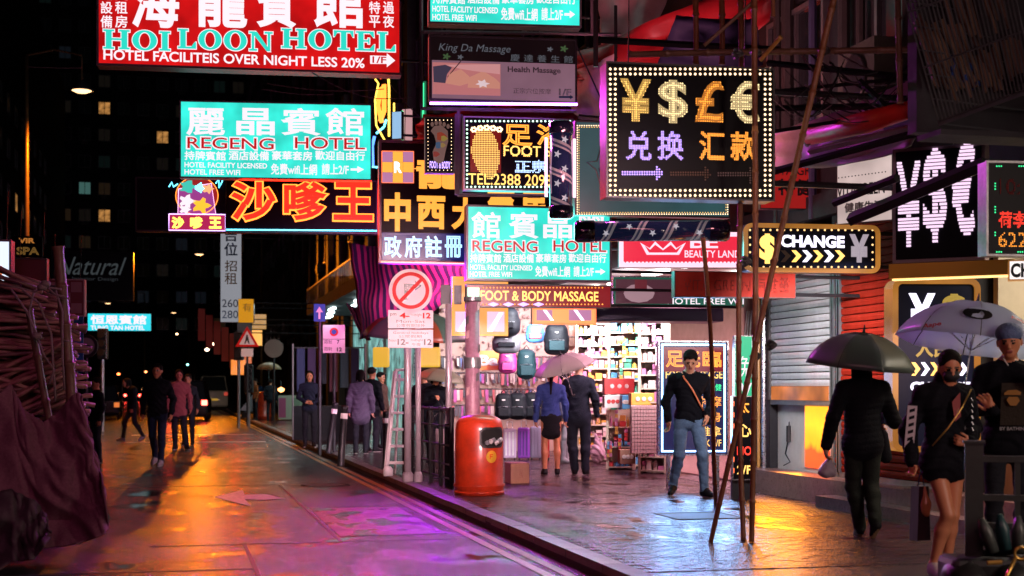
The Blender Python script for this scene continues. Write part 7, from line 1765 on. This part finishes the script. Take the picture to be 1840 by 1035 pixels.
mb.box(-.035, .035, -.004, 0, -.17, .17); o = mb.build('sleeve_band', mat('white_band', (.50, .44, .48), .5), p3); o.location = (-.285, -.035, 1.13); o.rotation_euler = (rad(4), rad(4), rad(-14))
for k in range(6):
    o2 = MB().add([(-.02, -.006, -.02), (.02, -.006, -.005), (.02, -.006, .02), (-.02, -.006, .005)], ((0, 1, 2, 3),)).build('band_print', C_BLK, o); o2.location = (0, 0, -.135+k*.054)
MB().add([(-.02, -.172, 1.33), (.045, -.170, 1.40), (.05, -.172, 1.22), (.0, -.178, 1.18)], ((0, 3, 2, 1),)).build('red_shirt', mat('red_shirt', (.22, .01, .012), .6), p3)
for k in range(4): MB().add([(.01+.008*k, -.180, 1.24+.012*k), (.03, -.180, 1.25+.01*k), (.035, -.180, 1.28), (.015, -.180, 1.27)], ((0, 1, 2, 3),)).build('orange_print', emit('orange_print', (.6, .12, .04), .15, sample=False), p3) if k < 2 else None  # cloth print with a painted-in glow
for z in (.06, .12): MB().tube([(.085+z*.1, -.150, 1.22-z*1.2), (.09+z*.1, -.152, 1.19-z*1.2)], .006, 5).build('lace_ring', M_STEEL, p3)
for z in range(6): MB().tube([(.155, -.12-.003*z, 1.36-z*.045), (.165, -.125-.003*z, 1.335-z*.045)], .005, 5).build('lace_ring', M_STEEL, p3)
hb = P(1655, 868, 9.95); o = thing('paper_bag', 'black paper shopping bag hanging from the hand of the masked woman', 'bag', hb, FC+rad(28))
mb = MB(); w = .075; t = .055; mb.add([(-w*.85, -.035, 0), (w*.85, -.035, 0), (w*.85, .035, 0), (-w*.85, .035, 0), (-w*.6, -.03, .0), ], ()); 
MB().prism([(-.062, -.40), (.062, -.40), (.045, -.02), (-.045, -.02)], -.03, .045).build('bag_body', mat('black_paper', (.015, .016, .02), .3), o, bevel=.004)
MB().prism([(-.066, -.40), (-.064, -.40), (-.047, -.02), (-.049, -.02)], -.03, .045).build('pale_side', mat('pale_blue_side', (.35, .50, .62), .4), o)
strap(o, [(-.03, 0, -.02), (-.01, 0, .06), (.01, 0, .08), (.03, 0, -.02)], mat('blue_cord', (.05, .08, .25), .5), .005, 'handle')
o = thing('plastic_bag', 'small orange plastic bag of fruit beside the black paper bag', 'bag', P(1664, 912, 9.85), FC); f = Fig(); f.ell((0, 0, .0), (.034, .030, .065), 0, .02, fold=.003); f.cap((0, 0, .03), (-.01, 0, .14), .026, .008, 0, .03); link('bag_body', f.mesh('bag_body', [mat('orange_polythene', (.50, .22, .08), .25)], .007), o)
# 4 smoking man
q = P(1812, 900, 10.35); q.z = ZP
def cap_hat(root, H, R):
    g = Fig(); g.ell(H(0, .018, .075), (.095, .108, .078), 0, .01, R); g.ell(H(0, -.03, -.115), (.16, .16, .135), 0, .01, R, cut=True)
    hh = link('cap', g.mesh('cap', [mat('blue_cap', (.10, .15, .30), .7, bump=.5, scale=70)], .009), root)
    g = Fig(); g.cap(H(-.03, .10, .035), H(.03, .10, .035), .045, m=0, sq=1.2); g.ell(H(0, .11, -.01), (.12, .12, .035), 0, .01, cut=True); g.ell(H(0, .11, .085), (.12, .12, .035), 0, .01, cut=True); link('visor', g.mesh('visor', [M_BEAM], .009), root)
def ex4(f, J, H, mats): f.cap((-.10, -.05, 1.35), (.10, -.05, 1.35), .12, m=1, k=.03)
p4_ = person('man in black shirt with backwards blue cap smoking under the white umbrella', q, FC+rad(-10), dict(head=(0, -.045, 1.60), elR=(.27, -.06, 1.16), wrR=(.12, -.24, 1.36), elL=(-.26, -.02, 1.13), wrL=(-.15, -.26, 1.13)),
            C_BLK, C_DTR, C_SHOE, h=.0085, ht=1.74, tt=.026, hem=.84, hem_w=.18, head_rot=(-12, 10, -3), hair='short', hat=cap_hat, skin=M_SKT, hands=((-.60, -.10, .9), (.75, -.1, .45)), thumbs=((-.5, .2, -.3), (.1, -.3, 1)), curls=(.35, 1.25))
M_OP = emit('orange_shirt_print', (.65, .22, .05), .12, sample=False)  # shirt print brightened by a painted-in glow
def sh_poly(pts, m, y=-.176): return MB().add([(x, y-.02*(1-abs(x)*4), z) for x, z in pts], (tuple(range(len(pts))),)).build('shirt_print', m, p4_)
MB().add([(-.085, -.170, 1.02), (.085, -.170, 1.02), (.075, -.178, 1.32), (-.075, -.178, 1.32)], ((0, 1, 2, 3),)).build('dark_print', cloth_mat('dark_print', (.035, .028, .022), .7), p4_)
sh_poly([(-.06, 1.235), (.05, 1.235), (.055, 1.255), (.02, 1.272), (-.035, 1.268), (-.06, 1.25)], M_OP, -.180); sh_poly([(-.045, 1.20), (-.02, 1.16), (.02, 1.16), (.045, 1.195), (.03, 1.222), (-.03, 1.222)], M_OP, -.182)
v, f = text_arrays('BY BATHING', -.09, .10, .985, 1.01, -.190, bold=.03); link('lettering', np_mesh('lettering', v, f, mat('grey_print', (.35, .35, .36), .6)), p4_)
o = thing('cigarette', 'white cigarette between the fingers of the man in the blue cap', 'cigarette', P(1806, 652, 9.98)); MB().tube([(-.012, 0, .03), (.012, -.02, -.02)], .004, 8).build('paper', M_WHITEW, o)
# 5 couple from behind
q = G(1040, 853, ZP); person('man in dark suit walking away on the right side of the couple', q, BACK-rad(4), dict(wrR=(.10, -.32, 1.14), elR=(.28, -.12, 1.20), wrL=(-.27, -.02, .90), elL=(-.25, .05, 1.14), anL=(-.10, .05, .09), ftL=(-.13, -.08, .03), anR=(.06, .0, .09), ftR=(.08, -.12, .03)), C_SUIT, C_SUIT, C_SHOE, h=.012, ht=1.72, tt=.022, hem=.80, hem_w=.175, bt=.012, collar=False)
q = G(990, 854, ZP); person('woman in blue jacket and black skirt walking away beside the suited man', q, BACK+rad(6), dict(), C_BLUE, C_SKIRT, C_SHOE, h=.012, ht=1.60, tt=.016, hem=.93, hem_w=.14, skirt=.60, legs_bare=True, female=True, hair='ponytail', skin=M_SKT)
q = G(1016, 832, ZP); person('shopper in grey trousers seen between the two figures of the couple', q, FC+rad(70), dict(), C_GRYC, mat('grey_trousers', (.22, .20, .22), .7), C_SNK, h=.016, ht=1.55, tt=.01)
# 6 far pedestrians in the road
q = G(283, 837, 0); person('man in black top and slim trousers walking towards the camera in the road', q, FC+rad(-4), dict(anL=(-.10, .20, .14), ftL=(-.12, .09, .05), knL=(-.09, .02, .50), knR=(.09, -.06, .50), anR=(.07, -.04, .09), ftR=(.08, -.20, .03), wrL=(-.27, .06, .90), wrR=(.27, -.10, .90), elL=(-.27, .06, 1.14), elR=(.27, .02, 1.14)), C_BLK, cloth_mat('navy_sport', (.015, .022, .05), .6), C_SNK, h=.012, ht=1.84, tt=.022, hem=.88, hem_w=.165, collar=True, skin=M_SKT)
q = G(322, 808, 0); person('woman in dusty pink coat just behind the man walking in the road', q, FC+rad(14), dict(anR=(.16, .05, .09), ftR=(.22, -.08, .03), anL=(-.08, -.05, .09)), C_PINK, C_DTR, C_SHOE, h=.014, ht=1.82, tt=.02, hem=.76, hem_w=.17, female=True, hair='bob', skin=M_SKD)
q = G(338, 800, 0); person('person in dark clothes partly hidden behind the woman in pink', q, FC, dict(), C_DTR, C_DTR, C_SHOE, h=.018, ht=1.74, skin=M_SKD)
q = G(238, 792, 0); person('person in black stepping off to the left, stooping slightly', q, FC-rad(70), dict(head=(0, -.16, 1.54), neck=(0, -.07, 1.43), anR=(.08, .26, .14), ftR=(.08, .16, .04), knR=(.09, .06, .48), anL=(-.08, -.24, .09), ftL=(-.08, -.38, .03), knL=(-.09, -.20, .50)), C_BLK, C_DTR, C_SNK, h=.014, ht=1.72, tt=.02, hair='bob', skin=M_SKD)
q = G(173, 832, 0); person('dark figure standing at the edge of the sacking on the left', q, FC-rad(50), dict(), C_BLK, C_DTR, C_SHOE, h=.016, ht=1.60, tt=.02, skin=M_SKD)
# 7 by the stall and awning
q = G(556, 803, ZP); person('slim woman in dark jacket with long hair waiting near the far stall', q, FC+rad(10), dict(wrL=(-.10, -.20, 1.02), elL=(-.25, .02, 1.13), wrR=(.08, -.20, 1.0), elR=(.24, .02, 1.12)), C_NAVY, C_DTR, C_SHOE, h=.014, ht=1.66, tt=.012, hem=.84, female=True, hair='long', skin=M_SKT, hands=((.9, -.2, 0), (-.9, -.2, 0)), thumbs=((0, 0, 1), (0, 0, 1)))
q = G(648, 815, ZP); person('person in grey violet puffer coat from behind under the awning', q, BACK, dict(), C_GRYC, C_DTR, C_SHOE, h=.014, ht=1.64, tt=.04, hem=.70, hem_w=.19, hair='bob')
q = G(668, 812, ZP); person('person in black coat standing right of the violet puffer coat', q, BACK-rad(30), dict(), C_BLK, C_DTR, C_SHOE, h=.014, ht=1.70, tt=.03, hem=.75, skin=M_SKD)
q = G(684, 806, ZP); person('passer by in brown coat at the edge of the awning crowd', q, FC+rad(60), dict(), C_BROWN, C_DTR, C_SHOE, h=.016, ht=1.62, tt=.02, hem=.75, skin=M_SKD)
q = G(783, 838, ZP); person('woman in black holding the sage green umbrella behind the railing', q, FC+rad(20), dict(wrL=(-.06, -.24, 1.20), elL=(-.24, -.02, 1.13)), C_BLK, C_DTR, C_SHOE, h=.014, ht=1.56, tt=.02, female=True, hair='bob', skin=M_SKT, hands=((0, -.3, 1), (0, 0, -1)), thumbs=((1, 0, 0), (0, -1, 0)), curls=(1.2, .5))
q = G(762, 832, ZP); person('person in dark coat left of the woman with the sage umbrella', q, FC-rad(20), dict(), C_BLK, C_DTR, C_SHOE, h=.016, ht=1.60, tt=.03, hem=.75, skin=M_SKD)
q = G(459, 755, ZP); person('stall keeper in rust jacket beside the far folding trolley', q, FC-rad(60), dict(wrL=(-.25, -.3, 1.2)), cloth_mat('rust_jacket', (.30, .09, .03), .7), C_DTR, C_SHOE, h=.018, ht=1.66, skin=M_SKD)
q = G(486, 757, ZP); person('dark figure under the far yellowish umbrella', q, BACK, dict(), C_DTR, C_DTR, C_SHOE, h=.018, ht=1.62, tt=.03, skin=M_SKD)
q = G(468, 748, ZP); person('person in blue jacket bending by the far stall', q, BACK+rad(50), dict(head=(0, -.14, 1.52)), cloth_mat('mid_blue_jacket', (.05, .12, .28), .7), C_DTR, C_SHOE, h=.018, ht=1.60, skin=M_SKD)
# ------------------------------------------------------------------ unseen light boxes and a shop, added behind the camera to light what faces it
for i, (lb, l0, z, c_, st, w) in enumerate((('unseen pink light box added over the road behind the viewer', (2.4, 3.2), 2.95, (1, .30, .42), '賓館 HOTEL', 2.6), ('unseen magenta light box added at the left behind the viewer', (-1.5, 1.0), 5.2, (1, .14, .55), '桑拿 SAUNA', 2.4))):
    r = thing('hotel_sign', lb, 'sign', (l0[0], l0[1], z)); MB().box(-w/2, w/2, 0, .25, 0, 1.1).build('casing', M_CASE, r); em = emit('rear_box_%d' % i, c_, 1.5)
    MB().box(-w/2+.04, w/2-.04, .251, .256, .04, 1.06).build('face', em, r); MB().box(-w/2+.04, w/2-.04, -.006, -.001, .04, 1.06).build('face', em, r)
    v, f = text_arrays(st, -w*.4, w*.4, .3, .8, -.01, bold=.02); link('lettering', np_mesh('lettering', v, f, E_WHT), r)
    for x in (-w*.4, w*.4): MB().tube([(x, .12, 1.1), (x, .12, 3)], .015, 6).build('hanger', M_DMETAL, r)
nb_ = thing('shop_interior', 'unseen lit shop added on the right behind the viewer', 'shop', (7.6, 2.5, .12))
MB().box(2.5, 2.6, -3.2, 3.2, 0, 3).build('back_wall', M_CREAM, nb_); MB().box(0, 2.6, -3.3, -3.2, 0, 3).box(0, 2.6, 3.2, 3.3, 0, 3).build('side_walls', M_CREAM, nb_); MB().box(-.1, 2.6, -3.3, 3.3, 3.0, 3.1).build('ceiling', M_WHITEW, nb_)
for y in (-2, 0, 2): MB().box(.4, .5, y-.6, y+.6, 2.93, 2.98).build('tube_lamp', E_TUBEW, nb_)
# ------------------------------------------------------------------ the light of the lamps built above, plus added fills
def area(name, loc, target, col, power, size, size_y=None, spread=180):
    l = bpy.data.lights.new(name, 'AREA'); l.color = col; l.energy = power; l.size = size; l.spread = rad(spread)
    if size_y: l.shape = 'RECTANGLE'; l.size_y = size_y
    o = bpy.data.objects.new(name, l); o.location = loc; o.rotation_euler = (Vector(target)-Vector(loc)).to_track_quat('-Z', 'Y').to_euler(); C.objects.link(o); return o
def spot(name, loc, col, power, ang=150, r=.25, target=None):
    l = bpy.data.lights.new(name, 'SPOT'); l.color = col; l.energy = power; l.spot_size = rad(ang); l.spot_blend = .6; l.shadow_soft_size = r*.8
    o = bpy.data.objects.new(name, l); o.location = loc; C.objects.link(o)
    if target: o.rotation_euler = (Vector(target)-Vector(loc)).to_track_quat('-Z', 'Y').to_euler()
    return o
SOD = (1, .24, .008)
for n_, L_, pw, an in (('street_lamp_and_fill_light', lampA, 3500, 130), ('street_lamp_and_fill_light', lampB, 7800, 46), ('street_lamp_and_fill_light', lampC, 1500, 24), ('street_lamp_and_fill_light', lampD, 2200, 24)):
    spot(n_, L_-Vector((0, 0, .12)), SOD, pw, an, .35, None if pw < 5000 else (1.2, 34, 0))
# unseen fill from behind the viewer, added for surfaces facing the camera
area('pink_rear_fill', (2.4, 3.6, 3.4), (2.6, 15, .5), (1, .40, .46), 13, 2.5, 1, 70)
area('pink_rear_fill', (2.4, 3.6, 3.4), (5.2, 12.5, 5.6), (1, .45, .45), 16, 2.5, 1, 60)
area('red_sign_and_fill_light', P(1120, 340, 15.0), P(1260, 30, 16.5), (1, .35, .40), 60, 1.2, .4, 150)  # added fill shining up at the red awnings and scaffold
area('pink_rear_fill', (2.4, 3.6, 3.4), (3.5, 19.2, 1.7), (1, .60, .62), 55, 2.0, .8, 20)
area('magenta_rear_fill', (-1.5, 1.4, 5.7), (-2.4, 13, 1.0), (1, .22, .5), 26, 2.3, 1, 80)
# neon in view, with added magenta fills behind the signs
area('red_sign_and_fill_light', P(450, 60, 21.2), P(450, 1100, 8), (1, .01, .002), 60, 4, 1.6)
area('red_neon_light', P(560, 370, 24.8), P(560, 1000, 10), (1, .015, .003), 140, 2.4, .7)
area('magenta_fill_light', P(770, 505, 22.4), P(760, 1000, 9), (.50, .02, .95), 66, 1.2, .8, 100)  # added fill for the purple sheen on the road
area('magenta_fill_light', P(800, 455, 21.4), P(715, 525, 26), (.9, .16, .6), 70, 1.0, .6, 60)  # added fill aimed at the striped awning
area('violet_neon_light', P(900, 192, 17.0), P(930, 990, 11), (.80, .05, .80), 150, 1.8, .1, 100)
area('teal_sign_light', P(970, 430, 18.3), P(970, 1000, 11), (.1, .9, .8), 60, 1.7, .8)
area('orange_panel_light', (7.3, 16.2, .85), (5.0, 13, .2), (1, .30, .01), 16, .8, .7, 120)
area('door_light_box_light', P(1245, 715, 18.1), P(1245, 990, 12), (.26, .52, 1), 17, .8, 1.3, 70)
area('gold_sign_light', P(1240, 235, 12.1), P(1240, 900, 11), (1, .6, .3), 6, 1.6, 1.3)
area('shutter_fill_light', P(1680, 640, 13.0), (7.3, 12.8, .3), (1, .62, .45), 15, .7, 1.4)  # added fill aimed at the red shutter beside the exchange sign
area('signal_light', P(428, 609, 49.4), G(440, 900), (1, .03, .006), 26, .3, .3)
area('signal_light', P(183, 604, 45.4), G(210, 900), (1, .03, .006), 9, .3, .3)
# shop ceiling tubes
for y in (19.5, 22.5, 26.5, 30.5):
    area('shop_tube_and_fill_light', (7.9, y, 3.30), (7.5, y, 0), (1, .42, .60), 200, 1.0, 2.4)
for (x, y), t in (((7.2, 19.2), (7.1, 23.2, 1.4)), ((7.0, 22.2), (6.6, 28.5, 1.5)), ((6.4, 23.5), (6.5, 29, 1.6)), ((7.4, 21.0), (7.0, 25, 1.4))):
    area('shop_tube_and_fill_light', (x, y, 3.2), t, (.90, .92, 1), 98, 1.2, .3, 95)
area('shutter_fill_light', P(1457, 502, 14.2), (7.45, 15.6, 1.4), (1, .88, .90), 34, 1.0, .2, 80)  # added fill for the pale shutter, no lamp stands here
spot('street_lamp_and_fill_light', lampA, (1, .8, .55), 9000, 12, .3, G(384, 737, 0)+Vector((0, 0, 1.0)))  # extra beam added from the lamp head to brighten the van
area('shop_tube_and_fill_light', (8.2, 10.4, 3.2), (8.2, 10.4, 0), (1, .86, .66), 60, .8, 1.6)
area('shop_tube_and_fill_light', (7.9, 2.5, 2.9), (6.4, 5, 0), (1, .75, .65), 200, .8, 4)  # added fill from the unseen shop behind the viewer
area('canopy_light', (5.9, 46, 4.25), (5.5, 46, 0), (.75, 1, 1), 160, 1, 6)
area('canopy_light', (5.9, 54, 4.25), (5.5, 54, 0), (.75, 1, 1), 160, 1, 6)
